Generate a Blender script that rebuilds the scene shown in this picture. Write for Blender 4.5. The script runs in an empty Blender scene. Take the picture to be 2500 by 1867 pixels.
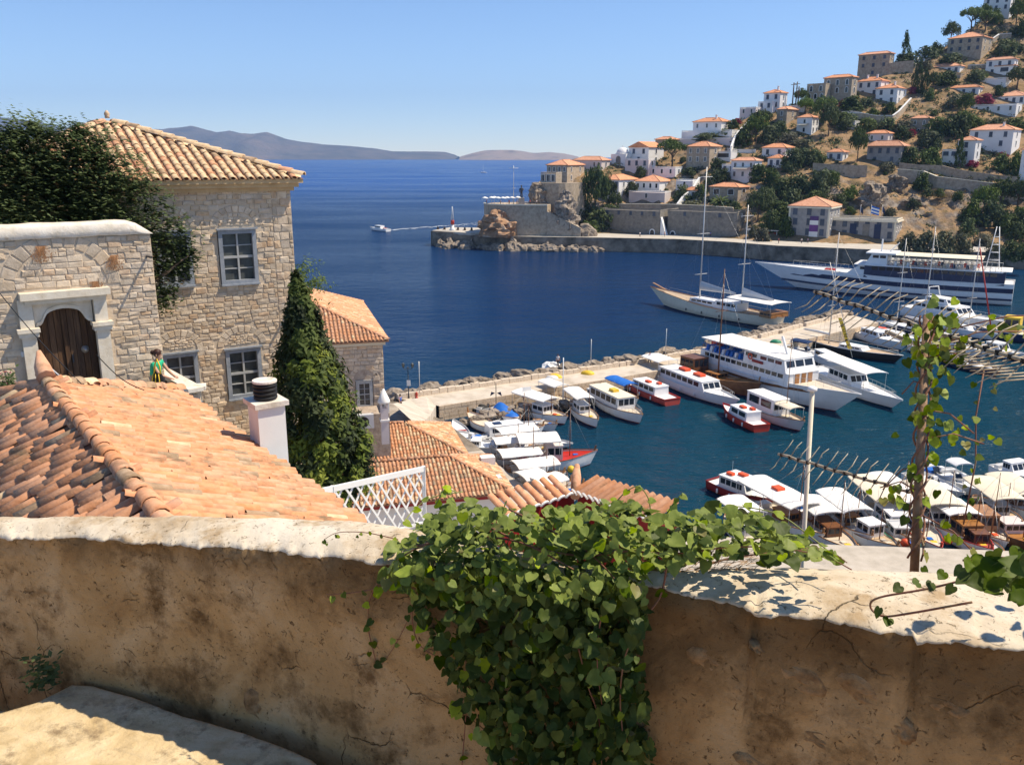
import bpy, bmesh, math, random
import numpy as np
from mathutils import Vector, Matrix, noise as mnoise
R = math.radians
rng = random.Random(7)
sc = bpy.context.scene
COL = sc.collection
# ---------------------------------------------------------------- camera
CZ = 30.0
PITCH = math.atan((933.5 - 380.0) / 2120.0)
cam_d = bpy.data.cameras.new("camera")
cam_d.sensor_width = 36.0
cam_d.lens = 2120.0 / 2500.0 * 36.0
cam_d.clip_start = 0.05
cam_d.clip_end = 60000.0
cam = bpy.data.objects.new("camera", cam_d)
cam.location = (0, 0, CZ)
cam.rotation_euler = (math.pi / 2 - PITCH, 0, 0)
COL.objects.link(cam)
sc.camera = cam
sc.cycles.max_bounces = 6
sc.cycles.transparent_max_bounces = 6
sc.cycles.volume_bounces = 0
sc.cycles.use_denoising = True
# ---------------------------------------------------------------- light
SUN = Vector((0.68, 0.08, 1.0)).normalized()
world = bpy.data.worlds.new("World")
sc.world = world
world.use_nodes = True
wn = world.node_tree
bg = wn.nodes["Background"]
sky = wn.nodes.new("ShaderNodeTexSky")
sky.sky_type = 'NISHITA'
sky.sun_disc = False
sky.sun_elevation = math.asin(SUN.z)
sky.sun_rotation = math.atan2(SUN.x, SUN.y)
sky.altitude = 0
sky.air_density = 0.8
sky.dust_density = 0.0
sky.ozone_density = 3.0
hs = wn.nodes.new("ShaderNodeHueSaturation")
hs.inputs["Saturation"].default_value = 1.06
wn.links.new(sky.outputs[0], hs.inputs["Color"])
tn = wn.nodes.new("ShaderNodeMix"); tn.data_type = 'RGBA'; tn.blend_type = 'MULTIPLY'
tn.inputs["Factor"].default_value = 1.0; tn.inputs["B"].default_value = (.96, .97, 1.03, 1)
wn.links.new(hs.outputs[0], tn.inputs["A"])
wn.links.new(tn.outputs["Result"], bg.inputs[0])
bg.inputs[1].default_value = 0.119
sun_d = bpy.data.lights.new("sun", 'SUN')
sun_d.energy = 5.0
sun_d.angle = R(0.5)
sun_d.color = (1.0, 0.875, 0.69)
sun = bpy.data.objects.new("sun", sun_d)
sun.rotation_euler = (-SUN).to_track_quat('-Z', 'Y').to_euler()
sun.location = (60, 10, 120)
COL.objects.link(sun)
sc.view_settings.view_transform = 'Standard'
sc.view_settings.look = 'None'
sc.view_settings.gamma = 1.0
sc.view_settings.use_curve_mapping = False
sc.view_settings.exposure = 0.48
# ---------------------------------------------------------------- surveying: sight lines of the photograph turned into places
SP, CP = math.sin(PITCH), math.cos(PITCH)
def ray(px, py):
 u = (px - 1250.0) / 2120.0
 v = (933.5 - py) / 2120.0
 return Vector((u, CP + v * SP, -SP + v * CP))
def at_y(px, py, Y):
 d = ray(px, py)
 return Vector((0, 0, CZ)) + d * (Y / d.y)
def at_z(px, py, z):
 d = ray(px, py)
 return Vector((0, 0, CZ)) + d * ((z - CZ) / d.z)
# ---------------------------------------------------------------- mesh builder
class MB:
 def __init__(s):
  s.v = []; s.f = []; s.m = []; s.sm = []
 def add(s, vs, fs, mi=0, smooth=False):
  o = len(s.v)
  s.v.extend(tuple(p) for p in vs)
  for q in fs:
   s.f.append(tuple(i + o for i in q)); s.m.append(mi); s.sm.append(smooth)
  return s
 def box(s, c, size, rz=0.0, mi=0, M=None, taper=1.0):
  x, y, z = size[0] / 2, size[1] / 2, size[2] / 2
  vs = []
  cs, sn = math.cos(rz), math.sin(rz)
  for dz in (-1, 1):
   k = taper if dz > 0 else 1.0
   for dx, dy in ((-1, -1), (1, -1), (1, 1), (-1, 1)):
    a, b = dx * x * k, dy * y * k
    p = Vector((c[0] + a * cs - b * sn, c[1] + a * sn + b * cs, c[2] + dz * z))
    vs.append(M @ p if M else p)
  return s.add(vs, [(3, 2, 1, 0), (4, 5, 6, 7), (0, 1, 5, 4), (1, 2, 6, 5), (2, 3, 7, 6), (3, 0, 4, 7)], mi)
 def beam(s, a, b, w, h, mi=0, up=(0, 0, 1)):
  a, b = Vector(a), Vector(b)
  d = (b - a)
  if d.length < 1e-6: return s
  d.normalize()
  upv = Vector(up)
  if abs(d.dot(upv)) > 0.98: upv = Vector((0, 1, 0))
  x = d.cross(upv).normalized(); z = x.cross(d).normalized()
  vs = []
  for p in (a, b):
   for i, j in ((-1, -1), (1, -1), (1, 1), (-1, 1)):
    vs.append(p + x * (w / 2 * i) + z * (h / 2 * j))
  return s.add(vs, [(0, 1, 2, 3), (7, 6, 5, 4), (0, 4, 5, 1), (1, 5, 6, 2), (2, 6, 7, 3), (3, 7, 4, 0)], mi)
 def tube(s, pts, r, n=6, mi=0, cap=True, smooth=True):
  pts = [Vector(p) for p in pts]
  rs = r if isinstance(r, (list, tuple)) else [r] * len(pts)
  vs = []; fs = []
  prev = None
  for i, p in enumerate(pts):
   d = (pts[min(i + 1, len(pts) - 1)] - pts[max(i - 1, 0)])
   if d.length < 1e-9: d = Vector((0, 0, 1))
   d.normalize()
   if prev is None:
    a = Vector((0, 0, 1)) if abs(d.z) < 0.9 else Vector((1, 0, 0))
    x = d.cross(a).normalized()
   else:
    x = (prev - d * prev.dot(d))
    x = x.normalized() if x.length > 1e-6 else d.orthogonal().normalized()
   prev = x
   y = d.cross(x)
   for k in range(n):
    t = 2 * math.pi * k / n
    vs.append(p + (x * math.cos(t) + y * math.sin(t)) * rs[i])
  for i in range(len(pts) - 1):
   for k in range(n):
    k2 = (k + 1) % n
    fs.append((i * n + k, i * n + k2, (i + 1) * n + k2, (i + 1) * n + k))
  s.add(vs, fs, mi, smooth)
  if cap:
   o = len(s.v) - len(vs)
   s.f.append(tuple(o + k for k in range(n))[::-1]); s.m.append(mi); s.sm.append(False)
   e = o + (len(pts) - 1) * n
   s.f.append(tuple(e + k for k in range(n))); s.m.append(mi); s.sm.append(False)
  return s
 def cyl(s, c, r, h, n=12, mi=0, r2=None):
  c = Vector(c)
  return s.tube([c, c + Vector((0, 0, h))], [r, r if r2 is None else r2], n, mi)
 def lathe(s, c, prof, n=12, mi=0, smooth=True):
  c = Vector(c); vs = []; fs = []
  for r, z in prof:
   for k in range(n):
    t = 2 * math.pi * k / n
    vs.append(c + Vector((r * math.cos(t), r * math.sin(t), z)))
  for i in range(len(prof) - 1):
   for k in range(n):
    k2 = (k + 1) % n
    fs.append((i * n + k, i * n + k2, (i + 1) * n + k2, (i + 1) * n + k))
  fs.append(tuple(range(n))[::-1]); fs.append(tuple((len(prof) - 1) * n + k for k in range(n)))
  return s.add(vs, fs, mi, smooth)
 def prism(s, poly, z0, z1, mi=0):
  n = len(poly)
  vs = [(p[0], p[1], z0) for p in poly] + [(p[0], p[1], z1) for p in poly]
  fs = [tuple(range(n))[::-1], tuple(range(n, 2 * n))]
  for k in range(n):
   k2 = (k + 1) % n
   fs.append((k, k2, n + k2, n + k))
  return s.add(vs, fs, mi)
 def grid(s, P, mi=0, smooth=True, flip=False):
  a, b = len(P), len(P[0])
  vs = [p for row in P for p in row]
  fs = []
  for i in range(a - 1):
   for j in range(b - 1):
    q = (i * b + j, i * b + j + 1, (i + 1) * b + j + 1, (i + 1) * b + j)
    fs.append(q[::-1] if flip else q)
  return s.add(vs, fs, mi, smooth)
 def mesh(s, name, mats):
  me = bpy.data.meshes.new(name)
  me.from_pydata(s.v, [], s.f)
  for m in (mats if isinstance(mats, (list, tuple)) else [mats]):
   me.materials.append(m)
  if s.f:
   me.polygons.foreach_set("material_index", s.m)
   me.polygons.foreach_set("use_smooth", s.sm)
  me.update()
  return me
def link(name, data, parent=None, loc=None, rz=None):
 o = bpy.data.objects.new(name, data)
 COL.objects.link(o)
 if parent is not None: o.parent = parent
 if loc is not None: o.location = loc
 if rz is not None: o.rotation_euler = (0, 0, rz)
 return o
def part(name, mb, mats, parent=None, loc=None, rz=None, label=None, kind=None):
 o = link(name, mb.mesh(name, mats) if isinstance(mb, MB) else mb, parent, loc, rz)
 if label: o["label"] = label
 if kind: o["kind"] = kind
 return o
def tag(o, label, cat, group=None, kind=None):
 o["label"] = label; o["category"] = cat
 if group: o["group"] = group
 if kind: o["kind"] = kind
 return o
def thing(name, label, cat, loc=(0, 0, 0), rz=0.0, group=None):
 return tag(link(name, None, None, loc, rz), label, cat, group)
def struct(name, mb, mats):
 o = part(name, mb, mats); o["kind"] = "structure"
 return o
def copy_tree(o, parent=None):
 c = o.copy(); COL.objects.link(c)
 if parent is not None: c.parent = parent
 for ch in list(o.children): copy_tree(ch, c)
 return c
# ---------------------------------------------------------------- materials
def mat(name, cols, scale=1.0, rough=0.85, bump=0.0, bscale=None, rand=0.0, spec=0.3, detail=6.0, metal=0.0,
  stretch=(1, 1, 1), local=False, stain=None, stain_scale=0.5, stain_lo=0.55, stain_hi=0.75, bdist=0.02, ndist=0.0, translucent=None):
 m = bpy.data.materials.new(name)
 m.use_nodes = True
 nt = m.node_tree; N = nt.nodes; L = nt.links
 b = N["Principled BSDF"]
 b.inputs["Roughness"].default_value = rough
 b.inputs["Specular IOR Level"].default_value = spec
 b.inputs["Metallic"].default_value = metal
 if len(cols) == 1 and not rand and not bump and stain is None:
  b.inputs["Base Color"].default_value = (*cols[0], 1)
  return m
 if local:
  tc = N.new("ShaderNodeTexCoord"); src = tc.outputs["Object"]
 else:
  ge = N.new("ShaderNodeNewGeometry"); src = ge.outputs["Position"]
 mp = N.new("ShaderNodeMapping"); mp.inputs["Scale"].default_value = stretch
 L.new(src, mp.inputs["Vector"])
 nz = N.new("ShaderNodeTexNoise")
 nz.inputs["Scale"].default_value = scale
 nz.inputs["Detail"].default_value = detail
 nz.inputs["Roughness"].default_value = 0.62
 nz.inputs["Distortion"].default_value = ndist
 L.new(mp.outputs[0], nz.inputs["Vector"])
 rp = N.new("ShaderNodeValToRGB")
 cr = rp.color_ramp
 cr.elements[0].color = (*cols[0], 1); cr.elements[0].position = 0.3
 cr.elements[1].color = (*cols[-1], 1); cr.elements[1].position = 0.7
 for k in range(1, len(cols) - 1):
  e = cr.elements.new(0.3 + 0.4 * k / (len(cols) - 1)); e.color = (*cols[k], 1)
 L.new(nz.outputs["Fac"], rp.inputs["Fac"])
 col = rp.outputs["Color"]
 if stain is not None:
  n2 = N.new("ShaderNodeTexNoise"); n2.inputs["Scale"].default_value = stain_scale; n2.inputs["Detail"].default_value = 8
  n2.inputs["Roughness"].default_value = 0.7
  L.new(mp.outputs[0], n2.inputs["Vector"])
  r2 = N.new("ShaderNodeMapRange"); r2.inputs["From Min"].default_value = stain_lo; r2.inputs["From Max"].default_value = stain_hi
  L.new(n2.outputs["Fac"], r2.inputs["Value"])
  mx = N.new("ShaderNodeMix"); mx.data_type = 'RGBA'
  L.new(r2.outputs[0], mx.inputs["Factor"]); L.new(col, mx.inputs["A"]); mx.inputs["B"].default_value = (*stain, 1)
  col = mx.outputs["Result"]
 if rand:
  oi = N.new("ShaderNodeObjectInfo")
  hs = N.new("ShaderNodeHueSaturation")
  mr = N.new("ShaderNodeMapRange"); mr.inputs["To Min"].default_value = 1 - rand; mr.inputs["To Max"].default_value = 1 + rand
  L.new(oi.outputs["Random"], mr.inputs["Value"]); L.new(mr.outputs[0], hs.inputs["Value"])
  ml = N.new("ShaderNodeMath"); ml.operation = 'MULTIPLY_ADD'; ml.inputs[1].default_value = 7.31; ml.inputs[2].default_value = 0.0
  fr = N.new("ShaderNodeMath"); fr.operation = 'FRACT'
  L.new(oi.outputs["Random"], ml.inputs[0]); L.new(ml.outputs[0], fr.inputs[0])
  m2 = N.new("ShaderNodeMapRange"); m2.inputs["To Min"].default_value = 1 - rand * 0.8; m2.inputs["To Max"].default_value = 1 + rand * 0.8
  L.new(fr.outputs[0], m2.inputs["Value"]); L.new(m2.outputs[0], hs.inputs["Saturation"])
  L.new(col, hs.inputs["Color"]); col = hs.outputs["Color"]
 L.new(col, b.inputs["Base Color"])
 if bump:
  n3 = N.new("ShaderNodeTexNoise"); n3.inputs["Scale"].default_value = bscale or scale * 3; n3.inputs["Detail"].default_value = 8
  n3.inputs["Roughness"].default_value = 0.65
  L.new(mp.outputs[0], n3.inputs["Vector"])
  bp = N.new("ShaderNodeBump"); bp.inputs["Strength"].default_value = bump; bp.inputs["Distance"].default_value = bdist
  L.new(n3.outputs["Fac"], bp.inputs["Height"]); L.new(bp.outputs[0], b.inputs["Normal"])
 if translucent:
  tr = N.new("ShaderNodeBsdfTranslucent"); L.new(col, tr.inputs["Color"])
  ms = N.new("ShaderNodeMixShader"); ms.inputs[0].default_value = translucent
  out = N["Material Output"]
  L.new(b.outputs[0], ms.inputs[1]); L.new(tr.outputs[0], ms.inputs[2]); L.new(ms.outputs[0], out.inputs["Surface"])
 return m
MT = {}
MT['white'] = mat('whitewash', [(.70, .69, .66), (.82, .81, .78)], .6, .8, .15, 4)
MT['white_far'] = mat('limewashed_render', [(.72, .71, .69), (.82, .81, .80)], .3, .85, rand=.05)
MT['pinkish'] = mat('pale_pink_render', [(.62, .55, .52), (.70, .63, .60)], .3, .85, rand=.05)
MT['stone_far'] = mat('grey_brown_masonry', [(.27, .215, .155), (.40, .325, .24), (.49, .41, .31)], 1.1, .9, .6, 2.0, rand=.08, bdist=.1)
MT['stone_dark'] = mat('dark_grey_masonry', [(.15, .135, .115), (.22, .20, .17), (.28, .25, .21)], .9, .9, .6, 2.0, bdist=.1)
MT['stone_gray'] = mat('grey_ashlar', [(.26, .25, .24), (.36, .34, .32)], .9, .9, .4, 2.0, bdist=.08)
MT['roof_far'] = mat('terracotta_far', [(.48, .20, .10), (.62, .30, .17), (.68, .36, .21)], 1.4, .9, rand=.10)
MT['trim'] = mat('cream_trim', [(.66, .60, .46), (.74, .68, .54)], 1.0, .8)
MT['pane'] = mat('dark_glass', [(.015, .02, .028)], 1, .12, spec=.5)
MT['shutter'] = mat('blue_grey_shutter', [(.06, .075, .10), (.10, .12, .16)], .8, .6, rand=.3)
MT['frame_white'] = mat('white_joinery', [(.75, .75, .73)], 1, .6)
MT['wood_dark'] = mat('dark_wood', [(.06, .035, .02), (.12, .07, .04)], 3, .7, .3, 12)
MT['wood'] = mat('varnished_wood', [(.28, .13, .05), (.40, .20, .08)], 2, .45, rand=.15)
MT['wood_pale'] = mat('pale_deck_wood', [(.42, .30, .18), (.52, .39, .25)], 2, .6, rand=.1)
MT['metal'] = mat('grey_metal', [(.35, .36, .37)], 1, .4, metal=.7)
MT['metal_dark'] = mat('dark_iron', [(.04, .04, .045)], 1, .5)
MT['alu'] = mat('pale_mast_metal', [(.55, .54, .52)], 1, .4, metal=.3)
MT['red'] = mat('red_paint', [(.42, .035, .02), (.5, .05, .03)], 2, .45, rand=.15)
MT['darkred'] = mat('dark_red_paint', [(.20, .015, .015), (.27, .02, .02)], 2, .5)
MT['orange'] = mat('orange_plastic', [(.75, .10, .03)], 1, .5)
MT['blue'] = mat('blue_tarpaulin', [(.01, .10, .42), (.02, .16, .55)], 2, .6, .3, 3)
MT['navy'] = mat('navy_paint', [(.012, .022, .06), (.02, .035, .09)], 1, .3)
MT['yellow'] = mat('yellow_plastic', [(.72, .48, .04)], 1, .5)
MT['green'] = mat('green_paint', [(.03, .22, .12)], 1, .5)
MT['black'] = mat('black_rubber', [(.015, .015, .016)], 1, .6)
MT['gel'] = mat('white_gelcoat', [(.74, .74, .73), (.82, .82, .81)], .8, .35, rand=.05)
MT['gel_grey'] = mat('pale_grey_gelcoat', [(.50, .50, .50), (.60, .60, .59)], .8, .4, rand=.08)
MT['canvas'] = mat('white_canvas', [(.74, .72, .68), (.82, .80, .76)], 1.2, .85, .25, 2.5, rand=.06)
MT['canvas_cream'] = mat('cream_canvas', [(.70, .62, .47), (.78, .70, .54)], 1.2, .85, .25, 2.5, rand=.06)
MT['deck'] = mat('cream_deck_paint', [(.55, .47, .36), (.66, .58, .46)], 1.5, .7, rand=.12)
MT['skin'] = mat('skin', [(.50, .28, .19)], 1, .6)
# ---------------------------------------------------------------- sea
def sea_material():
 m = bpy.data.materials.new('sea_water'); m.use_nodes = True
 nt = m.node_tree; N = nt.nodes; L = nt.links; b = N["Principled BSDF"]
 ge = N.new("ShaderNodeNewGeometry")
 # depth tint: deeper blue towards the open sea, green blue over the harbour bed
 sx = N.new("ShaderNodeSeparateXYZ"); L.new(ge.outputs["Position"], sx.inputs[0])
 nz = N.new("ShaderNodeTexNoise"); nz.inputs["Scale"].default_value = .018; nz.inputs["Detail"].default_value = 4
 L.new(ge.outputs["Position"], nz.inputs["Vector"])
 ml = N.new("ShaderNodeMath"); ml.operation = 'MULTIPLY_ADD'; ml.inputs[1].default_value = 90; L.new(nz.outputs["Fac"], ml.inputs[0]); L.new(sx.outputs["Y"], ml.inputs[2])
 # harbour side: y - 0.75 x
 mb_ = N.new("ShaderNodeMath"); mb_.operation = 'MULTIPLY_ADD'; mb_.inputs[1].default_value = -.75; L.new(sx.outputs["X"], mb_.inputs[0]); L.new(ml.outputs[0], mb_.inputs[2])
 mr = N.new("ShaderNodeMapRange"); mr.inputs["From Min"].default_value = 110; mr.inputs["From Max"].default_value = 210; mr.interpolation_type = 'SMOOTHSTEP'
 L.new(mb_.outputs[0], mr.inputs["Value"])
 mx = N.new("ShaderNodeMix"); mx.data_type = 'RGBA'
 mx.inputs["A"].default_value = (.002, .036, .062, 1); mx.inputs["B"].default_value = (.003, .024, .082, 1)
 L.new(mr.outputs[0], mx.inputs["Factor"])
 mr2 = N.new("ShaderNodeMapRange"); mr2.inputs["From Min"].default_value = 250; mr2.inputs["From Max"].default_value = 1100; mr2.interpolation_type = 'SMOOTHSTEP'
 L.new(sx.outputs["Y"], mr2.inputs["Value"])
 mx2 = N.new("ShaderNodeMix"); mx2.data_type = 'RGBA'; L.new(mx.outputs["Result"], mx2.inputs["A"]); mx2.inputs["B"].default_value = (.006, .060, .25, 1)
 L.new(mr2.outputs[0], mx2.inputs["Factor"])
 L.new(mx2.outputs["Result"], b.inputs["Base Color"])
 b.inputs["Roughness"].default_value = .9
 b.inputs["Specular IOR Level"].default_value = 0
 # waves of three sizes
 prev = None
 for sc_, st, dist, seed in ((.16, .75, 1.5, 0.0), (.75, .55, .34, 31.0), (2.6, .40, .08, 77.0)):
  mp = N.new("ShaderNodeMapping"); mp.inputs["Scale"].default_value = (1.0, 1.9, 1.0); mp.inputs["Rotation"].default_value = (0, 0, R(25)); mp.inputs["Location"].default_value = (seed, 0, 0)
  L.new(ge.outputs["Position"], mp.inputs["Vector"])
  t = N.new("ShaderNodeTexNoise"); t.inputs["Scale"].default_value = sc_; t.inputs["Detail"].default_value = 5; t.inputs["Roughness"].default_value = .6
  L.new(mp.outputs[0], t.inputs["Vector"])
  bp = N.new("ShaderNodeBump"); bp.inputs["Strength"].default_value = st; bp.inputs["Distance"].default_value = dist
  L.new(t.outputs["Fac"], bp.inputs["Height"])
  if prev: L.new(prev.outputs[0], bp.inputs["Normal"])
  prev = bp
 L.new(prev.outputs[0], b.inputs["Normal"])
 # wind-ruffled water mirrors less of the horizon than a flat sheet: half the Fresnel share
 fr = N.new("ShaderNodeFresnel"); fr.inputs["IOR"].default_value = 1.33; L.new(prev.outputs[0], fr.inputs["Normal"])
 mf = N.new("ShaderNodeMath"); mf.operation = 'MULTIPLY'; L.new(fr.outputs[0], mf.inputs[0])
 wp_ = N.new("ShaderNodeMapping"); wp_.inputs["Scale"].default_value = (.006, .016, 1); wp_.inputs["Rotation"].default_value = (0, 0, R(-20)); L.new(ge.outputs["Position"], wp_.inputs["Vector"])
 wz_ = N.new("ShaderNodeTexNoise"); wz_.inputs["Scale"].default_value = 1; wz_.inputs["Detail"].default_value = 7; L.new(wp_.outputs[0], wz_.inputs["Vector"])
 wr_ = N.new("ShaderNodeMapRange"); wr_.inputs["From Min"].default_value = .36; wr_.inputs["From Max"].default_value = .64; wr_.inputs["To Min"].default_value = .34; wr_.inputs["To Max"].default_value = .82
 L.new(wz_.outputs["Fac"], wr_.inputs["Value"]); L.new(wr_.outputs[0], mf.inputs[1])
 gl = N.new("ShaderNodeBsdfGlossy"); gl.inputs["Roughness"].default_value = .14; L.new(prev.outputs[0], gl.inputs["Normal"])
 ms = N.new("ShaderNodeMixShader"); L.new(mf.outputs[0], ms.inputs[0]); L.new(b.outputs[0], ms.inputs[1]); L.new(gl.outputs[0], ms.inputs[2])
 L.new(ms.outputs[0], N["Material Output"].inputs["Surface"])
 return m
MT['sea'] = sea_material()
mb = MB()
mb.add([(-9000, -3000, 0), (9000, -3000, 0), (9000, 14000, 0), (-9000, 14000, 0)], [(0, 1, 2, 3)])
struct('sea', mb, MT['sea'])
# ---------------------------------------------------------------- islands on the horizon
MT['island'] = mat('scrub_covered_island', [(.05, .055, .05), (.10, .09, .075), (.17, .13, .10)], .004, .95, detail=8, bump=.6, bscale=.01, bdist=30)
MT['island_bare'] = mat('bare_rocky_island', [(.12, .10, .08), (.30, .23, .18), (.22, .19, .14)], .006, .95, detail=8, bump=.5, bscale=.01, bdist=20)
def island(name, pts, Y, depth, m, seed):
 """pts: (px, crest py) along the skyline, converted to a ridge at distance Y with slopes to the sea on both sides"""
 P = []
 xs = [at_y(p[0], p[1], Y) for p in pts]
 X = np.array([p.x for p in xs]); Z = np.array([max(p.z, 0) for p in xs])
 n = max(40, int((X[-1] - X[0]) / 28))
 gx = np.linspace(X[0], X[-1], n); gz = np.interp(gx, X, Z)
 rows = [-1.0, -.93, -.8, -.65, -.5, -.35, -.2, -.1, 0, .3, 1.0]
 for r in rows:
  row = []
  for x, z in zip(gx, gz):
   k = (1 - abs(r)) ** .85
   nn = mnoise.fractal(Vector((x * .004 + seed, r * 3, seed)), 1.0, 2.0, 5)
   zz = z * k * (1 + (.28 * nn if 0 < abs(r) < .99 else 0.03 * nn)) - (6 if abs(r) == 1 else 0)
   yy = Y + r * depth * (.4 + .6 * min(1, z / max(Z))) + 60 * mnoise.noise(Vector((x * .003, r, seed)))
   row.append((x, yy, zz))
  P.append(row)
 g = MB().grid(P, smooth=True)
 return struct(name, g, m)
island('far_hills', [(-40, 385), (-20, 284), (0, 286), (90, 297), (160, 311), (230, 352), (330, 385)], 8600, 900, MT['island'], 3.1)
island('island_hill', [(360, 384), (385, 318), (415, 313), (440, 311), (465, 308), (500, 318), (530, 324), (560, 319), (590, 327), (612, 327), (650, 322), (670, 329), (700, 339), (740, 346),
      (790, 353), (850, 356), (905, 362), (960, 370), (1000, 370), (1040, 370), (1085, 371), (1110, 378), (1120, 383)], 7400, 1100, MT['island'], 9.7)
island('rocky_islet', [(1125, 382), (1150, 375), (1180, 368), (1215, 366), (1250, 366), (1275, 369), (1300, 374), (1340, 372), (1375, 375), (1400, 380), (1412, 383)], 6600, 500, MT['island_bare'], 5.5)
# haze: thin air round everything
hz = MB().box((0, 4700, 350), (17800, 10600, 706))
hm = bpy.data.materials.new('sea_haze'); hm.use_nodes = True
hn = hm.node_tree; hn.nodes.remove(hn.nodes["Principled BSDF"])
pv = hn.nodes.new("ShaderNodeVolumePrincipled"); pv.inputs["Color"].default_value = (.36, .58, 1.0, 1); pv.inputs["Density"].default_value = .000085
pv.inputs["Anisotropy"].default_value = 0.0
hn.links.new(pv.outputs[0], hn.nodes["Material Output"].inputs["Volume"])
hm.volume_intersection_method = 'FAST' if hasattr(hm, 'volume_intersection_method') else None
ho = part('haze', hz, hm); ho["kind"] = "stuff"
# ---------------------------------------------------------------- the hill across the harbour
SHX = np.array([-60, -30, -14, 0, 29, 52, 66, 78, 100, 140, 260, 600.])
SHY = np.array([330, 305, 298, 290, 286, 281, 272, 260, 250, 240, 215, 150.])
def shore(x): return np.interp(x, SHX, SHY)
PD = np.array([-1000, 13, 16, 30, 52, 64, 90, 130, 180, 230, 400.])
PZ = np.array([4.3, 4.3, 5.5, 11, 20, 24, 33, 50, 75, 100, 175.])
SKX = np.array([1180, 1225, 1262, 1300, 1345, 1400, 1470, 1600, 1720, 1830, 2000, 2150, 2270, 2350, 2420, 2500, 2800.])
SKY_ = np.array([640, 600, 560, 500, 450, 425, 408, 375, 345, 285, 245, 188, 140, 85, 35, -25, -200.])
_skd = [ray(a, b) for a, b in zip(SKX, SKY_)]
SKA = np.array([d.x / d.y for d in _skd]); SKS = np.array([d.z / d.y for d in _skd])
def hill_base(x, y):
 """height of the hill before roughness (numpy arrays or floats)"""
 a = x / y
 s = np.interp(a, SKA, SKS)
 p = np.interp(y - shore(x), PD, PZ)
 lim = CZ + s * y
 # behind the crest the ground levels and falls
 over = np.maximum(p - lim, 0)
 return np.minimum(p, lim) - over * .12
def at_hill(px, py, lift=0.0):
 d = ray(px, py); a = None
 ys = np.arange(225, 620, .5)
 X = d.x / d.y * ys; Z = CZ + d.z / d.y * ys
 H = hill_base(X, ys) + lift
 k = np.argmax(Z < H) if (Z < H).any() else int(np.argmin(np.abs(Z - H)[:500]))
 return Vector((X[k], ys[k], H[k] - lift))
def hill_z(x, y): return float(hill_base(np.float64(x), np.float64(y)))
def hill_material():
 m = bpy.data.materials.new('dry_hillside'); m.use_nodes = True
 nt = m.node_tree; N = nt.nodes; L = nt.links; b = N["Principled BSDF"]
 b.inputs["Roughness"].default_value = .95; b.inputs["Specular IOR Level"].default_value = .1
 ge = N.new("ShaderNodeNewGeometry")
 def noise(s, d=8, r=.6):
  t = N.new("ShaderNodeTexNoise"); t.inputs["Scale"].default_value = s; t.inputs["Detail"].default_value = d; t.inputs["Roughness"].default_value = r
  L.new(ge.outputs["Position"], t.inputs["Vector"]); return t
 def ramp(src, stops):
  rp = N.new("ShaderNodeValToRGB"); cr = rp.color_ramp
  cr.elements[0].position = stops[0][0]; cr.elements[0].color = (*stops[0][1], 1)
  cr.elements[1].position = stops[-1][0]; cr.elements[1].color = (*stops[-1][1], 1)
  for p, c in stops[1:-1]:
   e = cr.elements.new(p); e.color = (*c, 1)
  L.new(src, rp.inputs["Fac"]); return rp
 rock = ramp(noise(.5).outputs["Fac"], [(.3, (.09, .07, .055)), (.5, (.24, .20, .16)), (.7, (.40, .35, .29))])
 soil = ramp(noise(.22).outputs["Fac"], [(.3, (.07, .065, .03)), (.42, (.20, .14, .07)), (.58, (.34, .22, .12)), (.72, (.16, .13, .065))])
 sep = N.new("ShaderNodeSeparateXYZ"); L.new(ge.outputs["Normal"], sep.inputs[0])
 add = N.new("ShaderNodeMath"); add.operation = 'MULTIPLY_ADD'; add.inputs[1].default_value = .5
 L.new(noise(.12).outputs["Fac"], add.inputs[0]); L.new(sep.outputs["Z"], add.inputs[2])
 mr = N.new("ShaderNodeMapRange"); mr.inputs["From Min"].default_value = .98; mr.inputs["From Max"].default_value = 1.16
 L.new(add.outputs[0], mr.inputs["Value"])
 mx = N.new("ShaderNodeMix"); mx.data_type = 'RGBA'; L.new(mr.outputs[0], mx.inputs["Factor"]); L.new(rock.outputs[0], mx.inputs["A"]); L.new(soil.outputs[0], mx.inputs["B"])
 L.new(mx.outputs["Result"], b.inputs["Base Color"])
 bp = N.new("ShaderNodeBump"); bp.inputs["Strength"].default_value = .8; bp.inputs["Distance"].default_value = .5
 L.new(noise(1.1).outputs["Fac"], bp.inputs["Height"]); L.new(bp.outputs[0], b.inputs["Normal"])
 return m
MT['hill'] = hill_material()
def rough(x, y, z):
 """rock relief: strong on the cliff band, mild elsewhere"""
 d = y - float(shore(x))
 cl = math.exp(-((d - 42) / 22.0) ** 2) if x > 15 else .35
 if d < 15: return 0.0
 n = mnoise.fractal(Vector((x * .09, y * .09, z * .14)), .9, 2.1, 5)
 r = abs(mnoise.noise(Vector((x * .22 + 9, y * .2, z * .3))))
 n2 = mnoise.noise(Vector((x * .6, y * .6, z * .6)))
 return (n * 2.2 - r * 2.5 + n2 * .6) * cl + (n * 1.0 + n2 * .25) * .35 * min(1, (d - 15) / 10)
az = np.linspace(-.14, .92, 330)
P = []
dd = np.concatenate([np.linspace(-3, 15, 6), np.linspace(16, 80, 66), np.linspace(81.5, 220, 92), np.linspace(224, 420, 40)])
for a in az:
 # distance where this sight line meets the shore
 ys = np.linspace(150, 420, 541); k = int(np.argmax(ys > shore(a * ys))); y0 = ys[k]
 row = []
 for d in dd:
  y = y0 + d; x = a * y
  z = hill_z(x, y)
  if d > 12: z += rough(x, y, z)
  if d <= 0: z = min(z, 4.25)
  row.append((x, y, z))
 P.append(row)
struct('hillside', MB().grid(P, flip=True), MT['hill'])
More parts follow.
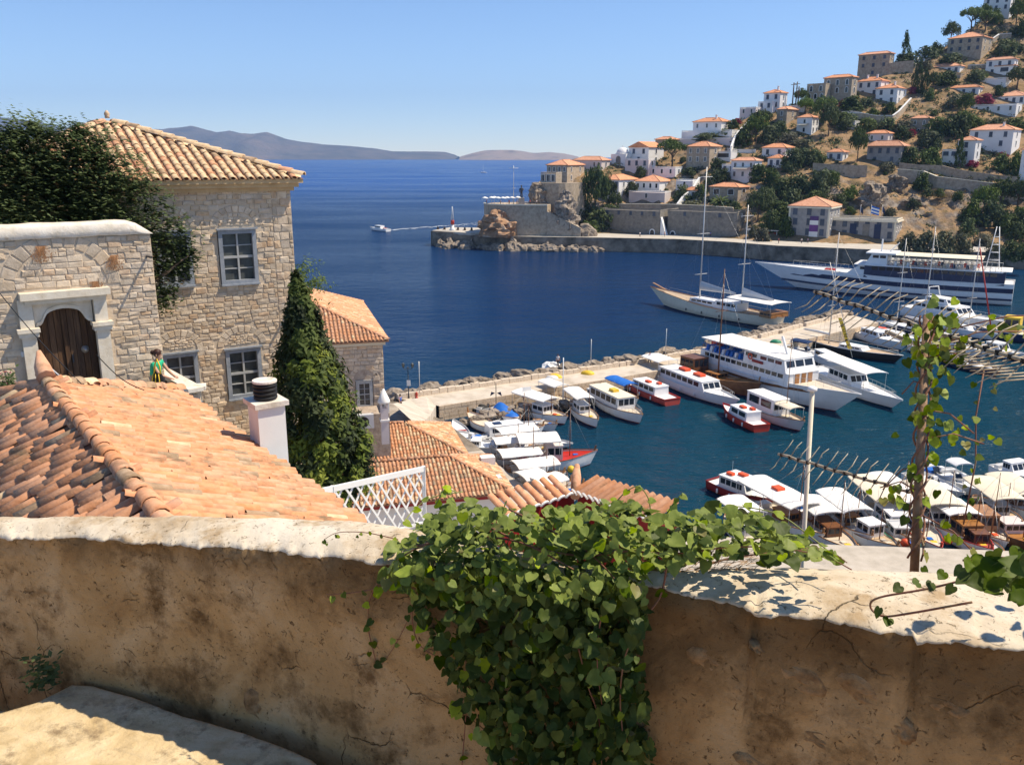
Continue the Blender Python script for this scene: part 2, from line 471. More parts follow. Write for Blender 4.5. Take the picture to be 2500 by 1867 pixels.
# ---------------------------------------------------------------- far houses
_wc = {}
def win_mesh(kind, w=1.1, h=1.8):
 """window facing -y, centred on x, sill at z=0; slots: frame, pane"""
 k = (kind, round(w, 2), round(h, 2))
 if k in _wc: return _wc[k]
 f = MB(); p = MB(); t = .14
 if kind == 'arch':
  n = 9
  arc = [(w / 2 * math.cos(math.pi * i / n), h - w / 2 + w / 2 * math.sin(math.pi * i / n)) for i in range(n + 1)]
  pts = [(w / 2, 0)] + arc + [(-w / 2, 0)]
  inn = [(x * .72, .12 + z * .86) for x, z in pts]
  for i in range(len(pts) - 1):
   a, b, c, d = pts[i], pts[i + 1], inn[i + 1], inn[i]
   f.add([(a[0], -.08, a[1]), (b[0], -.08, b[1]), (c[0], -.08, c[1]), (d[0], -.08, d[1])], [(0, 1, 2, 3)[::-1]])
   f.add([(a[0], .02, a[1]), (b[0], .02, b[1]), (b[0], -.08, b[1]), (a[0], -.08, a[1])], [(3, 2, 1, 0)])
  f.box((0, -.05, .06), (w, .1, .12))
  p.add([(x, -.035, z) for x, z in inn], [tuple(range(len(inn)))[::-1]])
 else:
  f.box((-w / 2 + t / 2, -.04, h / 2), (t, .10, h)); f.box((w / 2 - t / 2, -.04, h / 2), (t, .10, h))
  f.box((0, -.04, h - t / 2), (w - 2 * t, .10, t)); f.box((0, -.06, t / 2 - .05), (w + .1, .16, t))
  if kind != 'plain': f.box((0, -.03, h * .5), (.06, .06, h - 2 * t))
  p.add([(-w / 2 + t, -.02, t), (w / 2 - t, -.02, t), (w / 2 - t, -.02, h - t), (-w / 2 + t, -.02, h - t)], [(0, 1, 2, 3)])
 fm = f.mesh('window', {'shut': MT['shutter']}.get(kind, MT['frame_white']))
 pm = p.mesh('pane', MT['shutter'] if kind == 'shut' else MT['pane'])
 _wc[k] = (fm, pm)
 return _wc[k]
def add_window(parent, kind, x, y, z, face, w=1.1, h=1.8):
 """face: 0 front (-y), 1 right (+x)"""
 fm, pm = win_mesh(kind, w, h)
 o = link('window', fm, parent, (x, y, z), 0 if face == 0 else math.pi / 2)
 link('pane', pm, o)
 return o
def hip_roof(mb, x0, x1, y0, y1, z, ov=.4, slope=.42, th=.16, gable=None):
 x0 -= ov; x1 += ov; y0 -= ov; y1 += ov
 W, D = x1 - x0, y1 - y0
 h = min(W, D) / 2 * slope
 if gable == 'x': a, b = (x0, (y0 + y1) / 2), (x1, (y0 + y1) / 2); h = D / 2 * slope
 elif gable == 'y': a, b = ((x0 + x1) / 2, y0), ((x0 + x1) / 2, y1); h = W / 2 * slope
 elif W >= D: a, b = (x0 + D / 2, (y0 + y1) / 2), (x1 - D / 2, (y0 + y1) / 2)
 else: a, b = ((x0 + x1) / 2, y0 + W / 2), ((x0 + x1) / 2, y1 - W / 2)
 lo = [(x0, y0, z), (x1, y0, z), (x1, y1, z), (x0, y1, z)]
 up = [(x, y, z + th) for x, y, _ in lo]
 A, B = (a[0], a[1], z + th + h), (b[0], b[1], z + th + h)
 fs = [(3, 2, 1, 0), (0, 1, 5, 4), (1, 2, 6, 5), (2, 3, 7, 6), (3, 0, 4, 7)]
 if abs(a[0] - b[0]) > abs(a[1] - b[1]): fs += [(4, 5, 9, 8), (5, 6, 9), (6, 7, 8, 9), (7, 4, 8)]
 else: fs += [(4, 5, 8), (5, 6, 9, 8), (6, 7, 9), (7, 4, 8, 9)]
 mb.add(lo + up + [A, B], fs)
 return A, B, up
def roof_caps(A, B, up, along_x):
 c = MB()
 c.tube([A, B], .14, 5)
 e = [(0, A), (3, A), (1, B), (2, B)] if along_x else [(0, A), (1, A), (2, B), (3, B)]
 for i, q in e: c.tube([up[i], q], .13, 5)
 return c
houses = []
def house(name, label, xl, xm, xr, ye, yb, wall='white_far', roof='hip', rows=(), side=1, th=-45, win='win', D=None, below=5.0, door=False,
   depth=None, chim=0, cat='house', sidewall=None, win_size=(1.1, 1.8), slope=.40, group='houses on the hillside', terrace=False, ov=.4):
 """front runs between sight lines xl..xm, lit side xm..xr; eave at ye, foot at yb"""
 C = at_hill(xm, yb) if D is None else at_y(xm, yb, D)
 t = R(th); f = Vector((math.cos(t), math.sin(t))); g = Vector((-math.sin(t), math.cos(t)))
 d0 = ray(xl, (ye + yb) / 2); A = d0.x / d0.y
 W = (C.x - A * C.y) / (f.x - A * f.y)
 d1 = ray(xr, (ye + yb) / 2); A = d1.x / d1.y
 s = (A * C.y - C.x) / (g.x - A * g.y) if abs(g.x - A * g.y) > 1e-3 else 8
 W = max(2.5, W); Dp = depth or min(max(s, 4.5), 15)
 H = at_y(xm, ye, C.y).z - C.z
 r = thing(name, label, cat, C, t, group)
 w = MB()
 if roof == 'flat':
  w.box((-W / 2, Dp / 2, (H - below) / 2 - .15), (W, Dp, H + below - .3))
  part('wall', w, MT[wall], r)
  p = MB(); pt = .28
  for c, sz in (((-W / 2, pt / 2 - .03, H + .02), (W + .06, pt, .35)), ((-W / 2, Dp - pt / 2 + .03, H + .02), (W + .06, pt, .35)),
      ((-pt / 2 + .03, Dp / 2, H + .02), (pt, Dp - 2 * pt, .35)), ((-W + pt / 2 - .03, Dp / 2, H + .02), (pt, Dp - 2 * pt, .35))):
   p.box(c, sz)
  part('parapet', p, MT['white' if wall in ('white_far', 'pinkish') else 'trim' if wall == 'stone_gray' else wall], r)
 else:
  w.box((-W / 2, Dp / 2, (H - below) / 2), (W, Dp, H + below))
  if roof in ('gable_y', 'gable_x'):
   q = .40
   if roof == 'gable_y': w.add([(-W, .0, H), (0, .0, H), (-W / 2, .0, H + W / 2 * q), (-W, Dp, H), (0, Dp, H), (-W / 2, Dp, H + W / 2 * q)], [(0, 1, 2), (5, 4, 3)])
  part('wall', w, MT[wall], r)
  rb = MB()
  A_, B_, up = hip_roof(rb, -W, 0, 0, Dp, H + .003, slope=slope, gable={'gable_y': 'y', 'gable_x': 'x'}.get(roof), ov=ov)
  ro = part('roof', rb, MT['roof_far'], r)
  if not roof.startswith('gable'): part('ridge_tiles', roof_caps(A_, B_, up, W >= Dp), MT['roof_far'], ro)
  for k in range(chim):
   cb = MB(); cx = -W * (.3 + .4 * k); cy = Dp * .35
   cb.box((cx, cy, H + 1.3), (.6, .6, 2.6)); cb.box((cx, cy, H + 2.68), (.8, .8, .16))
   part('chimney', cb, MT['white_far'], ro)
 ww, wh = win_size
 fl = 3.05
 for i, n in enumerate(rows):
  z = H - .55 - wh - i * fl
  for j in range(n):
   x = -W * (j + .5) / n
   jit = rng.uniform(-.12, .12)
   add_window(r, win if not isinstance(win, (list, tuple)) else win[min(i, len(win) - 1)], x + jit, -.005, z, 0, ww, wh)
 for i in range(max(1, len(rows)) if side else 0):
  z = H - .55 - wh - i * fl
  for j in range(side):
   add_window(r, 'plain' if win != 'arch' else 'arch', .005, Dp * (j + .5) / side, z, 1, ww * .95, wh)
 if door:
  d = MB(); d.box((0, -.03, 1.1), (1.2, .1, 2.2)); d.box((0, -.05, 2.28), (1.5, .14, .16))
  dd_ = part('door', d, MT['wood_dark'], r, (-W * (.25 if not isinstance(door, float) else door), -.005, .05))
 if terrace:
  aw = MB(); aw.add([(-W * .8, -2.2, H - 2.6), (-W * .2, -2.2, H - 2.6), (-W * .2, -.02, H - 2.0), (-W * .8, -.02, H - 2.0)], [(0, 1, 2, 3)])
  aw.box((-W * .5, -2.2, H - 2.68), (W * .6, .05, .16))
  part('awning', aw, MT['canvas_cream'], r)
 houses.append((C, W, Dp, t))
 return r
H_ = house
H_('house', 'white three storey tower house with orange hip roof on the skyline', 1864, 1902, 1921, 226.6, 275, rows=(2, 2, 2), win='shut', chim=1)
H_('house', 'low flat roofed white annex left of the white tower house', 1850, 1885, 1890, 248, 278, roof='flat', rows=(2,), win='shut')
H_('house', 'long white house with large orange hip roof above a walled white terrace', 1692, 1760, 1784, 297, 321, rows=(3,), win='win', chim=1)
H_('terrace_block', 'white terrace below the long white house with large orange roof', 1664, 1786, 1800, 318, 337, roof='flat', side=0, cat='terrace')
H_('terrace_block', 'lower pale pink terrace wall under the long white house', 1653, 1790, 1800, 337, 359, wall='pinkish', roof='flat', side=0, cat='terrace')
H_('house', 'low stone house with orange roof at the left end of the pale pink terrace', 1600, 1640, 1652, 341, 353, wall='stone_far', rows=())
H_('house', 'tall grey stone house with orange hip roof behind the umbrella pine', 1676, 1730, 1760, 358, 412, wall='stone_far', rows=(3, 3), win='win', chim=0)
H_('house', 'flat roofed white house with a long dark window strip beside the tall grey stone house', 1744, 1783, 1792, 370, 396, roof='flat', rows=(1,), win_size=(5.5, 1.7), side=0, win='plain')
H_('house', 'white two storey house with balcony and orange roof above the stone porch house', 1784, 1841, 1858, 393, 443, rows=(3, 3), win='win', terrace=True)
H_('house', 'white house with narrow orange roof at the cliff edge, joined by a small lower annex', 1860, 1916, 1938, 361, 392, rows=(2,), win='shut')
H_('house', 'small white annex with its own orange roof below the cliff edge house', 1874, 1906, 1925, 387, 413, rows=(2,), win='shut')
H_('house', 'brown stone house with orange roof half hidden by trees near the skyline', 1896, 1919, 1949, 267, 306, wall='stone_far', rows=(1, 1))
H_('house', 'white cube house with awning and small orange roof beside bright green trees', 1945, 1980, 1998, 287, 330, rows=(1, 1), side=2, win='plain', terrace=True)
H_('house', 'lower flat roofed wing of the dark stone mansion with white arched windows', 1969, 2012, 2016, 204, 254, wall='stone_far', roof='flat', rows=(2, 3), win='arch', win_size=(1.5, 2.4), side=0)
H_('house', 'taller orange roofed wing of the dark stone mansion with white arched windows', 2010, 2075, 2092, 188, 252, wall='stone_far', rows=(3, 3), win='arch', win_size=(1.5, 2.4))
H_('house', 'stone house with long open porch and orange roof behind the palm', 1732, 1800, 1828, 458, 494, wall='stone_far', rows=(2,), slope=.32, win_size=(2.4, 2.0), win='plain')
H_('house', 'tall white gabled house with plain lit side wall beside the umbrella pine', 1535, 1582, 1620, 360, 410, wall='white_far', roof='gable_y', rows=(2, 1), win='shut')
H_('house', 'flat roofed white block below the tall white gabled house', 1526, 1582, 1588, 389, 433, wall='pinkish', roof='flat', rows=(3,), win='shut')
H_('house', 'low flat white house with small dark windows under the umbrella pine', 1584, 1648, 1662, 409, 436, roof='flat', rows=(3,), win='plain')
H_('house', 'stone house with orange roof and bougainvillea at the tip of the headland', 1335, 1384, 1437, 404, 452, wall='stone_far', rows=(4, 1), side=2, win='win', th=-30)
H_('house', 'pale house with orange roof just behind the headland stone house', 1400, 1468, 1490, 392, 416, wall='pinkish', rows=(2,), th=-40)
H_('house', 'white house with orange roof left of the flat terraced white house', 1465, 1510, 1557, 440, 482, rows=(4, 1), side=2, win='shut', th=-38)
H_('house', 'flat fronted white house with four tall dark windows and tan roof over the warehouses', 1550, 1609, 1640, 444, 472, rows=(4,), win='plain', th=-38)
H_('terrace_block', 'pale terrace in front of the white house with four tall dark windows', 1535, 1622, 1636, 469, 499, wall='pinkish', roof='flat', rows=(1,), side=0, th=-38, cat='terrace')
H_('house', 'white house with sloping lit garden wall right of the four windowed white house', 1650, 1690, 1706, 440, 470, roof='flat', rows=(1,), win='plain')
H_('house', 'plain stone house with orange roof alone on the upper left skyline', 2095, 2168, 2181, 130, 184, wall='stone_far', rows=(3, 3, 1), win='shut', win_size=(1.1, 1.5))
H_('house', 'white upper wing of the stepped white house with several chimneys', 2092, 2148, 2170, 197, 236, rows=(3, 2), win='shut', chim=2)
H_('house', 'white lower wing of the stepped white house with several chimneys', 2138, 2188, 2212, 215, 255, rows=(2, 2), side=2, win='shut', chim=1)
H_('house', 'largest grey stone mansion with orange roof high on the hill', 2313, 2393, 2421, 89, 147, wall='stone_far', rows=(4, 4), side=2, win='shut', win_size=(1.1, 1.5))
H_('house', 'long low white house with orange roof below the largest grey stone mansion', 2274, 2342, 2362, 161, 179, rows=(4,), win='shut')
H_('terrace_block', 'stone base under the long low white house', 2276, 2344, 2364, 180, 194, wall='stone_far', roof='flat', side=0, cat='terrace')
H_('house', 'white house with blue shutters near the top right edge of the hill', 2406, 2472, 2482, 144, 189, rows=(3, 2), win='shut')
H_('house', 'small orange roofed white wing before the blue shuttered white house', 2428, 2474, 2480, 160, 190, rows=(1, 1), win='shut', below=3, win_size=(3.0, 1.6))
H_('terrace_block', 'white terrace wall under the blue shuttered white house', 2392, 2454, 2468, 190, 214, wall='white_far', roof='flat', side=0, cat='terrace')
H_('house', 'single storey white house with orange roof among shrubs', 2317, 2388, 2396, 213, 234, rows=(3,), win='shut')
H_('house', 'white house with wide orange roof at the right edge above a blue doored terrace', 2431, 2500, 2525, 234, 256, rows=(4,), win='shut')
H_('terrace_block', 'broad white terrace building with dark openings below the wide roofed white house', 2370, 2478, 2494, 254, 285, roof='flat', rows=(4,), win='plain', side=1, cat='terrace')
H_('house', 'small stone cottage with orange roof and white shutters amid shrubs', 2222, 2264, 2271, 289, 324, wall='stone_far', rows=(2, 1), win='arch')
H_('house', 'grey stone house with broad overhanging orange roof above the cliff', 2116, 2197, 2205, 357, 406, wall='stone_gray', rows=(4, 2), win='shut', slope=.55, ov=.9)
H_('house', 'small tan house with orange roof behind the broad roofed grey house', 2116, 2166, 2178, 326, 352, wall='pinkish', rows=(2,), win='plain')
H_('house', 'large white house with orange roof and lit right end over the path wall', 2365, 2467, 2490, 317, 378, rows=(3, 2), side=1, win='shut', chim=1)
H_('house', 'white front wing with small hip roof before the large white house', 2336, 2375, 2393, 343, 406, rows=(1, 1), win='shut')
H_('house', 'flat roofed white wing with two arched windows at the left of the large white house', 2299, 2336, 2340, 366, 404, roof='flat', rows=(2,), win='shut', win_size=(1.8, 1.4))
H_('house', 'white house cut by the right edge of the picture above the path wall', 2490, 2545, 2560, 366, 452, rows=(2, 2), win='shut')
H_('house', 'big pale house among pines at the very top of the hill', 2400, 2462, 2480, -10, 48, wall='white_far', rows=(3, 3), roof='flat', win='shut')
# harbour-front buildings
Q = 'warehouses on the far quay'
def quay_building(label, xl, xm, xr, ye, yb, D, **k):
 return house('warehouse', label, xl, xm, xr, ye, yb, wall='stone_dark', roof='flat', D=D, th=-33, cat='warehouse', group=Q, **k)
w1 = quay_building('dark stone warehouse with white arched doorway next to the bastion ramp', 1469, 1609, 1632, 514, 586, 292, rows=(5,), side=0, win='shut', win_size=(.9, 1.3))
w2 = quay_building('dark stone warehouse with sunlit end wall, nearer the archive building', 1629, 1796, 1820, 518, 598, 281, rows=(2,), side=1, win='shut', win_size=(.9, 1.3))
for w, xs in ((w1, (-.8, 0)), (w2, (-.88, 0))):
 W = -min(v.co.x for v in next(c for c in w.children if c.name.split('.')[0] == 'wall').data.vertices)
 fm, pm = win_mesh('arch', 2.0, 3.4)
 o = link('door', fm, w, (-W + 2.0 if w is w2 else -2.6, -.01, .2)); link('door_leaf', pm, o)
 st = MB().box((-W / 2, -.06, .55), (W, .14, 1.3)); part('plinth', st, MT['white_far'], w)
 bt = MB()
 bt.add([(.2, 0, 0), (3.2, -.6, 0), (3.2, 1.4, 0), (.2, 1.8, 0), (.2, .2, 7.5), (.2, 1.6, 7.5)], [(0, 1, 4), (1, 2, 5, 4), (2, 3, 5), (3, 0, 4, 5)])
 if w is w1: part('buttress', bt, MT['white_far'], w)
arch_main = house('archive_building', 'pale grey three storey archive building with banner and orange hip roof', 1923, 2018, 2088, 506, 611, wall='stone_gray', D=268, th=-33, rows=(3, 3, 3), side=3,
     win='shut', win_size=(1.3, 2.0), cat='building', group='archive building', depth=13)
arch_wing = house('archive_wing', 'flat roofed front wing of the archive building with arched entrance', 2020, 2181, 2212, 537, 613, wall='stone_gray', D=262, th=-33, rows=(6, 6), side=3, roof='flat',
     win='shut', win_size=(1.3, 2.0), cat='building', group='archive building', depth=10)
def cornice(r, Wd, Dp, H, m='trim'):
 c = MB()
 c.box((-Wd / 2, -.22, H), (Wd + .9, .5, .45)); c.box((.22, Dp / 2 + .02, H), (.5, Dp - .02, .45))
 part('cornice', c, MT[m], r)
for r_, bl in ((arch_main, False), (arch_wing, True)):
 me = next(c for c in r_.children if c.name.split('.')[0] == 'wall').data
 Wd = -min(v.co.x for v in me.vertices); Dp = max(v.co.y for v in me.vertices); Hh = max(v.co.z for v in me.vertices)
 cornice(r_, Wd, Dp, Hh - .3)
 pil = MB()
 for x in (-.25, -Wd + .25): pil.box((x, -.06, Hh / 2), (.5, .14, Hh))
 part('corner_pilaster', pil, MT['trim'], r_)
 if bl:
  fm, pm = win_mesh('arch', 2.6, 4.2); o = link('door', fm, r_, (-Wd * .84, -.01, 0)); link('door_leaf', pm, o)
  for x, cols_ in ((-Wd * .62, 'navy'), (-Wd * .43, 'stone_dark'), (-Wd * .26, 'navy')):
   b = MB().box((x, -.12, Hh * .55), (1.9, .06, Hh * .62)); part('banner', b, MT[cols_], r_)
 else:
  for z0, z1, c_ in ((.30, .42, 'white'), (.42, .58, 'purple'), (.58, .68, 'white'), (.68, .78, 'purple2')):
   if c_ == 'purple' and 'purple' not in MT: MT['purple'] = mat('purple_print', [(.20, .07, .25), (.10, .05, .16)], .6, .8)
   if c_ == 'purple2' and c_ not in MT: MT[c_] = mat('dark_purple_print', [(.10, .05, .15)], .6, .8)
   b = MB().box((-Wd * .36, -.12, Hh * (z0 + z1) / 2), (2.6, .06, Hh * (z1 - z0))); part('banner', b, MT[c_], r_)
# free-standing walls on the slope
def slope_wall(name, label, pts, h, m, thick=.5, D=None, cap=None, group='walls on the hillside', below=2.5):
 mb = MB(); P = []
 for (px, py) in pts:
  # top of the wall lies on the sight line; foot h below
  b = at_hill(px, py + h * 6.0) if D is None else at_y(px, py, D)
  p = at_y(px, py, b.y); P.append((p, b.z if D is None else p.z - h))
 for (a, za), (b, zb) in zip(P, P[1:]):
  d = Vector((b.x - a.x, b.y - a.y, 0)).normalized(); n = Vector((-d.y, d.x, 0)) * thick
  lo = [Vector((a.x, a.y, za - below)), Vector((b.x, b.y, zb - below))]
  vs = [lo[0], lo[1], Vector(b), Vector(a)]
  mb.add(vs + [v + n for v in vs], [(0, 1, 2, 3), (7, 6, 5, 4), (3, 2, 6, 7), (0, 3, 7, 4), (1, 5, 6, 2)])
 o = thing(name, label, 'wall', (0, 0, 0), 0, group)
 part('wall_face', mb, MT[m], o)
 if cap:
  cb = MB()
  for (a, _), (b, _) in zip(P, P[1:]): cb.beam(a + Vector((0, .25, .1)), b + Vector((0, .25, .1)), thick + .2, .22)
  part('coping', cb, MT[cap], o)
 return o
slope_wall('retaining_wall', 'long stone path wall with pale edge descending right above the cliff', [(2192, 414), (2225, 416), (2256, 419), (2289, 432), (2340, 438), (2406, 446), (2460, 452), (2520, 458)], 5, 'stone_far', cap='trim')
slope_wall('retaining_wall', 'stone wall with white cap pieces below the large white house', [(2196, 397), (2240, 402), (2300, 404), (2330, 412), (2380, 420), (2440, 428), (2490, 432)], 3, 'stone_far')
slope_wall('retaining_wall', 'stone wall along the cliff left of the broad roofed grey house', [(1985, 398), (2040, 402), (2118, 404)], 4, 'stone_far')
slope_wall('retaining_wall', 'stone terrace wall with curled white coping below the stepped white house', [(2060, 277), (2105, 277), (2140, 283), (2180, 283), (2195, 272), (2225, 240)], 3, 'stone_far', cap='white')
slope_wall('retaining_wall', 'stone wall joining the lonely skyline stone house to its garden', [(2172, 155), (2200, 150), (2232, 148)], 5, 'stone_far')
slope_wall('garden_wall', 'stepped white sloping wall climbing right of the long white house', [(1786, 358), (1796, 330), (1812, 312), (1842, 284)], 4, 'white_far', cap='white')
slope_wall('garden_wall', 'sloping white wall dropping beside the four windowed white house', [(1654, 499), (1668, 480), (1690, 462), (1708, 434)], 3, 'white_far', cap='white')
slope_wall('garden_wall', 'thin white zigzag wall climbing to the largest stone mansion', [(2234, 160), (2243, 140), (2256, 136), (2250, 126), (2258, 116)], 1.2, 'white_far', cap='white', below=1)
slope_wall('garden_wall', 'white curled wall right of the zigzag wall', [(2258, 156), (2256, 144), (2270, 140), (2284, 134)], 1.2, 'white_far', cap='white', below=1)
slope_wall('garden_wall', 'long white capped wall right of the low white house with four shutters', [(2364, 160), (2390, 159), (2410, 158)], 1.5, 'stone_far', cap='white', below=1)
slope_wall('garden_wall', 'pair of white wall lines above the cliff edge house', [(1776, 363), (1800, 366), (1845, 366)], 1.2, 'white_far', cap='white', below=1)
slope_wall('garden_wall', 'white wall at the top right beside the hill road', [(2424, 95), (2440, 84), (2470, 82)], 2, 'stone_far', cap='white', below=1)
slope_wall('garden_wall', 'broad pale terrace edge wall behind the warehouses', [(1500, 499), (1560, 499), (1640, 500), (1720, 503), (1790, 508)], 4, 'stone_far', cap='trim')
slope_wall('garden_wall', 'short white capped wall right of the small stone cottage', [(2276, 303), (2300, 300), (2328, 298)], 1.6, 'stone_far', cap='white', below=1)
slope_wall('garden_wall', 'white terrace wall below the bright trees left of the dark mansion', [(1918, 262), (1940, 258), (1966, 260)], 2.5, 'white_far', cap='white', below=1)
slope_wall('garden_wall', 'white wall above the flowering shrubs of the white cube house', [(2056, 274), (2080, 272), (2104, 276)], 2.0, 'white_far', cap='white', below=1)
H_('house', 'low pale house with flat roof left of the white tower house', 1806, 1844, 1850, 262, 284, wall='pinkish', roof='flat', rows=(2,), win='plain')
H_('house', 'small white house with orange roof among trees above the warehouses', 1668, 1700, 1712, 466, 488, rows=(2,), win='shut')
H_('house', 'white house peeping over the trees below the dark stone mansion', 2042, 2086, 2098, 296, 318, rows=(2,), win='shut', roof='flat')
H_('house', 'flat white house right of the domed chapel', 1502, 1532, 1541, 376, 404, roof='flat', rows=(2,), win='plain')
H_('house', 'white house with lit end wall between grey stone house and balcony house', 1762, 1792, 1806, 402, 424, roof='flat', rows=(2,), win='shut')
H_('house', 'white house with orange roof between cliff edge house and broad roofed grey house', 2018, 2056, 2070, 372, 394, rows=(2,), win='shut')
# chapel
cp = at_hill(1509, 404)
r = thing('chapel', 'small white domed chapel with bell gable behind the pale house', 'chapel', cp, R(-40), 'houses on the hillside')
b = MB().box((0, 3, 1.2), (7, 6, 6)); part('wall', b, MT['white_far'], r)
b = MB().lathe((0, 3, 4.2), [(2.6, 0), (2.5, .8), (2.0, 1.7), (1.2, 2.3), (.3, 2.6)], 14); part('dome', b, MT['white_far'], r)
b = MB().box((0, 3, 7.1), (.14, .14, 1.0)).box((0, 3, 7.2), (.6, .14, .14)); part('cross', b, MT['white_far'], r)
b = MB()
n = 10
arc = [(1.1 * math.cos(math.pi * i / n), 2.4 + 1.1 * math.sin(math.pi * i / n)) for i in range(n + 1)]
b.add([(x, -.05, z) for x, z in [(1.1, .2)] + arc + [(-1.1, .2)]], [tuple(range(n + 3))[::-1]]); part('doorway', b, MT['stone_dark'], r)
# ---------------------------------------------------------------- vegetation on the far hill
def leafmat(name, cols, rand=.25, tr=.25):
 return mat(name, cols, .8, .7, rand=rand, spec=.25, translucent=tr)
MT['leaf_dark'] = leafmat('dark_evergreen_leaves', [(.030, .048, .014), (.055, .082, .022), (.085, .11, .035)])
MT['leaf_mid'] = leafmat('mid_green_leaves', [(.045, .07, .016), (.085, .12, .03), (.12, .15, .045)])
MT['leaf_bright'] = leafmat('bright_pine_leaves', [(.05, .09, .015), (.10, .15, .03), (.14, .18, .05)])
MT['leaf_olive'] = leafmat('olive_grey_leaves', [(.07, .08, .04), (.12, .125, .07), (.16, .155, .10)])
MT['leaf_red'] = leafmat('bougainvillea_blossom', [(.10, .02, .03), (.26, .02, .07), (.30, .05, .06)])
MT['bark'] = mat('bark', [(.07, .05, .035), (.14, .10, .07)], 4, .9, .5, 15)
MT['dry'] = mat('dry_grass', [(.30, .19, .06), (.42, .28, .10), (.34, .24, .12)], 1.5, .9, rand=.2)
def leaf_cloud(mb, pts, size, rnd, mi=0, up=.3, elong=1.0):
 """leaf-sized quads at the given points (p, outward normal)"""
 for p, nrm in pts:
  n = Vector(nrm) + Vector((rnd.gauss(0, .55), rnd.gauss(0, .55), rnd.gauss(up, .5)))
  if n.length < 1e-3: n = Vector((0, 0, 1))
  n.normalize()
  a = n.orthogonal().normalized(); a.rotate(Matrix.Rotation(rnd.uniform(0, 6.28), 3, n)); b = n.cross(a)
  s = size * rnd.uniform(.6, 1.3)
  p = Vector(p)
  mb.add([p - a * s * elong, p - b * s * .55, p + a * s * elong, p + b * s * .55], [(0, 1, 2, 3)], mi)
def clumps(rnd, n_cl, n_leaf, r, size, shape, csize=(.22, .4)):
 """crown inside shape(u)->point on unit solid; clusters with gaps"""
 mb = MB()
 for _ in range(n_cl):
  c, nrm = shape(rnd)
  k = rnd.uniform(*csize)
  pts = []
  for _ in range(n_leaf):
   v = Vector((rnd.gauss(0, 1), rnd.gauss(0, 1), rnd.gauss(0, 1))).normalized() * (rnd.random() ** .4) * k
   v.z *= .75
   pts.append((Vector(c) + v, v.normalized() * .8 + Vector(nrm) * .5))
  leaf_cloud(mb, pts, size, rnd)
 return mb
def sh_bush(rnd):
 th = rnd.uniform(0, 2 * math.pi); z = rnd.random() ** .8
 rr = math.sqrt(max(0, 1 - z * z)) * (.75 + .25 * math.sin(th * 3 + z * 4)); q = .55 + .35 * rnd.random()
 n = Vector((rr * math.cos(th), rr * math.sin(th), z)); return (n.x * q * .8, n.y * q * .8, .1 + n.z * q * .85), n
def sh_round(rnd):
 th = rnd.uniform(0, 2 * math.pi); z = rnd.uniform(-.6, 1)
 rr = math.sqrt(max(0, 1 - z * z)); q = (.5 + .4 * rnd.random()) * (.85 + .15 * math.sin(2 * th + 1))
 n = Vector((rr * math.cos(th), rr * math.sin(th), z)); return (n.x * q, n.y * q, .62 + n.z * q * .42), n
def sh_cone(rnd):
 z = rnd.random() ** 1.3; th = rnd.uniform(0, 6.283); rr = (1 - z) ** .8 * (.5 + .45 * rnd.random()) * .9
 if z < .1: rr *= .75
 n = Vector((math.cos(th), math.sin(th), .3)); return (rr * n.x, rr * n.y, .06 + z * .92), n
def sh_umbrella(rnd):
 th = rnd.uniform(0, 6.283); rr = math.sqrt(rnd.random()) ; q = .75 + .12 * math.cos(th * 4)
 n = Vector((rr * math.cos(th) * .6, rr * math.sin(th) * .6, .8)); return (rr * q * math.cos(th), rr * q * math.sin(th), .72 + .18 * (1 - rr * rr) + rnd.uniform(-.08, .05)), n
def sh_cyp(rnd):
 z = rnd.random(); th = rnd.uniform(0, 6.283); rr = math.sin(min(1, .12 + z * .9) * math.pi) ** .7 * (.6 + .3 * rnd.random())
 n = Vector((math.cos(th), math.sin(th), .2)); return (rr * n.x * .9, rr * n.y * .9, .03 + z * .95), n
PROTO = {}
def proto(kind, i):
 k = (kind, i)
 if k in PROTO: return PROTO[k]
 rnd = random.Random(hash(k) % 9999 if False else (sum(map(ord, kind)) * 31 + i))
 spec = {'shrub': (sh_bush, 46, 26, .075, (.16, .3)), 'round': (sh_round, 60, 26, .06, (.14, .24)), 'cone': (sh_cone, 70, 20, .055, (.10, .2)),
   'pine': (sh_umbrella, 46, 28, .06, (.12, .22)), 'cypress': (sh_cyp, 60, 18, .08, (.12, .25))}[kind]
 PROTO[k] = clumps(rnd, spec[1], spec[2], 1, spec[3], spec[0], spec[4])
 return PROTO[k]
_pm = {}
def pmesh(kind, i, m):
 k = (kind, i, m)
 if k not in _pm: _pm[k] = proto(kind, i).mesh('crown' if kind != 'shrub' else 'shrub', MT[m])
 return _pm[k]
TRUNK = {}
def trunk_mesh(kind):
 if kind in TRUNK: return TRUNK[kind]
 mb = MB(); rnd = random.Random(5)
 top = {'cone': .9, 'cypress': .8}.get(kind, .62)
 mb.tube([(0, 0, -.08), (.02, .01, .2), (-.02, .02, .4), (.01, 0, top)], [.055, .045, .035, .012], 6)
 if kind in ('round', 'pine'):
  for k in range(6):
   t = k * 1.05 + .3; mb.tube([(0, 0, .32 + .03 * k), (.18 * math.cos(t), .18 * math.sin(t), .5 + .02 * k), (.45 * math.cos(t), .45 * math.sin(t), .68 + .01 * k)], [.025, .018, .008], 5)
 TRUNK[kind] = mb.mesh('trunk', MT['bark']); return TRUNK[kind]
ZUP = {'shrub': (.02)}
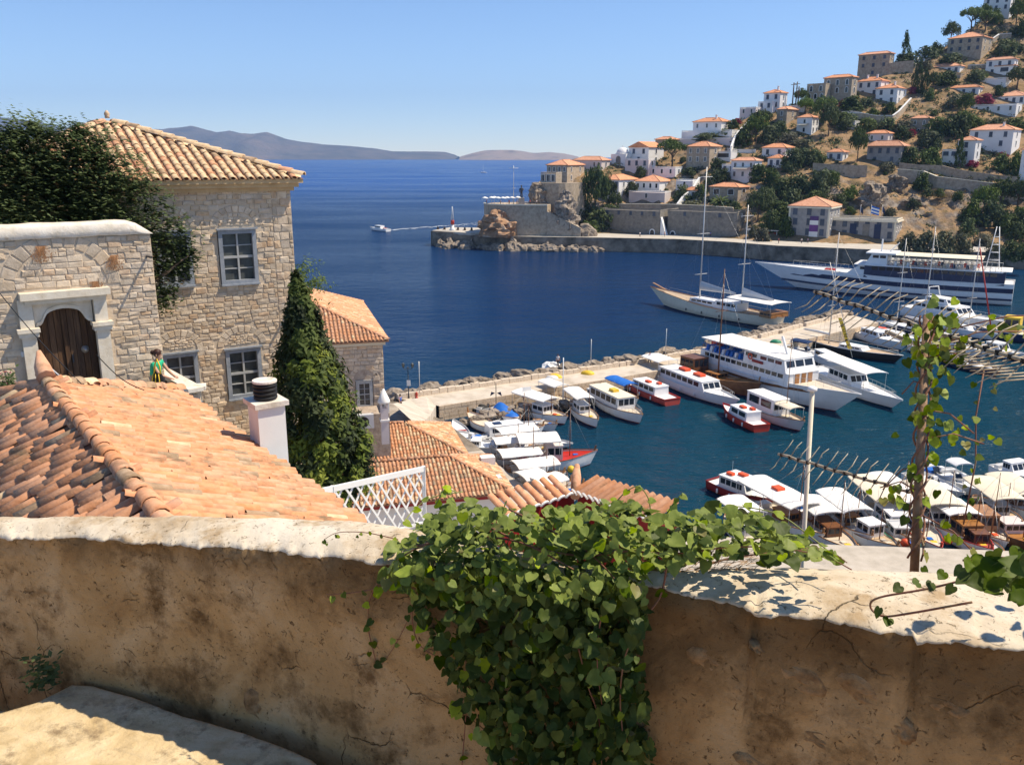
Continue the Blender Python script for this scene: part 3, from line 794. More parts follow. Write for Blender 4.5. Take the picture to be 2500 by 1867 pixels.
def plant(px, py, hp, wp, kind, m, label, D=None, lift=0):
 """hp, wp: height and width in photograph pixels at the place found on the hill"""
 p = at_hill(px, py) if D is None else at_y(px, py, D)
 k = p.y / 2120.0
 h = max(1.0, hp * k); w = max(1.0, wp * k)
 i = rng.randrange(4)
 if kind == 'shrub':
  o = link('shrub', pmesh('shrub', i, m)); o.location = p - Vector((0, 0, .15 * h)); o.scale = (w / 1.35, w / 1.35, h * 1.25); o.rotation_euler = (0, 0, rng.uniform(0, 6.28))
  tag(o, label, 'shrub', 'shrubs on the hillside')
 else:
  nm = {'round': 'broadleaf_tree', 'cone': 'conifer_tree', 'pine': 'pine_tree', 'cypress': 'cypress_tree'}[kind]
  o = thing(nm, label, 'tree', p, rng.uniform(0, 6.28), 'trees on the hillside')
  o.scale = (w / 1.6, w / 1.6, h * 1.08)
  link('crown', pmesh(kind, i, m), o); link('trunk', trunk_mesh(kind), o)
 return o
S, B, C_, P_, Y_ = 'shrub', 'round', 'cone', 'pine', 'cypress'
d_, m_, b_, o_, r_ = 'leaf_dark', 'leaf_mid', 'leaf_bright', 'leaf_olive', 'leaf_red'
PL = [
 (1452, 546, 128, 74, B, d_, 'tall dark tree in front of the headland stone house'), (1482, 505, 60, 52, B, d_, 'dark tree right of the headland stone house'),
 (1428, 546, 62, 60, S, d_, 0), (1462, 556, 46, 70, S, m_, 0), (1490, 535, 40, 60, S, d_, 0), (1500, 520, 46, 40, B, d_, 'dark tree at the end wall of the first warehouse'), (1440, 566, 30, 60, S, m_, 0),
 (1640, 411, 62, 66, P_, b_, 'umbrella pine with bare trunk beside the white gabled house'), (1563, 436, 30, 32, S, m_, 0), (1540, 474, 30, 34, S, d_, 0),
 (1815, 354, 46, 52, S, m_, 0), (1845, 347, 58, 54, B, m_, 'broad green tree in the middle of the garden above the cliff'), (1875, 352, 46, 50, S, d_, 0), (1900, 338, 42, 44, S, m_, 0), (1858, 312, 36, 62, B, d_, 'dark spreading tree under the white tower house'),
 (1925, 355, 30, 60, S, o_, 0), (1960, 372, 30, 50, S, o_, 0),
 (1965, 278, 34, 42, B, b_, 'bright green tree left of the dark stone mansion'), (2010, 302, 58, 62, B, b_, 'largest bright green tree below the dark stone mansion'), (2022, 332, 70, 46, B, m_, 'tall green tree right of the white cube house'), (1955, 252, 34, 34, B, b_, 'small bright tree beside the three skyline poles'),
 (2060, 306, 30, 64, S, m_, 0), (2080, 268, 32, 54, S, d_, 0), (2058, 262, 18, 22, S, r_, 0), (1750, 413, 26, 42, S, d_, 0), (1685, 427, 18, 44, S, d_, 0), (1745, 452, 36, 42, S, d_, 0), (1767, 442, 30, 32, S, d_, 0), (1770, 420, 10, 14, S, r_, 0),
 (1795, 517, 26, 38, S, b_, 0), (1665, 488, 36, 42, S, m_, 0), (1710, 484, 32, 38, S, m_, 0), (1690, 508, 20, 60, S, o_, 0),
 (1850, 442, 40, 50, S, d_, 0), (1880, 458, 46, 56, S, d_, 0), (1930, 414, 50, 60, S, d_, 0), (1962, 404, 44, 62, S, d_, 0), (1992, 400, 36, 46, S, m_, 0), (1905, 482, 50, 60, S, m_, 0), (1950, 474, 50, 66, S, d_, 0), (1870, 505, 50, 60, S, d_, 0), (1932, 508, 46, 60, S, d_, 0), (1900, 528, 40, 60, S, d_, 0),
 (2000, 474, 62, 62, S, m_, 0), (2030, 455, 40, 40, S, m_, 0), (1985, 505, 40, 50, S, m_, 0), (1850, 545, 74, 64, B, m_, 'green tree on the bank between second warehouse and archive'), (1882, 562, 50, 50, S, m_, 0), (1905, 548, 46, 46, S, d_, 0), (1918, 575, 46, 40, S, d_, 0), (1862, 590, 34, 44, S, o_, 0), (1840, 580, 30, 30, S, o_, 0),
 (2206, 158, 70, 40, C_, d_, 'blue green conifer beside the lonely skyline stone house'), (2212, 160, 32, 62, S, d_, 0), (2265, 120, 28, 56, S, d_, 0), (2285, 132, 26, 40, S, m_, 0), (2320, 107, 44, 38, B, d_, 'dark tree at the left corner of the largest stone mansion'),
 (2370, 78, 48, 54, P_, b_, 'yellow green pine on the crest above the largest stone mansion'), (2404, 80, 42, 54, P_, b_, 'second yellow green pine on the crest, right of the first'), (2382, 48, 36, 42, P_, d_, 'dark pine on the crest left of the top house'), (2404, 22, 32, 32, B, m_, 'tree on the crest touching the top house'),
 (2430, 58, 32, 32, S, m_, 0), (2480, 64, 54, 44, B, m_, 'tree at the right edge below the top house'), (2470, 22, 42, 52, B, d_, 'dark tree right of the top house'), (2496, 90, 42, 42, S, d_, 0), (2450, 138, 38, 58, S, m_, 0), (2320, 158, 26, 62, S, d_, 0),
 (2240, 228, 62, 17, Y_, d_, 'tallest slim cypress by the stepped white house'), (2256, 232, 52, 17, Y_, d_, 'slim cypress right of the tallest one'), (2231, 218, 42, 15, Y_, d_, 'short slim cypress left of the tallest one'), (2276, 224, 42, 32, B, m_, 'round green tree next to the slim cypresses'), (2270, 245, 30, 20, S, b_, 0), (2310, 208, 32, 52, S, d_, 0), (2385, 198, 28, 46, S, m_, 0),
 (2330, 265, 32, 52, S, o_, 0), (2356, 282, 46, 38, B, m_, 'olive toned tree left of the broad white terrace building'), (2405, 252, 22, 46, S, r_, 0), (2436, 238, 28, 26, S, d_, 0), (2482, 218, 46, 56, B, m_, 'rounded tree at the right edge under the blue shuttered house'),
 (2228, 228, 16, 22, S, r_, 0), (2072, 262, 22, 44, S, m_, 0), (2112, 258, 18, 44, S, d_, 0), (2082, 278, 16, 40, S, d_, 0), (2172, 278, 26, 38, S, d_, 0), (2065, 314, 30, 54, S, m_, 0), (2116, 317, 30, 48, S, m_, 0), (2166, 317, 28, 54, S, m_, 0), (2204, 320, 26, 52, S, o_, 0),
 (2202, 338, 30, 42, S, d_, 0), (2290, 328, 42, 62, S, m_, 0), (2332, 333, 52, 62, S, d_, 0), (2260, 348, 32, 52, S, d_, 0), (2352, 313, 40, 52, S, m_, 0), (2385, 312, 24, 42, S, b_, 0), (2440, 312, 24, 54, S, o_, 0), (2482, 317, 28, 54, S, m_, 0), (2223, 334, 18, 24, S, r_, 0),
 (2092, 398, 78, 42, B, m_, 'tall loose tree standing left of the broad roofed grey house'), (2220, 402, 42, 56, S, m_, 0), (2270, 402, 42, 52, S, m_, 0), (2266, 363, 42, 62, S, d_, 0), (2440, 418, 42, 46, S, m_, 0), (2482, 424, 52, 46, S, m_, 0), (2446, 388, 16, 30, S, r_, 0), (2372, 407, 14, 32, S, r_, 0), (2340, 408, 62, 32, C_, d_, 'layered conifer before the flat roofed white wing'),
 (2250, 462, 40, 42, S, d_, 0), (2165, 420, 24, 42, S, o_, 0), (2400, 525, 64, 64, B, m_, 'leafy tree below the long stone path wall'), (2440, 505, 58, 64, B, d_, 'dark leafy tree hard under the long stone path wall'), (2482, 515, 72, 64, B, d_, 'dark leafy tree under the path wall at the right edge'), (2420, 550, 62, 74, S, d_, 0), (2372, 540, 52, 52, S, m_, 0), (2495, 565, 52, 54, S, d_, 0), (2460, 565, 42, 54, S, m_, 0),
 (2362, 574, 42, 44, S, b_, 0), (2215, 612, 46, 54, S, o_, 0), (2256, 614, 52, 62, S, o_, 0), (2300, 617, 54, 64, S, o_, 0), (2346, 614, 46, 54, S, o_, 0), (2482, 584, 42, 54, S, m_, 0), (2466, 634, 46, 54, S, m_, 0), (2496, 655, 42, 54, S, m_, 0), (2400, 600, 30, 50, S, o_, 0), (2430, 620, 30, 50, S, o_, 0),
 (2075, 484, 30, 44, S, m_, 0), (2050, 500, 26, 40, S, m_, 0), (1322, 446, 22, 12, S, r_, 0), (1364, 447, 16, 20, S, r_, 0), (1800, 297, 12, 22, S, r_, 0), (1725, 334, 18, 70, S, m_, 0), (1768, 330, 14, 30, S, m_, 0), (1790, 312, 20, 30, S, d_, 0),
]
_names = {'leaf_dark': 'dark green', 'leaf_mid': 'mid green', 'leaf_bright': 'bright green', 'leaf_olive': 'grey green', 'leaf_red': 'red flowering'}
def near_house(p):
 return min(houses, key=lambda h: (h[0] - p).length)[0]
_hl = [(o.location.copy(), o["label"]) for o in COL.objects if o.parent is None and o.get("category") in ("house", "warehouse", "building", "terrace", "chapel")]
def shrub_label(p, m, h):
 c, lab = min(_hl, key=lambda q: (q[0] - p).length)
 side = 'right of' if p.x - c.x > 6 else 'above' if p.z > c.z + 3 else 'below' if p.z < c.z - 2 else 'left of' if c.x - p.x > 14 else 'beside'
 lab = lab.split(' with ')[0]
 return ' '.join(f"{'small' if h < 2.6 else 'tall' if h > 6 else 'bushy'} {_names[m]} shrub {side} the {lab}".split()[:16])
def relabel(o, m):
 o["label"] = shrub_label(o.location, m, o.scale.z)
for px, py, hp, wp, kind, m, lab in PL:
 o = plant(px, py, hp, wp, kind, m, lab or 'x')
 if not lab: relabel(o, m)
n = 0
while n < 110:
 px = rng.uniform(1560, 2520); py = rng.uniform(60, 600)
 if py < np.interp(px, SKX, SKY_) + 14: continue
 p = at_hill(px, py)
 if p.y - float(shore(p.x)) < 22: continue
 near = any((c.xy - p.xy).length < 13 for c, W, Dp, t in houses)
 s = rng.uniform(7, 12) if near else rng.uniform(12, 30)
 m = rng.choice([d_, m_, m_, o_, d_, d_])
 relabel(plant(px, py, s * rng.uniform(.6, 1), s * 1.2, S, m, 'x'), m); n += 1
# low scrub covering the slope
def in_house(x, y):
 for c, W, Dp, t in houses:
  dx, dy = x - c.x, y - c.y
  u = dx * math.cos(t) + dy * math.sin(t); v = -dx * math.sin(t) + dy * math.cos(t)
  if -W - 1 < u < 1 and -1 < v < Dp + 1: return True
 return False
sb = MB(); n = 0; rs = random.Random(21)
while n < 3000:
 a = rs.uniform(.10, .72); y = rs.uniform(262, 560); x = a * y
 d = y - float(shore(x))
 if d < 20 or d > 290: continue
 f = mnoise.fractal(Vector((x * .035, y * .035, 2.0)), 1.0, 2.0, 3)
 if f < -.12 + (.35 if 26 < d < 62 and x > 95 else 0):
  if rs.random() < .93: continue
 if in_house(x, y): continue
 n += 1
 z = hill_z(x, y) + rough(x, y, hill_z(x, y))
 r = rs.uniform(.7, 2.3); hh = r * rs.uniform(.6, 1.1); mi = rs.choice([0, 0, 1, 1, 2])
 pts = []
 for _ in range(26):
  v = Vector((rs.gauss(0, 1), rs.gauss(0, 1), abs(rs.gauss(0, 1)))).normalized() * (rs.random() ** .35)
  pts.append(((x + v.x * r, y + v.y * r, z + v.z * hh), v))
 leaf_cloud(sb, pts, .42, rs, mi)
tag(part('hillside_scrub', sb, [MT[d_], MT[m_], MT[o_]]), 'low scrub covering the dry slope between the houses', 'scrub', kind='stuff')
# palm behind the second warehouse
pp = at_hill(1757, 516)
r = thing('palm_tree', 'bushy palm with arching fronds behind the second warehouse', 'tree', pp, 0, 'trees on the hillside')
tb = MB().tube([(0, 0, -1), (0, 0, 1.5), (.1, 0, 2.6)], [.4, .35, .3], 8); part('trunk', tb, MT['bark'], r)
fb = MB()
for k in range(46):
 t = rng.uniform(0, 6.28); el = rng.uniform(-.1, 1.3); Lf = rng.uniform(3.0, 4.2)
 prev = Vector((0, 0, 2.6)); pts = [prev]; dv = Vector((math.cos(t) * math.cos(el), math.sin(t) * math.cos(el), math.sin(el)))
 for q in range(5):
  prev = prev + dv * Lf / 5; pts.append(prev); dv = (dv + Vector((0, 0, -.24))).normalized()
 s = Vector((-math.sin(t), math.cos(t), 0))
 for q in range(5):
  wa = .5 * (1 - abs(q - 2) / 4); wb = .5 * (1 - abs(q - 1) / 4)
  for sg in (-1, 1):
   fb.add([pts[q], pts[q + 1], pts[q + 1] + s * sg * wb * .8 - Vector((0, 0, .25)), pts[q] + s * sg * wa * .8 - Vector((0, 0, .25))], [(0, 1, 2, 3)])
part('crown', fb, MT['leaf_mid'], r)
# dry grass on the ledge
db = MB(); c0 = at_hill(2315, 478)
for k in range(900):
 a = at_hill(rng.uniform(2270, 2360), rng.uniform(466, 484)) if k % 12 == 0 else a + Vector((rng.gauss(0, .5), rng.gauss(0, .4), 0))
 h = rng.uniform(.5, 1.2); t = rng.uniform(0, 3.14); dx, dy = .1 * math.cos(t), .1 * math.sin(t)
 db.add([(a.x - dx, a.y - dy, a.z), (a.x + dx, a.y + dy, a.z), (a.x + rng.gauss(0, .3), a.y + rng.gauss(0, .3), a.z + h)], [(0, 1, 2)])
tag(part('dry_grass', db, MT['dry']), 'tuft of golden dry grass on the cliff ledge', 'grass', kind='stuff')
# ---------------------------------------------------------------- quay edge, bastion and headland across the harbour
def wall_strip(mb, pts, z0, z1, thick):
 """pts along the front face (xy); thickness goes to +normal (away)"""
 pts = [Vector((p[0], p[1], 0)) for p in pts]
 N = []
 for i, p in enumerate(pts):
  d = (pts[min(i + 1, len(pts) - 1)] - pts[max(i - 1, 0)]).normalized(); N.append(Vector((-d.y, d.x, 0)))
 vs = []
 for p, n in zip(pts, N):
  q = p + n * thick
  vs += [(p.x, p.y, z0), (p.x, p.y, z1), (q.x, q.y, z1), (q.x, q.y, z0)]
 fs = []
 for i in range(len(pts) - 1):
  a, b = i * 4, i * 4 + 4
  fs += [(a, b, b + 1, a + 1), (a + 1, b + 1, b + 2, a + 2), (a + 2, b + 2, b + 3, a + 3)]
 fs += [(0, 1, 2, 3), tuple(len(vs) - 4 + k for k in (3, 2, 1, 0))]
 return mb.add(vs, fs)
MT['quay_dark'] = mat('old_quay_masonry', [(.08, .068, .05), (.20, .165, .125), (.32, .27, .21)], .35, .9, .7, 1.5, stain=(.05, .055, .04), stain_scale=.25, bdist=.1)
MT['paving_far'] = mat('pale_quay_paving', [(.42, .38, .32), (.52, .48, .41)], .3, .9)
MT['rock'] = mat('weathered_limestone', [(.10, .08, .06), (.24, .195, .15), (.38, .32, .255)], 1.3, .9, .8, 2.2, rand=.12, bdist=.15)
MT['rock_rust'] = mat('rust_stained_limestone', [(.20, .12, .07), (.38, .22, .12), (.46, .38, .30)], .35, .9, .8, 1.6, bdist=.2)
qx = [-26, -14, -2, 10, 20, 29, 40, 52, 60, 66, 72, 78, 88, 100, 120, 140, 170]
qp = [(x, float(shore(x)) - 3.6) for x in qx]
struct('quay_wall', wall_strip(MB(), qp, -3, 4.42, 7.0), MT['quay_dark'])
qp2 = [(x, float(shore(x)) - 3.2) for x in qx]
struct('quay_pavement', wall_strip(MB(), qp2, 4.3, 4.46, 19), MT['paving_far'])
# low pale tip platform
tip = MB().prism([(-27.5, 303.5), (-14, 293), (-6, 295), (-4, 312), (-22, 318)], 4.2, 5.0)
struct('bastion_platform', tip, MT['paving_far'])
tw = MB().prism([(-28, 302.5), (-26.5, 300.5), (-20, 297), (-20, 299), (-26, 304)], -3, 4.9)
struct('tip_wall', tw, MT['quay_dark'])
def rock_lump(seed, n=14, m=9, sq=.75, amp=.35):
 mb = MB(); P = []
 for i in range(m):
  ph = math.pi * i / (m - 1); row = []
  for k in range(n + 1):
   t = 2 * math.pi * (k % n) / n
   v = Vector((math.sin(ph) * math.cos(t), math.sin(ph) * math.sin(t), math.cos(ph)))
   nn = mnoise.fractal(v * 1.3 + Vector((seed * 3.7, seed, 0)), .9, 2.1, 4) + .45 * mnoise.cell(v * 1.6 + Vector((seed, 0, seed)))
   v = v * (1 + amp * nn); v.z *= sq
   row.append(v)
  P.append(row)
 return mb.grid(P, smooth=False)
BOULD = [rock_lump(s).mesh('boulder', MT['rock']) for s in range(6)]
def boulder(p, s, label, group, i=None, rz=None):
 o = link('boulder', BOULD[rng.randrange(6) if i is None else i])
 o.location = p; o.scale = s if not isinstance(s, (int, float)) else (s, s, s)
 o.rotation_euler = (rng.uniform(-.2, .2), rng.uniform(-.2, .2), rng.uniform(0, 6.28) if rz is None else rz)
 return tag(o, label, 'boulder', group)
for px, py, s in ((1086, 592, 2.6), (1092, 604, 2.0), (1126, 594, 2.4), (1134, 606, 1.8), (1148, 586, 2.6), (1150, 602, 1.6), (1192, 606, 2.2), (1214, 608, 2.6), (1222, 600, 1.4), (1252, 590, 3.2), (1262, 602, 2.8), (1282, 604, 2.4), (1300, 598, 2.4),
     (1316, 606, 1.9), (1336, 600, 3.0), (1352, 604, 2.2), (1366, 604, 2.0), (1394, 602, 2.6), (1412, 598, 2.2), (1426, 608, 1.6), (1448, 609, 2.2), (1466, 611, 1.3), (1176, 604, 1.5)):
 x = at_z(px, py, .4); y = float(shore(x.x)) - 4.6
 boulder(Vector((x.x, min(x.y, y), .3)), (s * 1.05, s * .9, s * 1.0), 'pale boulder at the foot of the far quay wall', 'boulders below the bastion')
# bastion terrace and its rock
T0 = 14.2
bw = MB().prism([(-9.5, 300), (-8, 293), (-2, 289.5), (4, 288.5), (11.5, 288.8), (13.5, 300), (5, 312), (-6, 308)], 4.0, T0)
r = thing('bastion', 'pale stone bastion wall carrying a crowded cafe terrace', 'bastion', (0, 0, 0))
part('bastion_wall', bw, MT['stone_far'], r)
ed = MB()
for a, b in (((-9.5, 300), (-8, 293)), ((-8, 293), (-2, 289.5)), ((-2, 289.5), (4, 288.5)), ((4, 288.5), (11.5, 288.8))):
 ed.beam((a[0], a[1], T0 + .2), (b[0], b[1], T0 + .2), .5, .4)
part('parapet', ed, MT['trim'], r)
ramp = MB()
A = at_y(1335, 516, 288.6); B2 = at_y(1418, 557, 285.2)
ramp.add([(A.x, A.y, 4), (B2.x, B2.y, 4), (B2.x, B2.y, B2.z), (A.x, A.y, A.z), (A.x + 1, A.y + 5, 4), (B2.x + 1, B2.y + 5, 4), (B2.x + 1, B2.y + 5, B2.z - .2), (A.x + 1, A.y + 5, A.z - .2)],
   [(0, 1, 2, 3), (3, 2, 6, 7), (1, 5, 6, 2), (0, 3, 7, 4), (5, 4, 7, 6)])
part('ramp_wall', ramp, MT['stone_far'], r)
def rock_mass(name, label, px0, px1, py0, py1, D, m, seed, depth=5.0, amp=1.0):
 """faceted rock face filling a stretch of the sight lines, with real depth behind it"""
 a = at_y(px0, py1, D); b = at_y(px1, py1, D); t = at_y((px0 + px1) / 2, py0, D)
 cx, w, h = (a.x + b.x) / 2, (b.x - a.x) / 2, t.z - a.z
 mb = MB(); P = []
 for i in range(22):
  ph = i / 21.0; row = []
  for k in range(45):
   th = 2 * math.pi * (k % 44) / 44
   rr = math.sin(min(1.0, (1 - ph) * 1.0 + .0) * math.pi / 2) ** .55
   p = Vector((cx + w * rr * math.cos(th), D + depth * rr * math.sin(th), a.z - 1 + (h + 1) * ph ** .9))
   q = Vector((p.x * .28 + seed, p.y * .28, p.z * .34))
   n = mnoise.fractal(q, .8, 2.2, 5) + .8 * mnoise.cell(q * 1.3)
   dv = Vector((math.cos(th), math.sin(th), .3))
   row.append(p + dv * (n * 1.1 - .5) * amp * (1 if ph < .98 else .2))
  P.append(row)
 return tag(part(name, mb.grid(P, smooth=False), MT[m]), label, 'rock')
rock_mass('rock_outcrop', 'rust stained rock under the bastion terrace', 1164, 1270, 508, 568, 291, 'rock_rust', 1.3, 6.5)
for q, (a, b, c, d) in enumerate(((1082, 1116, 578, 612), (1140, 1164, 574, 610), (1236, 1266, 576, 614), (1326, 1350, 588, 616))):
 rock_mass('rock_outcrop', ('brown rock breaking the water at the very harbour tip', 'brown rock against the quay left of the rust stained rock', 'brown rock against the quay under the pale bastion wall', 'brown rock against the quay below the bastion ramp')[q], a, b, c, d, float(shore(at_z((a + b) / 2, d, 0).x)) - 4.2, 'rock', 60 + q * 4.1, 2.4, .7)
rock_mass('rock_outcrop', 'tall pale crag between bastion ramp and dark tree', 1345, 1412, 462, 552, 292, 'rock', 4.1, 6)
rock_mass('rock_outcrop', 'grey rock carrying the round retaining wall of the headland house', 1284, 1352, 440, 506, 303, 'rock', 7.7, 6)
rock_mass('rock_outcrop', 'low pale rocks at the foot of the bastion ramp', 1388, 1462, 545, 572, 288, 'rock', 9.9, 2.5, .6)
rock_mass('rock_outcrop', 'slanting pale rock beside the left edge of the archive building', 1806, 1850, 565, 602, 280, 'rock', 12.2, 3, .6)
for q, (a, b, c, d, D) in enumerate(((2085, 2165, 440, 520, 288), (2140, 2215, 425, 505, 296), (2180, 2262, 470, 560, 285), (2225, 2290, 520, 585, 276), (2265, 2345, 480, 540, 288), (2030, 2100, 470, 520, 300))):
 rock_mass('rock_outcrop', ('craggy grey cliff rock directly behind the archive building roof', 'high craggy rock under the broad roofed grey house', 'slanting layered rock right of the archive building', 'low layered rock above the grey green shrubs',
        'square brown rock with golden grass on top', 'flat brown rock over the orange archive roof')[q], a, b, c, d, D, 'rock' if q != 4 else 'rock_rust', 20 + q * 3.3, 6, 1.4)
# round retaining wall of the headland house
rw = MB(); pts = []
for k in range(9):
 px = 1298 + k * 16.5; Dk = 306 - 8 * math.sin(math.pi * k / 8) ; p = at_y(px, 447, Dk); pts.append((p.x, p.y))
zt = at_y(1360, 447, 300).z
o = tag(part('retaining_wall', wall_strip(rw, pts, 8, zt, 3), MT['stone_far']), 'curved stone retaining wall beneath the headland stone house', 'wall', 'walls on the hillside')
sunroom = at_y(1356, 449, 302)
hs_ = house('sunroom', 'glazed ground floor sunroom of the headland stone house', 1320, 1357, 1366, 422, 449, wall='stone_far', roof='flat', rows=(3,), win='win', D=303, th=-30, side=0, cat='sunroom', group='houses on the headland', win_size=(1.5, 2.4))
# lighthouse beacon at the tip
bp_ = at_y(1105, 562, 303); bp_.z = 4.9
r = thing('beacon', 'small white harbour beacon with red band and lattice top', 'beacon', bp_)
b = MB().lathe((0, 0, 0), [(1.0, 0), (1.0, .6), (.55, .8), (.5, 2.2)], 12); part('base', b, MT['frame_white'], r)
b = MB().lathe((0, 0, 2.2), [(.62, 0), (.62, 1.3), (.5, 1.4)], 12); part('red_band', b, MT['red'], r)
b = MB()
for k in range(4):
 t = k * math.pi / 2 + .78; b.tube([(.45 * math.cos(t), .45 * math.sin(t), 3.6), (.08 * math.cos(t), .08 * math.sin(t), 8.2)], .09, 4)
for z in (4.6, 5.8, 7.0):
 rr = .45 - (z - 3.6) * .08; b.tube([(rr * math.cos(t), rr * math.sin(t), z) for t in [k * math.pi / 2 + .78 for k in range(5)]], .06, 4)
part('lattice_top', b, MT['frame_white'], r)
# statue on its pedestal
sp = at_y(1273, 503, 297); sp.z = T0
r = thing('statue', 'dark bronze standing figure on a stone pedestal at the terrace edge', 'statue', sp)
part('pedestal', MB().box((0, 0, 1.1), (2.2, 2.2, 2.2), taper=.85), MT['stone_gray'], r)
b = MB(); b.tube([(-.25, 0, 2.2), (-.22, 0, 3.4), (-.1, 0, 4.0)], [.24, .2, .3], 6); b.tube([(.25, 0, 2.2), (.2, 0, 3.4), (.1, 0, 4.0)], [.24, .2, .3], 6)
b.tube([(0, 0, 3.7), (0, 0, 4.4), (0, 0, 5.1), (0, 0, 5.5), (0, 0, 5.7)], [.36, .42, .5, .2, .15], 8); b.lathe((0, 0, 5.65), [(.12, 0), (.26, .2), (.28, .4), (.15, .6)], 8)
b.tube([(-.5, 0, 5.2), (-.7, .1, 4.5), (-.5, -.2, 3.9)], [.16, .13, .1], 5); b.tube([(.5, 0, 5.2), (.75, -.1, 4.7), (.5, -.5, 4.6)], [.16, .13, .1], 5)
part('figure', b, MT['metal_dark'], r)
fp = at_y(1254, 503, 296); fp.z = T0
r = thing('signal_mast', 'tall thin signal mast with two yards on the bastion terrace', 'mast', fp)
ht = at_y(1254, 404, 296).z - T0
part('pole', MB().tube([(0, 0, 0), (0, 0, ht)], [.14, .07], 6), MT['alu'], r)
part('yard', MB().tube([(-1.6, 0, ht * .93), (1.6, 0, ht * .93)], .06, 5), MT['alu'], r)
part('yard', MB().tube([(-.6, 0, ht * .42), (.6, 0, ht * .42)], .05, 5), MT['alu'], r)
# parasols on the terrace
for k, px in enumerate((1184, 1200, 1207, 1228, 1238, 1264, 1216, 1250)):
 p = at_y(px, 506, 292.5 + (k % 3) * 2.0); p.z = T0
 r = thing('cafe_parasol', 'small pale parasol on the bastion cafe terrace', 'parasol', p, 0, 'parasols on the bastion terrace')
 part('canopy', MB().lathe((0, 0, 2.1), [(1.3, 0), (.7, .35), (.05, .6)], 8), MT['canvas'], r)
 part('pole', MB().tube([(0, 0, 0), (0, 0, 2.3)], .05, 5), MT['alu'], r)
# three tall poles on the skyline, cannon line on the platform
for k, px in enumerate((1934, 1942, 1947)):
 p = at_hill(px, 262)
 r = thing('utility_pole', ('tall dark utility pole on the skyline, leftmost of three', 'tall dark utility pole on the skyline, middle of three', 'shorter dark utility pole on the skyline, rightmost of three')[k], 'pole', p, 0, 'poles on the skyline')
 h = at_y(px, (202, 200, 211)[k], p.y).z - p.z
 part('pole', MB().tube([(0, 0, -1), (0, 0, h)], [.3, .2], 6), MT['wood_dark'], r)
 part('crossarm', MB().beam((-1.2, 0, h - .8), (1.2, 0, h - .8), .15, .2), MT['wood_dark'], r)
for k in range(6):
 p = Vector((-26 + k * 2.4, 302 - k * .9 + 6, 5.0))
 r = thing('cannon', 'old iron cannon on the low platform at the harbour tip', 'cannon', p, R(100), 'cannons on the low platform')
 part('barrel', MB().tube([(-1.1, 0, .7), (-.9, 0, .75), (1.3, 0, .85)], [.28, .3, .17], 8), MT['metal_dark'], r)
 part('carriage', MB().box((-.3, 0, .3), (1.4, .8, .6), taper=.7), MT['wood_dark'], r)
# flags on the archive wing
ap = arch_wing.location + Vector((-14, 8, 0))
topz = at_y(2130, 540, 262).z
for k, px in enumerate((2099, 2125, 2152)):
 p = at_y(px, 532, 266); p.z = topz - .6
 r = thing('flagpole', ('flagpole with drooping dark flag, left on the archive roof', 'flagpole with blue and white striped flag on the archive roof', 'flagpole with drooping dark flag, right on the archive roof')[k], 'flagpole', p, 0, 'flagpoles on the archive roof')
 part('pole', MB().tube([(0, 0, 0), (0, 0, 5.2)], .06, 5), MT['alu'], r)
 if k == 1:
  f = MB()
  for q in range(5): f.grid([[(x, .18 * math.sin(x * 2.2), 4.9 - q * .45 - x * .3), (x, .18 * math.sin(x * 2.2), 4.45 - q * .45 - x * .3)] for x in (0, .5, 1, 1.5, 2, 2.4)], mi=q % 2, smooth=False)
  part('flag', f, [MT['blue'], MT['frame_white']], r)
 else:
  f = MB().grid([[(x, .2 * math.sin(x * 3), 5.0 - x * 1.5), (x, .2 * math.sin(x * 3), 3.3 - x * 1.2)] for x in (0, .3, .6, .9)], smooth=False); part('flag', f, MT['navy'], r)
# a red awning stall on the quay
qp_ = at_y(1862, 600, 279); qp_.z = 4.46
r = thing('kiosk', 'low white kiosk with a red awning between warehouse and archive', 'kiosk', qp_, R(-33))
part('counter', MB().box((0, .5, 1.0), (8, 2.2, 2.0)), MT['red'], r); part('roof', MB().box((0, .3, 2.7), (10, 3.2, .2)), MT['white'], r)
pk = MB()
for x in (-4.5, 0, 4.5): pk.box((x, -1, 1.3), (.15, .15, 2.6))
part('posts', pk, MT['frame_white'], r)
# ---------------------------------------------------------------- the near shore: ground
MT['near_ground'] = mat('trodden_earth_and_paving', [(.20, .16, .12), (.34, .29, .23), (.42, .37, .30)], .5, .95, .5, 3)
MT['paving'] = mat('worn_stone_paving', [(.36, .32, .26), (.46, .41, .34), (.52, .47, .40)], .7, .9, .4, 5, stain=(.25, .22, .18), stain_scale=.4)
COAST = [(-60, 104), (-14, 100), (-7.5, 92), (-3, 82), (.5, 73.5), (6, 66), (14, 62.2), (22, 60.5), (40, 59), (70, 57), (140, 50)]
cxs, cys = [c[0] for c in COAST], [c[1] for c in COAST]
def near_z(x, y):
 yc = float(np.interp(x, cxs, cys)); d = yc - y
 if d <= 9: return 1.5 + (0 if x > -4 else min(1, (-4 - x) / 4) * max(0, d) * .12)
 z = 1.5 + (d - 9) * (.30 if x > 2 else .15)
 return max(1.5, min(z, 19.5, 30 - .62 * y + (0 if x > 2 else 40)))
P = []
for x in np.linspace(-60, 90, 76):
 yc = float(np.interp(x, cxs, cys))
 P.append([(x, yc - t * (yc - 4.6), near_z(x, yc - t * (yc - 4.6)) if yc - t * (yc - 4.6) > 8 else min(near_z(x, 8), 19.5)) for t in np.linspace(0, 1, 60)])
struct('shore_ground', MB().grid(P), MT['near_ground'])
kq = MB()
struct('near_quay', wall_strip(kq, COAST[::-1], -3, 1.62, 1.6), MT['quay_dark'])
kp = MB()
struct('quay_paving', wall_strip(kp, [(x, y - .1) for x, y in COAST[3:]][::-1], 1.3, 1.66, 9), MT['paving'])
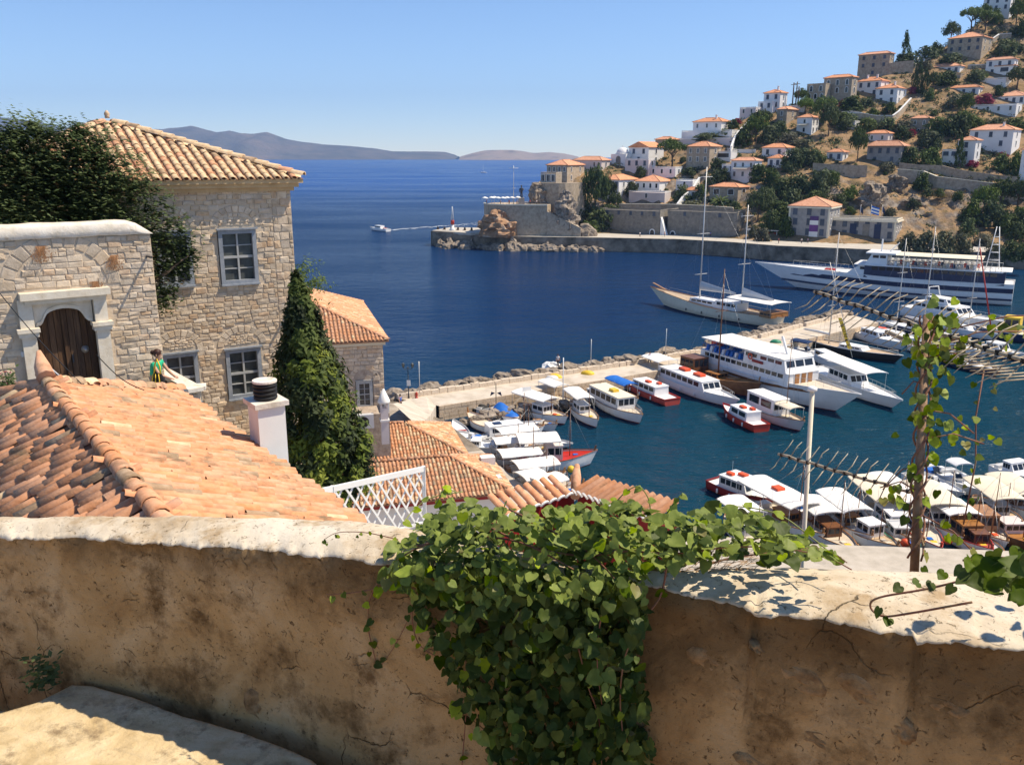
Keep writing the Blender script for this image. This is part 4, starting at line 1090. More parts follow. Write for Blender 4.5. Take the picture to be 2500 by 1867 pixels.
# ---------------------------------------------------------------- masonry: stones laid one by one
class Plane:
 """vertical wall plane: local x along the wall (to the right), y into the wall, z up"""
 def __init__(s, origin, deg):
  s.o = Vector(origin); s.t = R(deg)
  s.d = Vector((math.cos(s.t), math.sin(s.t), 0)); s.n = Vector((math.sin(s.t), -math.cos(s.t), 0))
 def hit(s, px, py):
  d = ray(px, py); c = Vector((0, 0, CZ))
  k = (s.o - c).dot(s.n) / d.dot(s.n)
  p = c + d * k - s.o
  return p.dot(s.d), p.z
 def rect(s, x0, y0, x1, y1):
  a = s.hit(x0, y0); b = s.hit(x1, y1); c = s.hit(x1, y0); d = s.hit(x0, y1)
  return ((a[0] + d[0]) / 2, (b[0] + c[0]) / 2, (b[1] + d[1]) / 2, (a[1] + c[1]) / 2)
STONES = []
_sc = dict(scale=5.0, rough=.9, bump=.7, bscale=22, bdist=.02)
for nm, cs in (('tan_stone', [(.44, .33, .22), (.57, .45, .32), (.64, .52, .39)]), ('grey_stone', [(.39, .315, .23), (.51, .42, .32), (.58, .495, .39)]),
    ('beige_stone', [(.50, .39, .27), (.62, .51, .38), (.69, .58, .45)]), ('rosy_stone', [(.46, .31, .19), (.56, .41, .275), (.62, .50, .36)])):
 MT[nm] = mat(nm, cs, rand=.10, **_sc); STONES.append(MT[nm])
MT['mortar'] = mat('pale_lime_mortar', [(.50, .40, .29), (.64, .53, .40)], 3, .95, .6, 20)
def stone_shape(rnd):
 """unit stone, front at y=-1..; irregular outline, domed face"""
 j = lambda a: rnd.uniform(-a, a)
 o = [(-.5 + j(.05), 0, -.5 + j(.09)), (.5 + j(.05), 0, -.5 + j(.09)), (.5 + j(.05), 0, .5 + j(.09)), (-.5 + j(.05), 0, .5 + j(.09))]
 f = [(x * .84 + j(.06), -1 + j(.45), z * .76 + j(.10)) for x, _, z in o]
 m = [(x * .97, -.62 + j(.1), z * .95) for x, _, z in o]
 c = (j(.15), -1.25 + j(.2), j(.15))
 vs = o + m + f + [c]
 fs = []
 for k in range(4):
  k2 = (k + 1) % 4
  fs += [(k, k2, 4 + k2, 4 + k), (4 + k, 4 + k2, 8 + k2, 8 + k), (8 + k, 8 + k2, 12)]
 return vs, fs
_rs = random.Random(3)
SHAPES = [stone_shape(_rs) for _ in range(10)]
_stm = {}
def stone_mesh(i, mi):
 if (i, mi) not in _stm: _stm[(i, mi)] = MB().add(*SHAPES[i]).mesh('stone', STONES[mi])
 return _stm[(i, mi)]
def lay(x0, x1, z0, z1, inside_hole, ch, ln, rnd, quoins=None):
 """courses of stones: list of (cx, cz, w, h)"""
 out = []; z = z0
 while z < z1 - .03:
  h = rnd.uniform(*ch)
  if z + h > z1 - .05: h = z1 - z
  x = x0 - rnd.uniform(0, .2)
  while x < x1 - .02:
   w = rnd.uniform(*ln)
   if quoins and x + w > x1 - quoins * .8: w = rnd.choice([quoins, quoins * .65])
   a, b = max(x, x0), min(x + w, x1)
   if b - a > .05:
    hh = h; zc = z + h / 2
    if not inside_hole((a + b) / 2, zc, (b - a) / 2, h / 2):
     if h > .17 and rnd.random() < .25 and b - a < .3:
      out.append(((a + b) / 2, z + h * .27, b - a, h * .5)); out.append(((a + b) / 2, z + h * .77, b - a, h * .44))
     else: out.append(((a + b) / 2, zc + rnd.uniform(-.01, .01), b - a, h))
   x += w
  z += h
 return out
def set_stones(parent, stones, y, rnd, thick=.028, gap=.012, n_obj=295, weights=(4, 3, 3, 1), name='stone', parent_vis=lambda x, z: True):
 stones = sorted(stones, key=lambda s: -(s[2] * s[3]) if parent_vis(s[0], s[1]) else 0)
 bulk = MB()
 for k, (x, z, w, h) in enumerate(stones):
  mi = rnd.choices(range(4), weights)[0]; i = rnd.randrange(10); t = thick * rnd.uniform(.6, 1.3)
  if k < n_obj:
   o = link(name, stone_mesh(i, mi), parent, (x, y, z + rnd.gauss(0, .006))); o.scale = (w - gap, t, h - gap); o.rotation_euler = (0, rnd.gauss(0, .035), 0)
  else:
   vs, fs = SHAPES[i]
   bulk.add([(x + v[0] * (w - gap), y + v[1] * t, z + v[2] * (h - gap)) for v in vs], fs, mi)
 if bulk.v: part('stonework', bulk, STONES, parent, kind='stuff')
def wall_face(mb, x0, x1, z0, z1, holes, y=0.0, depth=.25):
 """front face with rectangular openings and their reveals"""
 xs = sorted({x0, x1, *[h[0] for h in holes], *[h[1] for h in holes]}); zs = sorted({z0, z1, *[h[2] for h in holes], *[h[3] for h in holes]})
 for a, b in zip(xs, xs[1:]):
  for c, d in zip(zs, zs[1:]):
   mx, mz = (a + b) / 2, (c + d) / 2
   if any(h[0] < mx < h[1] and h[2] < mz < h[3] for h in holes): continue
   mb.add([(a, y, c), (b, y, c), (b, y, d), (a, y, d)], [(0, 1, 2, 3)])
 for a, b, c, d in holes:
  mb.add([(a, y, c), (b, y, c), (b, y, d), (a, y, d), (a, y + depth, c), (b, y + depth, c), (b, y + depth, d), (a, y + depth, d)],
    [(1, 0, 4, 5), (2, 1, 5, 6), (3, 2, 6, 7), (0, 3, 7, 4)])
def arch_stones(cx, zs, r, h, n, rnd, y, parent, mi=2, rx=None):
 """ring of voussoirs over an opening"""
 rx = rx or r
 mb = MB()
 for k in range(n):
  a0, a1 = math.pi * (k + .06) / n, math.pi * (k + .94) / n
  q = []
  for a, rr in ((a0, 0), (a1, 0), (a1, h), (a0, h)): q.append((cx + (rx + rr) * math.cos(a), zs + (r + rr) * math.sin(a)))
  c = (sum(p[0] for p in q) / 4, sum(p[1] for p in q) / 4)
  b = MB(); t = -.020 * rnd.uniform(.7, 1.2)
  fr = [(c[0] + (p[0] - c[0]) * .88, t, c[1] + (p[1] - c[1]) * .9) for p in q]
  vs = [(p[0], 0, p[1]) for p in q] + fr
  fs = [(4, 5, 6, 7)[::-1]] + [(i, 4 + i, 4 + (i + 1) % 4, (i + 1) % 4) for i in range(4)]
  b.add([(v[0] - c[0], v[1], v[2] - c[1]) for v in vs], [f[::-1] for f in fs])
  link('stone', b.mesh('stone', STONES[rnd.choice([0, 1, mi])]), parent, (c[0], y, c[1]))
# ---------------------------------------------------------------- barrel-tile roofs
def tile_shape(n=6, bend=1.0, thick=True):
 """half-round cover tile: unit length along +y (downslope at y=0), unit width, open below"""
 vs = []; fs = []
 for y, r in ((0.0, .5), (1.0, .41)):
  for k in range(n + 1):
   a = math.pi * k / n
   vs.append((-r * math.cos(a), y, r * math.sin(a) * .95))
 for k in range(n): fs.append((k, n + 1 + k, n + 2 + k, k + 1))
 for y, r in ((0.0, .40),):
  o = len(vs)
  for k in range(n + 1):
   a = math.pi * k / n
   vs.append((-r * math.cos(a), y + .0, r * math.sin(a) * .9 - .0))
  for k in range(n): fs.append((k, k + 1, o + k + 1, o + k))
 return vs, fs
TSH = tile_shape()
TSH_LO = tile_shape(4)
TERR = []
for nm, cs in (('terracotta_orange', [(.50, .215, .095), (.62, .30, .155), (.68, .37, .21)]), ('terracotta_pink', [(.50, .24, .13), (.62, .33, .19), (.68, .41, .26)]),
    ('terracotta_buff', [(.54, .36, .19), (.66, .48, .29), (.72, .57, .38)]), ('terracotta_lichen', [(.22, .15, .09), (.38, .26, .16), (.50, .38, .26)])):
 MT[nm] = mat(nm, cs, 6.0, .9, .6, 30, rand=.05, bdist=.01, stain=(.20, .14, .08) if nm != 'terracotta_buff' else (.35, .25, .16), stain_scale=2.2, stain_lo=.54, stain_hi=.70)
 TERR.append(MT[nm])
MT['under_tile'] = mat('dark_channel_tiles', [(.22, .11, .06), (.36, .20, .12)], 4, .95)  # darker terracotta for the channels under the cover tiles
def rowmat(names): return [MT[n] for n in names]
class Slope:
 """roof plane: eave point e0, unit eave direction u, unit upslope direction v; n = outward normal"""
 def __init__(s, e0, u, v):
  s.e = Vector(e0); s.u = Vector(u).normalized(); s.v = Vector(v).normalized(); s.n = s.u.cross(s.v).normalized()
  if s.n.z < 0: s.n = -s.n
 def at(s, a, b, h=0): return s.e + s.u * a + s.v * b + s.n * h
 def rot(s):
  x = s.v.cross(s.n).normalized()
  return Matrix((x, s.v, s.n)).transposed()
_tm = {}
def tile_mesh(mi, mats, key):
 k = (key, mi)
 if k not in _tm: _tm[k] = MB().add(*TSH, smooth=True).mesh('tile', mats[mi])
 return _tm[k]
def tile_slope(parent, sl, width, inside, length, pitch, expo, rnd, mats, weights, key, n_obj=0, near=None, jit=.0, lo=False, bulk=None, pan=True, panmb=None):
 """lay cover tiles; those nearest the viewer become tiles of their own, the rest one mesh"""
 cols = int(width / pitch); rows = int(length / expo) + 1
 items = []
 for c in range(cols + 1):
  a = (c + .5) * pitch; off = rnd.uniform(-.12, .12) * jit * expo * 3
  for r in range(rows):
   b = r * expo + off
   if inside(a, b + expo * .4): items.append((a + rnd.gauss(0, .006 + .006 * jit), b + rnd.gauss(0, .012) * (1 + 2 * jit), r))
 rot = sl.rot()
 if near is not None: items.sort(key=lambda t: (sl.at(t[0], t[1]) - near).length)
 B = bulk if bulk is not None else MB()
 vs0, fs0 = TSH_LO if lo else TSH
 for k, (a, b, r) in enumerate(items):
  p = sl.at(a, b, .012)
  L = expo * 1.22; w = pitch * .74 * rnd.uniform(.95, 1.05)
  tilt = Matrix.Rotation(-.05 + rnd.gauss(0, .012) * (1 + jit), 3, 'X') @ Matrix.Rotation(rnd.gauss(0, .012 + .03 * jit), 3, 'Z')
  M = rot @ tilt
  mi = rnd.choices(range(len(mats)), weights)[0]
  if k < n_obj:
   o = link('tile', tile_mesh(mi, mats, key), parent)
   o.matrix_local = Matrix.LocRotScale(p + sl.n * .015, M.to_quaternion(), Vector((w, L, w * .8)))
  else:
   B.add([p + sl.n * .015 + M @ Vector((v[0] * w, v[1] * L, v[2] * w * .8)) for v in vs0], fs0, mi, True)
 if bulk is None and B.v: part('tiling', B, mats, parent, kind='stuff')
 return B
def cap_tiles(parent, a, b, r, expo, mats, weights, rnd, key, name='ridge_tile', single=True):
 """half-round caps from a (low) to b"""
 a, b = Vector(a), Vector(b); d = (b - a); n = max(1, int(d.length / expo)); d.normalize()
 x = d.cross(Vector((0, 0, 1))).normalized(); z = x.cross(d).normalized()
 M = Matrix((x, d, z)).transposed()
 mb = MB()
 for k in range(n):
  p = a + d * (k * expo); mi = rnd.choices(range(len(mats)), weights)[0]
  Mt = M @ Matrix.Rotation(-.06, 3, 'X') @ Matrix.Rotation(rnd.gauss(0, .03), 3, 'Z')
  if single:
   o = link(name, tile_mesh(mi, mats, key), parent); o.matrix_local = Matrix.LocRotScale(p, Mt.to_quaternion(), Vector((r * 2, expo * 1.2, r * 2)))
  else: mb.add([p + Mt @ Vector((v[0] * 2 * r, v[1] * expo * 1.2, v[2] * 2 * r)) for v in TSH[0]], TSH[1], mi, True)
 if not single: part(name + 's', mb, mats, parent)
def sash_window(parent, x0, x1, z0, z1, y=.05, fw=.12, cols=2, rows=4, m='joinery'):
 """timber box window in an opening: outer frame, two sashes with glazing bars, panes; reads 4 panes high"""
 f = MB(); w, h = x1 - x0, z1 - z0; cx, cz = (x0 + x1) / 2, (z0 + z1) / 2
 f.box((x0 + fw / 2, 0, cz), (fw, .16, h)); f.box((x1 - fw / 2, 0, cz), (fw, .16, h))
 f.box((cx, 0, z1 - fw / 2), (w - 2 * fw, .16, fw)); f.box((cx, 0, z0 + fw / 2), (w - 2 * fw, .16, fw))
 f.box((cx, -.10, z1 + .03), (w + .10, .10, .05)); f.box((cx, -.07, z0 - .02), (w + .04, .14, .05))
 fo = part('window', f, MT[m], parent, (0, y, 0))
 g = MB(); ix0, ix1, iz0, iz1 = x0 + fw, x1 - fw, z0 + fw, z1 - fw
 for k in range(1, cols): g.box((ix0 + (ix1 - ix0) * k / cols, .03, cz), (.055, .07, h - 2 * fw - .004))
 for k in range(1, rows): g.box((cx, .035 + (.004 if k != rows // 2 else -.02), iz0 + (iz1 - iz0) * k / rows), (ix1 - ix0 - .004, .05, .075 if k == rows // 2 else .03))
 part('glazing_bars', g, MT['sash_paint'], fo)
 for i in range(cols):
  for k in range(rows):
   a0 = ix0 + (ix1 - ix0) * i / cols; a1 = ix0 + (ix1 - ix0) * (i + 1) / cols; c0 = iz0 + (iz1 - iz0) * k / rows; c1 = iz0 + (iz1 - iz0) * (k + 1) / rows
   p = MB().add([(a0, .055, c0), (a1, .055 + .002 * i, c0), (a1, .057 + .002 * k, c1), (a0, .055, c1)], [(0, 1, 2, 3)])
   part('pane', p, MT['old_glass'], fo)
 return fo
MT['joinery'] = mat('grey_blue_painted_timber', [(.19, .215, .25), (.26, .285, .32), (.31, .33, .36)], 5, .65, .3, 25)
MT['sash_paint'] = mat('pale_grey_sash_paint', [(.32, .33, .33), (.42, .42, .41)], 6, .6)
MT['old_glass'] = mat('dusty_old_glass', [(.04, .045, .045), (.11, .115, .11)], 2.5, .15, spec=.5)
# ---------------------------------------------------------------- big stone mansion on the left
NEAR = Vector((0, 0, CZ))
rm = random.Random(11)
MC = at_y(719, 640, 28.0); MZ = 19.0                       # right front corner, floor level
EAVE = at_y(719, 440, 28.0).z
mp = Plane((MC.x, MC.y, MZ), 32)
mr = thing('stone_mansion', 'tall stone mansion with grey framed windows and pale barrel tiled hip roof', 'house', (MC.x, MC.y, MZ), R(32))
MW = 8.9; MH = EAVE - MZ
wins = [mp.rect(534, 559, 629, 694), mp.rect(382, 564, 471, 700), mp.rect(552, 848, 641, 971), mp.rect(399, 860, 488, 985)]
holes = [(a, b, c, d) for a, b, c, d in wins]
ws = MB()
wall_face(ws, -MW, 0, 0, MH, holes, 0, .3)
ws.box((-MW / 2, MW / 2, -4), (MW, MW, 7.99))
ws.add([(0, 0, 0), (0, MW, 0), (0, MW, MH), (0, 0, MH), (-MW, 0, 0), (-MW, MW, 0), (-MW, MW, MH), (-MW, 0, MH)], [(0, 1, 2, 3), (1, 5, 6, 2), (5, 4, 7, 6)])
part('wall', ws, MT['mortar'], mr)
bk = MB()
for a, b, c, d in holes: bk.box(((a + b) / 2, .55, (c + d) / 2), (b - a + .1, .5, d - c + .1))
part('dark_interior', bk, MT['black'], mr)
archs = []
for a, b, c, d in wins:
 w = (b - a); archs.append(((a + b) / 2, d + .09, w * .52, .50))
def mh(x, z, hw, hh):
 for a, b, c, d in holes:
  if a - .02 < x + hw * .6 and x - hw * .6 < b + .02 and c - .03 < z + hh * .6 and z - hh * .6 < d + .1: return True
 for cx, zs, rx, rz in archs:
  if z > zs - .02 and ((x - cx) / (rx + .22)) ** 2 + ((z - zs) / (rz + .22)) ** 2 < 1: return True
 return False
st = lay(-6.6, -.62, 1.5, MH - .25, mh, (.10, .19), (.14, .40), rm)
q = lay(-.62, 0, 1.5, MH - .25, mh, (.24, .27), (.3, .34), rm)
vis = lambda x, z: x > -4.6
big = [s for s in q]
stv = [s for s in st if True]
set_stones(mr, big + stv, 0, rm, .022, .010, 240, (5, 3, 3, 2), parent_vis=vis)
for (cx, zs, rx, rz) in archs:
 arch_stones(cx, zs, rz - .08, .2, 11, rm, -.004, mr, rx=rx - .02)
 inf = lay(cx - rx, cx + rx, zs + .02, zs + rz - .1, lambda x, z, a, b: ((x - cx) / (rx - .06)) ** 2 + ((z - zs) / (rz - .1)) ** 2 > .92, (.07, .1), (.09, .2), rm)
 set_stones(mr, inf, 0, rm, .02, .012, 0)
for a, b, c, d in wins: sash_window(mr, a + .02, b - .02, c + .02, d - .02, y=.02)
cn = MB()
for k, (o, z, h) in enumerate(((.10, MH - .26, .12), (.22, MH - .14, .13), (.33, MH - .02, .12))):
 cn.box((-MW / 2, MW / 2, z), (MW + 2 * o, MW + 2 * o, h))
part('cornice', cn, mat('ochre_washed_cornice', [(.46, .32, .17), (.58, .43, .25)], 2.5, .9, .3, 12), mr)
# iron bracket on the corner
part('wall_bracket', MB().beam((-.35, -.03, MH - 4.2), (-.35, -.32, MH - 4.15), .05, .07), MT['metal_dark'], mr)
# roof: four slopes, the front one tile by tile
ov = .36; RH = 1.72
rl = -MW - ov; rr = ov; y0 = -ov; ez = MH + .05
apex = Vector((-MW / 2, MW / 2, ez + RH))
half = MW / 2 + ov
base = MB()
cs = [(rl, y0, ez), (rr, y0, ez), (rr, MW + ov, ez), (rl, MW + ov, ez)]
base.add(cs + [tuple(apex)], [(0, 1, 4), (1, 2, 4), (2, 3, 4), (3, 0, 4), (3, 2, 1, 0)])
ro = part('roof', base, MT['under_tile'], mr)
buff = rowmat(['terracotta_buff', 'terracotta_buff', 'terracotta_pink', 'terracotta_lichen'])
L = math.hypot(half, RH)
sl = Slope((rl, y0, ez), (1, 0, 0), (0, half, RH))
wtri = lambda a, b: b / L < min(a, 2 * half - a) / half - .01 and b < L
tile_slope(ro, sl, 2 * half, wtri, L, .27, .36, rm, buff, (6, 5, 2, 1), 'buff', n_obj=260, near=Vector((1.0, -.5, ez)))
bulk = MB()
for e0, u, v in (((rr, y0, ez), (0, 1, 0), (-half, 0, RH)), ((rl, MW + ov, ez), (0, -1, 0), (half, 0, RH)), ((rr, MW + ov, ez), (-1, 0, 0), (0, -half, RH))):
 tile_slope(ro, Slope(e0, u, v), 2 * half, wtri, L, .27, .36, rm, buff, (6, 5, 2, 1), 'buff', lo=True, bulk=bulk)
part('tiling', bulk, buff, ro, kind='stuff')
for c in cs: cap_tiles(ro, Vector(c) + Vector((0, 0, .1)), apex + Vector((0, 0, .12)), .13, .42, buff, (5, 3, 2, 1), rm, 'buff', single=False)
fin = MB().lathe(tuple(apex + Vector((0, 0, .15))), [(.08, 0), (.07, .06), (.09, .14), (.03, .24)], 8); part('finial', fin, MT['rosy_stone'], ro)
et = MB()
for k in range(int(2 * half / .27)):                          # doubled eave course
 x = rl + (k + .5) * .27
 et.add([(x + v[0] * .2, y0 - .05 + v[1] * .3, ez - .02 - v[2] * .13 + .06) for v in TSH_LO[0]], TSH_LO[1], 0, True)
part('eave_tiles', et, buff, ro)
# ---------------------------------------------------------------- gate wall with the carved doorway
GC = at_y(390, 800, 23.3); GZ = 22.6
gp = Plane((GC.x, GC.y, GZ), 36)
gr = thing('gate_wall', 'stone courtyard wall with white rounded coping and a carved pale doorway', 'wall', (GC.x, GC.y, GZ), R(36))
gtop = gp.hit(200, 578)[1]; gcop = gp.hit(200, 545)[1]
GL = 6.2
ax0, ax1 = gp.hit(94, 850)[0], gp.hit(237, 850)[0]           # door opening
spring = gp.hit(160, 812)[1]; atop = gp.hit(158, 750)[1]
px_l = gp.hit(60, 880)[0]; px_r = gp.hit(275, 880)[0]
ent0, ent1 = gp.hit(150, 724)[1], gp.hit(150, 707)[1]
ex0, ex1 = gp.hit(43, 715)[0], gp.hit(264, 715)[0]
hole = (px_l + .05, px_r - .05, 0, ent0)
gw = MB()
wall_face(gw, -GL, 0, 0, gtop, [hole], 0, .35)
gw.add([(0, 0, 0), (0, .7, 0), (0, .7, gtop), (0, 0, gtop), (-GL, .7, 0), (-GL, .7, gtop), (-GL, 0, gtop), (-GL, 0, 0)], [(0, 1, 2, 3), (1, 4, 5, 2), (2, 5, 6, 3), (4, 7, 6, 5)])
part('wall_core', gw, MT['mortar'], gr)
cxd = (ax0 + ax1) / 2
acx, azs, arx, arz = cxd + .05, ent1 + .05, (px_r - px_l) * .52, 1.02
gh = lambda x, z, hw, hh: (hole[0] - .12 < x + hw * .5 and x - hw * .5 < hole[1] + .12 and z - hh < ent1 + .03) or (z > azs - .02 and ((x - acx) / (arx + .42)) ** 2 + ((z - azs) / (arz + .36)) ** 2 < 1)
sg = lay(-GL, 0, .0, gtop - .02, gh, (.10, .21), (.15, .44), rm)
set_stones(gr, sg, 0, rm, .024, .012, 270, (4, 4, 3, 1), parent_vis=lambda x, z: -4 < x and z > .5)
arch_stones(acx, azs, arz, .34, 13, rm, -.004, gr, mi=1, rx=arx)
inf = lay(acx - arx, acx + arx, azs + .02, azs + arz - .03, lambda x, z, a, b: ((x - acx) / (arx - .05)) ** 2 + ((z - azs) / (arz - .05)) ** 2 > .93, (.12, .2), (.16, .38), rm)
set_stones(gr, inf, 0, rm, .02, .014, 0, (3, 5, 3, 1))
MT['carved'] = mat('cream_carved_stone', [(.58, .50, .38), (.68, .61, .49), (.74, .68, .57)], 4, .85, .35, 18)
MT['coping_white'] = mat('flaking_limewash', [(.56, .50, .40), (.70, .64, .55), (.76, .72, .65)], 3.2, .9, .7, 12, stain=(.44, .34, .22), stain_scale=2.3, stain_lo=.56, stain_hi=.68)
cp_ = MB(); H0, H1 = gtop, gcop
HH = H1 - H0; prof = [(-.06, 0), (-.09, .03), (-.085, HH * .5), (-.07, HH * .84), (-.03, HH * .97), (.40, HH + .03), (.68, HH * .9), (.76, 0)]
P = []
for k in range(26):
 x = -GL + GL * k / 25 + (.06 if k == 25 else 0)
 drop = 0 if x < -.75 else ((x + .75) / .8) ** 2.2 * (H1 - H0) * .95
 P.append([(x, y + .022 * mnoise.noise(Vector((x * 5, y * 4, z * 4))), H0 + max(z - drop * (z > .02), 0) + .03 * mnoise.noise(Vector((x * 2, y * 3, 5)))) for y, z in prof])
g = cp_.grid(P, smooth=True, flip=True); cp_.add(P[-1], [tuple(range(len(prof)))])
part('coping', cp_, MT['coping_white'], gr)
ds = MB()
for a, b in ((px_l, ax0 - .02), (ax1 + .02, px_r)):
 c = (a + b) / 2; w = b - a
 ds.box((c, -.03, spring / 2), (w, .22, spring)); ds.box((c, -.06, spring + .06), (w + .12, .30, .12)); ds.box((c, -.08, spring + .17), (w + .18, .36, .10))
 ds.box((c, -.04, (spring + .22 + ent0) / 2), (w - .01, .20, ent0 - spring - .22))
 ds.box((c, -.06, .12), (w + .1, .28, .24))
part('pilasters', ds, MT['carved'], gr)
en = MB(); en.box(((ex0 + ex1) / 2, -.10, (ent0 + ent1) / 2), (ex1 - ex0, .42, ent1 - ent0)); en.box(((ex0 + ex1) / 2, -.05, ent0 - .06), (ex1 - ex0 - .2, .30, .12))
part('entablature', en, MT['carved'], gr)
# tympanum panel with an ogee opening
n = 26
def ogee(k):
 t = math.pi * k / n; x = math.cos(t); z = max(math.sin(t), 0.0)
 s = 1 - .36 * math.exp(-((abs(x) - .80) / .14) ** 2) * (z > .05)
 return cxd + (ax1 - ax0) / 2 * x, spring - .02 + (atop - spring) * (z ** .8) * s
arcp = [ogee(k) for k in range(n + 1)]
pn = MB()
top = ent0 - .1
for k in range(n):
 (xa, za), (xb, zb) = arcp[k], arcp[k + 1]
 pn.add([(xa, .02, za), (xb, .02, zb), (xb, .02, top), (xa, .02, top)], [(1, 0, 3, 2)])
 pn.add([(xa, .02, za), (xb, .02, zb), (xb, .22, zb), (xa, .22, za)], [(0, 1, 2, 3)])
 pn.add([(xa, -.02, za), (xb, -.02, zb), (xb, -.02, zb + .09), (xa, -.02, za + .09)], [(1, 0, 3, 2)])
 pn.add([(xa, -.02, za), (xb, -.02, zb), (xb, .02, zb), (xa, .02, za)], [(0, 1, 2, 3)])
 pn.add([(xa, -.02, za + .09), (xb, -.02, zb + .09), (xb, .02, zb + .09), (xa, .02, za + .09)], [(3, 2, 1, 0)])
part('tympanum', pn, MT['carved'], gr)
MT['door_wood'] = mat('weathered_door_boards', [(.035, .018, .010), (.09, .048, .025), (.16, .09, .045)], 2.0, .75, .5, 10, stretch=(6, 6, .5), rand=.15)
door_b = MB().box((cxd, .26, atop / 2), (ax1 - ax0 + .1, .06, atop)); door = part('door', door_b, MT['door_wood'], gr)
nb = 9; wd = (ax1 - ax0) / nb
for k in range(nb):
 b = MB().box((0, 0, 0), (wd - .012, .05, atop - .02)); part('plank', b, MT['door_wood'], door, (ax0 + (k + .5) * wd, .21 - .008 * (k % 2), atop / 2))
st_ = MB().box((cxd, .16, atop / 2), (.10, .06, atop)); part('door_strip', st_, MT['door_wood'], door)
kn = MB().lathe((0, 0, 0), [(.10, 0), (.10, .03), (.04, .05), (.04, .12)], 10); o = part('knocker', kn, MT['metal'], door, (cxd + .42, .18, gp.hit(201, 856)[1])); o.rotation_euler = (math.pi / 2, 0, 0)
hd = MB().box((cxd + .10, .13, gp.hit(159, 880)[1]), (.04, .05, .22)); part('handle', hd, MT['metal_dark'], door)
part('number_plate', MB().box((gp.hit(56, 864)[0], -.045, gp.hit(56, 864)[1]), (.09, .03, .13)), MT['frame_white'], gr)
# iron bracket high on the wall, dry weeds in the joints
bx, bz_ = gp.hit(358, 626)
part('wall_bracket', MB().beam((bx, -.02, bz_), (bx, -.5, bz_ + .02), .04, .05), MT['metal_dark'], gr)
MT['weed'] = mat('dry_weed', [(.22, .10, .04), (.34, .18, .09)], 5, .9)
for px, py, s in ((98, 610, .42), (277, 632, .40), (232, 696, .22)):
 wx, wz = gp.hit(px, py); wb = MB()
 for k in range(70):
  t = rm.gauss(0, .5); l = s * rm.uniform(.5, 1.1)
  tip = Vector((wx + math.sin(t) * l * .8, -.06 - .25 * s * rm.random(), wz - l * abs(math.cos(t)) * .9 + .1)); a = Vector((wx + rm.gauss(0, .05), -.03, wz + .1))
  wb.add([a, a + Vector((.012, 0, 0)), tip], [(0, 1, 2)]); wb.add([tip, tip + Vector((.03, .0, .03)), tip + Vector((.01, -.02, -.03))], [(0, 1, 2)])
 tag(part('dry_weed', wb, MT['weed'], None), ('larger dry brown weed above the left of the arch stones', 'dry brown weed above the right of the arch stones', 'tiny dry weed at the right springing of the arch')[(98, 277, 232).index(px)], 'weed')
for o in [x for x in COL.objects if x.name.startswith('dry_weed')]:
 o.location = (GC.x, GC.y, GZ); o.rotation_euler = (0, 0, R(36))
# ---------------------------------------------------------------- terrace parapet beside the gate
zt = at_y(486, 944, 22.2).z
c0 = at_z(486, 944, zt); c1 = at_z(405, 900, zt); c2 = at_z(350, 953, zt)
ter = thing('terrace_parapet', 'low stone parapet with white coping turning a corner under the mansion windows', 'wall', (0, 0, 0))
def par_leg(a, b, side):
 mb = MB(); d = (b - a).normalized(); n = Vector((-d.y, d.x, 0)) * side * .28
 vs = [a, b, b + n, a + n]
 lo = [Vector((v.x, v.y, zt - 4.2)) for v in vs]; up = [Vector((v.x, v.y, zt - .09)) for v in vs]
 f = [(0, 1, 5, 4), (1, 2, 6, 5), (2, 3, 7, 6), (3, 0, 4, 7), (4, 5, 6, 7)]
 if side > 0: f = [q[::-1] for q in f]
 mb.add(lo + up, f); return mb
part('wall_face', par_leg(c0, c2, -1), MT['beige_stone'], ter); part('wall_face', par_leg(c0 + (c1 - c0) * .08, c1, 1), MT['beige_stone'], ter)
cpm = MB()
for a, b, sd in ((c0, c2, -1), (c0, c1, 1)):
 d = (b - a).normalized(); n = Vector((-d.y, d.x, 0)) * sd * .14
 cpm.beam(a + n - d * .16 + Vector((0, 0, -.04 if sd < 0 else -.036)), b + n + Vector((0, 0, -.04 if sd < 0 else -.036)), .40, .10)
part('coping', cpm, MT['coping_white'], ter)
# stones of the outer face of the near leg
tp = Plane(c2, math.degrees(math.atan2((c0 - c2).y, (c0 - c2).x)))
ln_ = (c0 - c2).length
holder = part('masonry', MB().box((ln_ / 2, .2, -2.1), (ln_ - .1, .2, 3.8)), MT['mortar'], ter, c2, tp.t)
for (x, z, w, h) in lay(0, ln_, -2.6, -.10, lambda *a: False, (.18, .32), (.25, .55), rm):
 o = link('stone', stone_mesh(rm.randrange(10), rm.choice([1, 2, 2, 0])), holder, (x, -.002, z)); o.scale = (w - .015, .03, h - .015)
tf = MB().prism([(c2.x - .5, c2.y + .2), (c0.x - .3, c0.y + .2), (c1.x, c1.y), (c1.x - 1.2, c1.y + 2.2), (c2.x - 3, c2.y + 2)], zt - 1.6, zt - .98)
struct('terrace_floor', tf, MT['paving'])
# ---------------------------------------------------------------- the terracotta roof just below
rn = random.Random(23)
RZ = CZ - 3.2
Pk = at_z(113, 938, RZ); Qk = at_z(379, 1256, RZ)
rd = (Pk - Qk); rd.z = 0; rd.normalize()                     # ridge direction, away
pr = Vector((rd.y, -rd.x, 0))                                # to the right
EZ = CZ - 4.28
E1 = at_z(441, 955, EZ)
run = (E1 - Pk).dot(pr)
near_end = Qk - rd * 3.2
hr = thing('tiled_house', 'house just below the wall with a weathered terracotta tile roof', 'house', (0, 0, 0))
dz = RZ - EZ
def pt(a, b, z): return Vector((Pk.x, Pk.y, 0)) + rd * a + pr * b + Vector((0, 0, z))
Lr = (Pk - near_end).dot(rd)
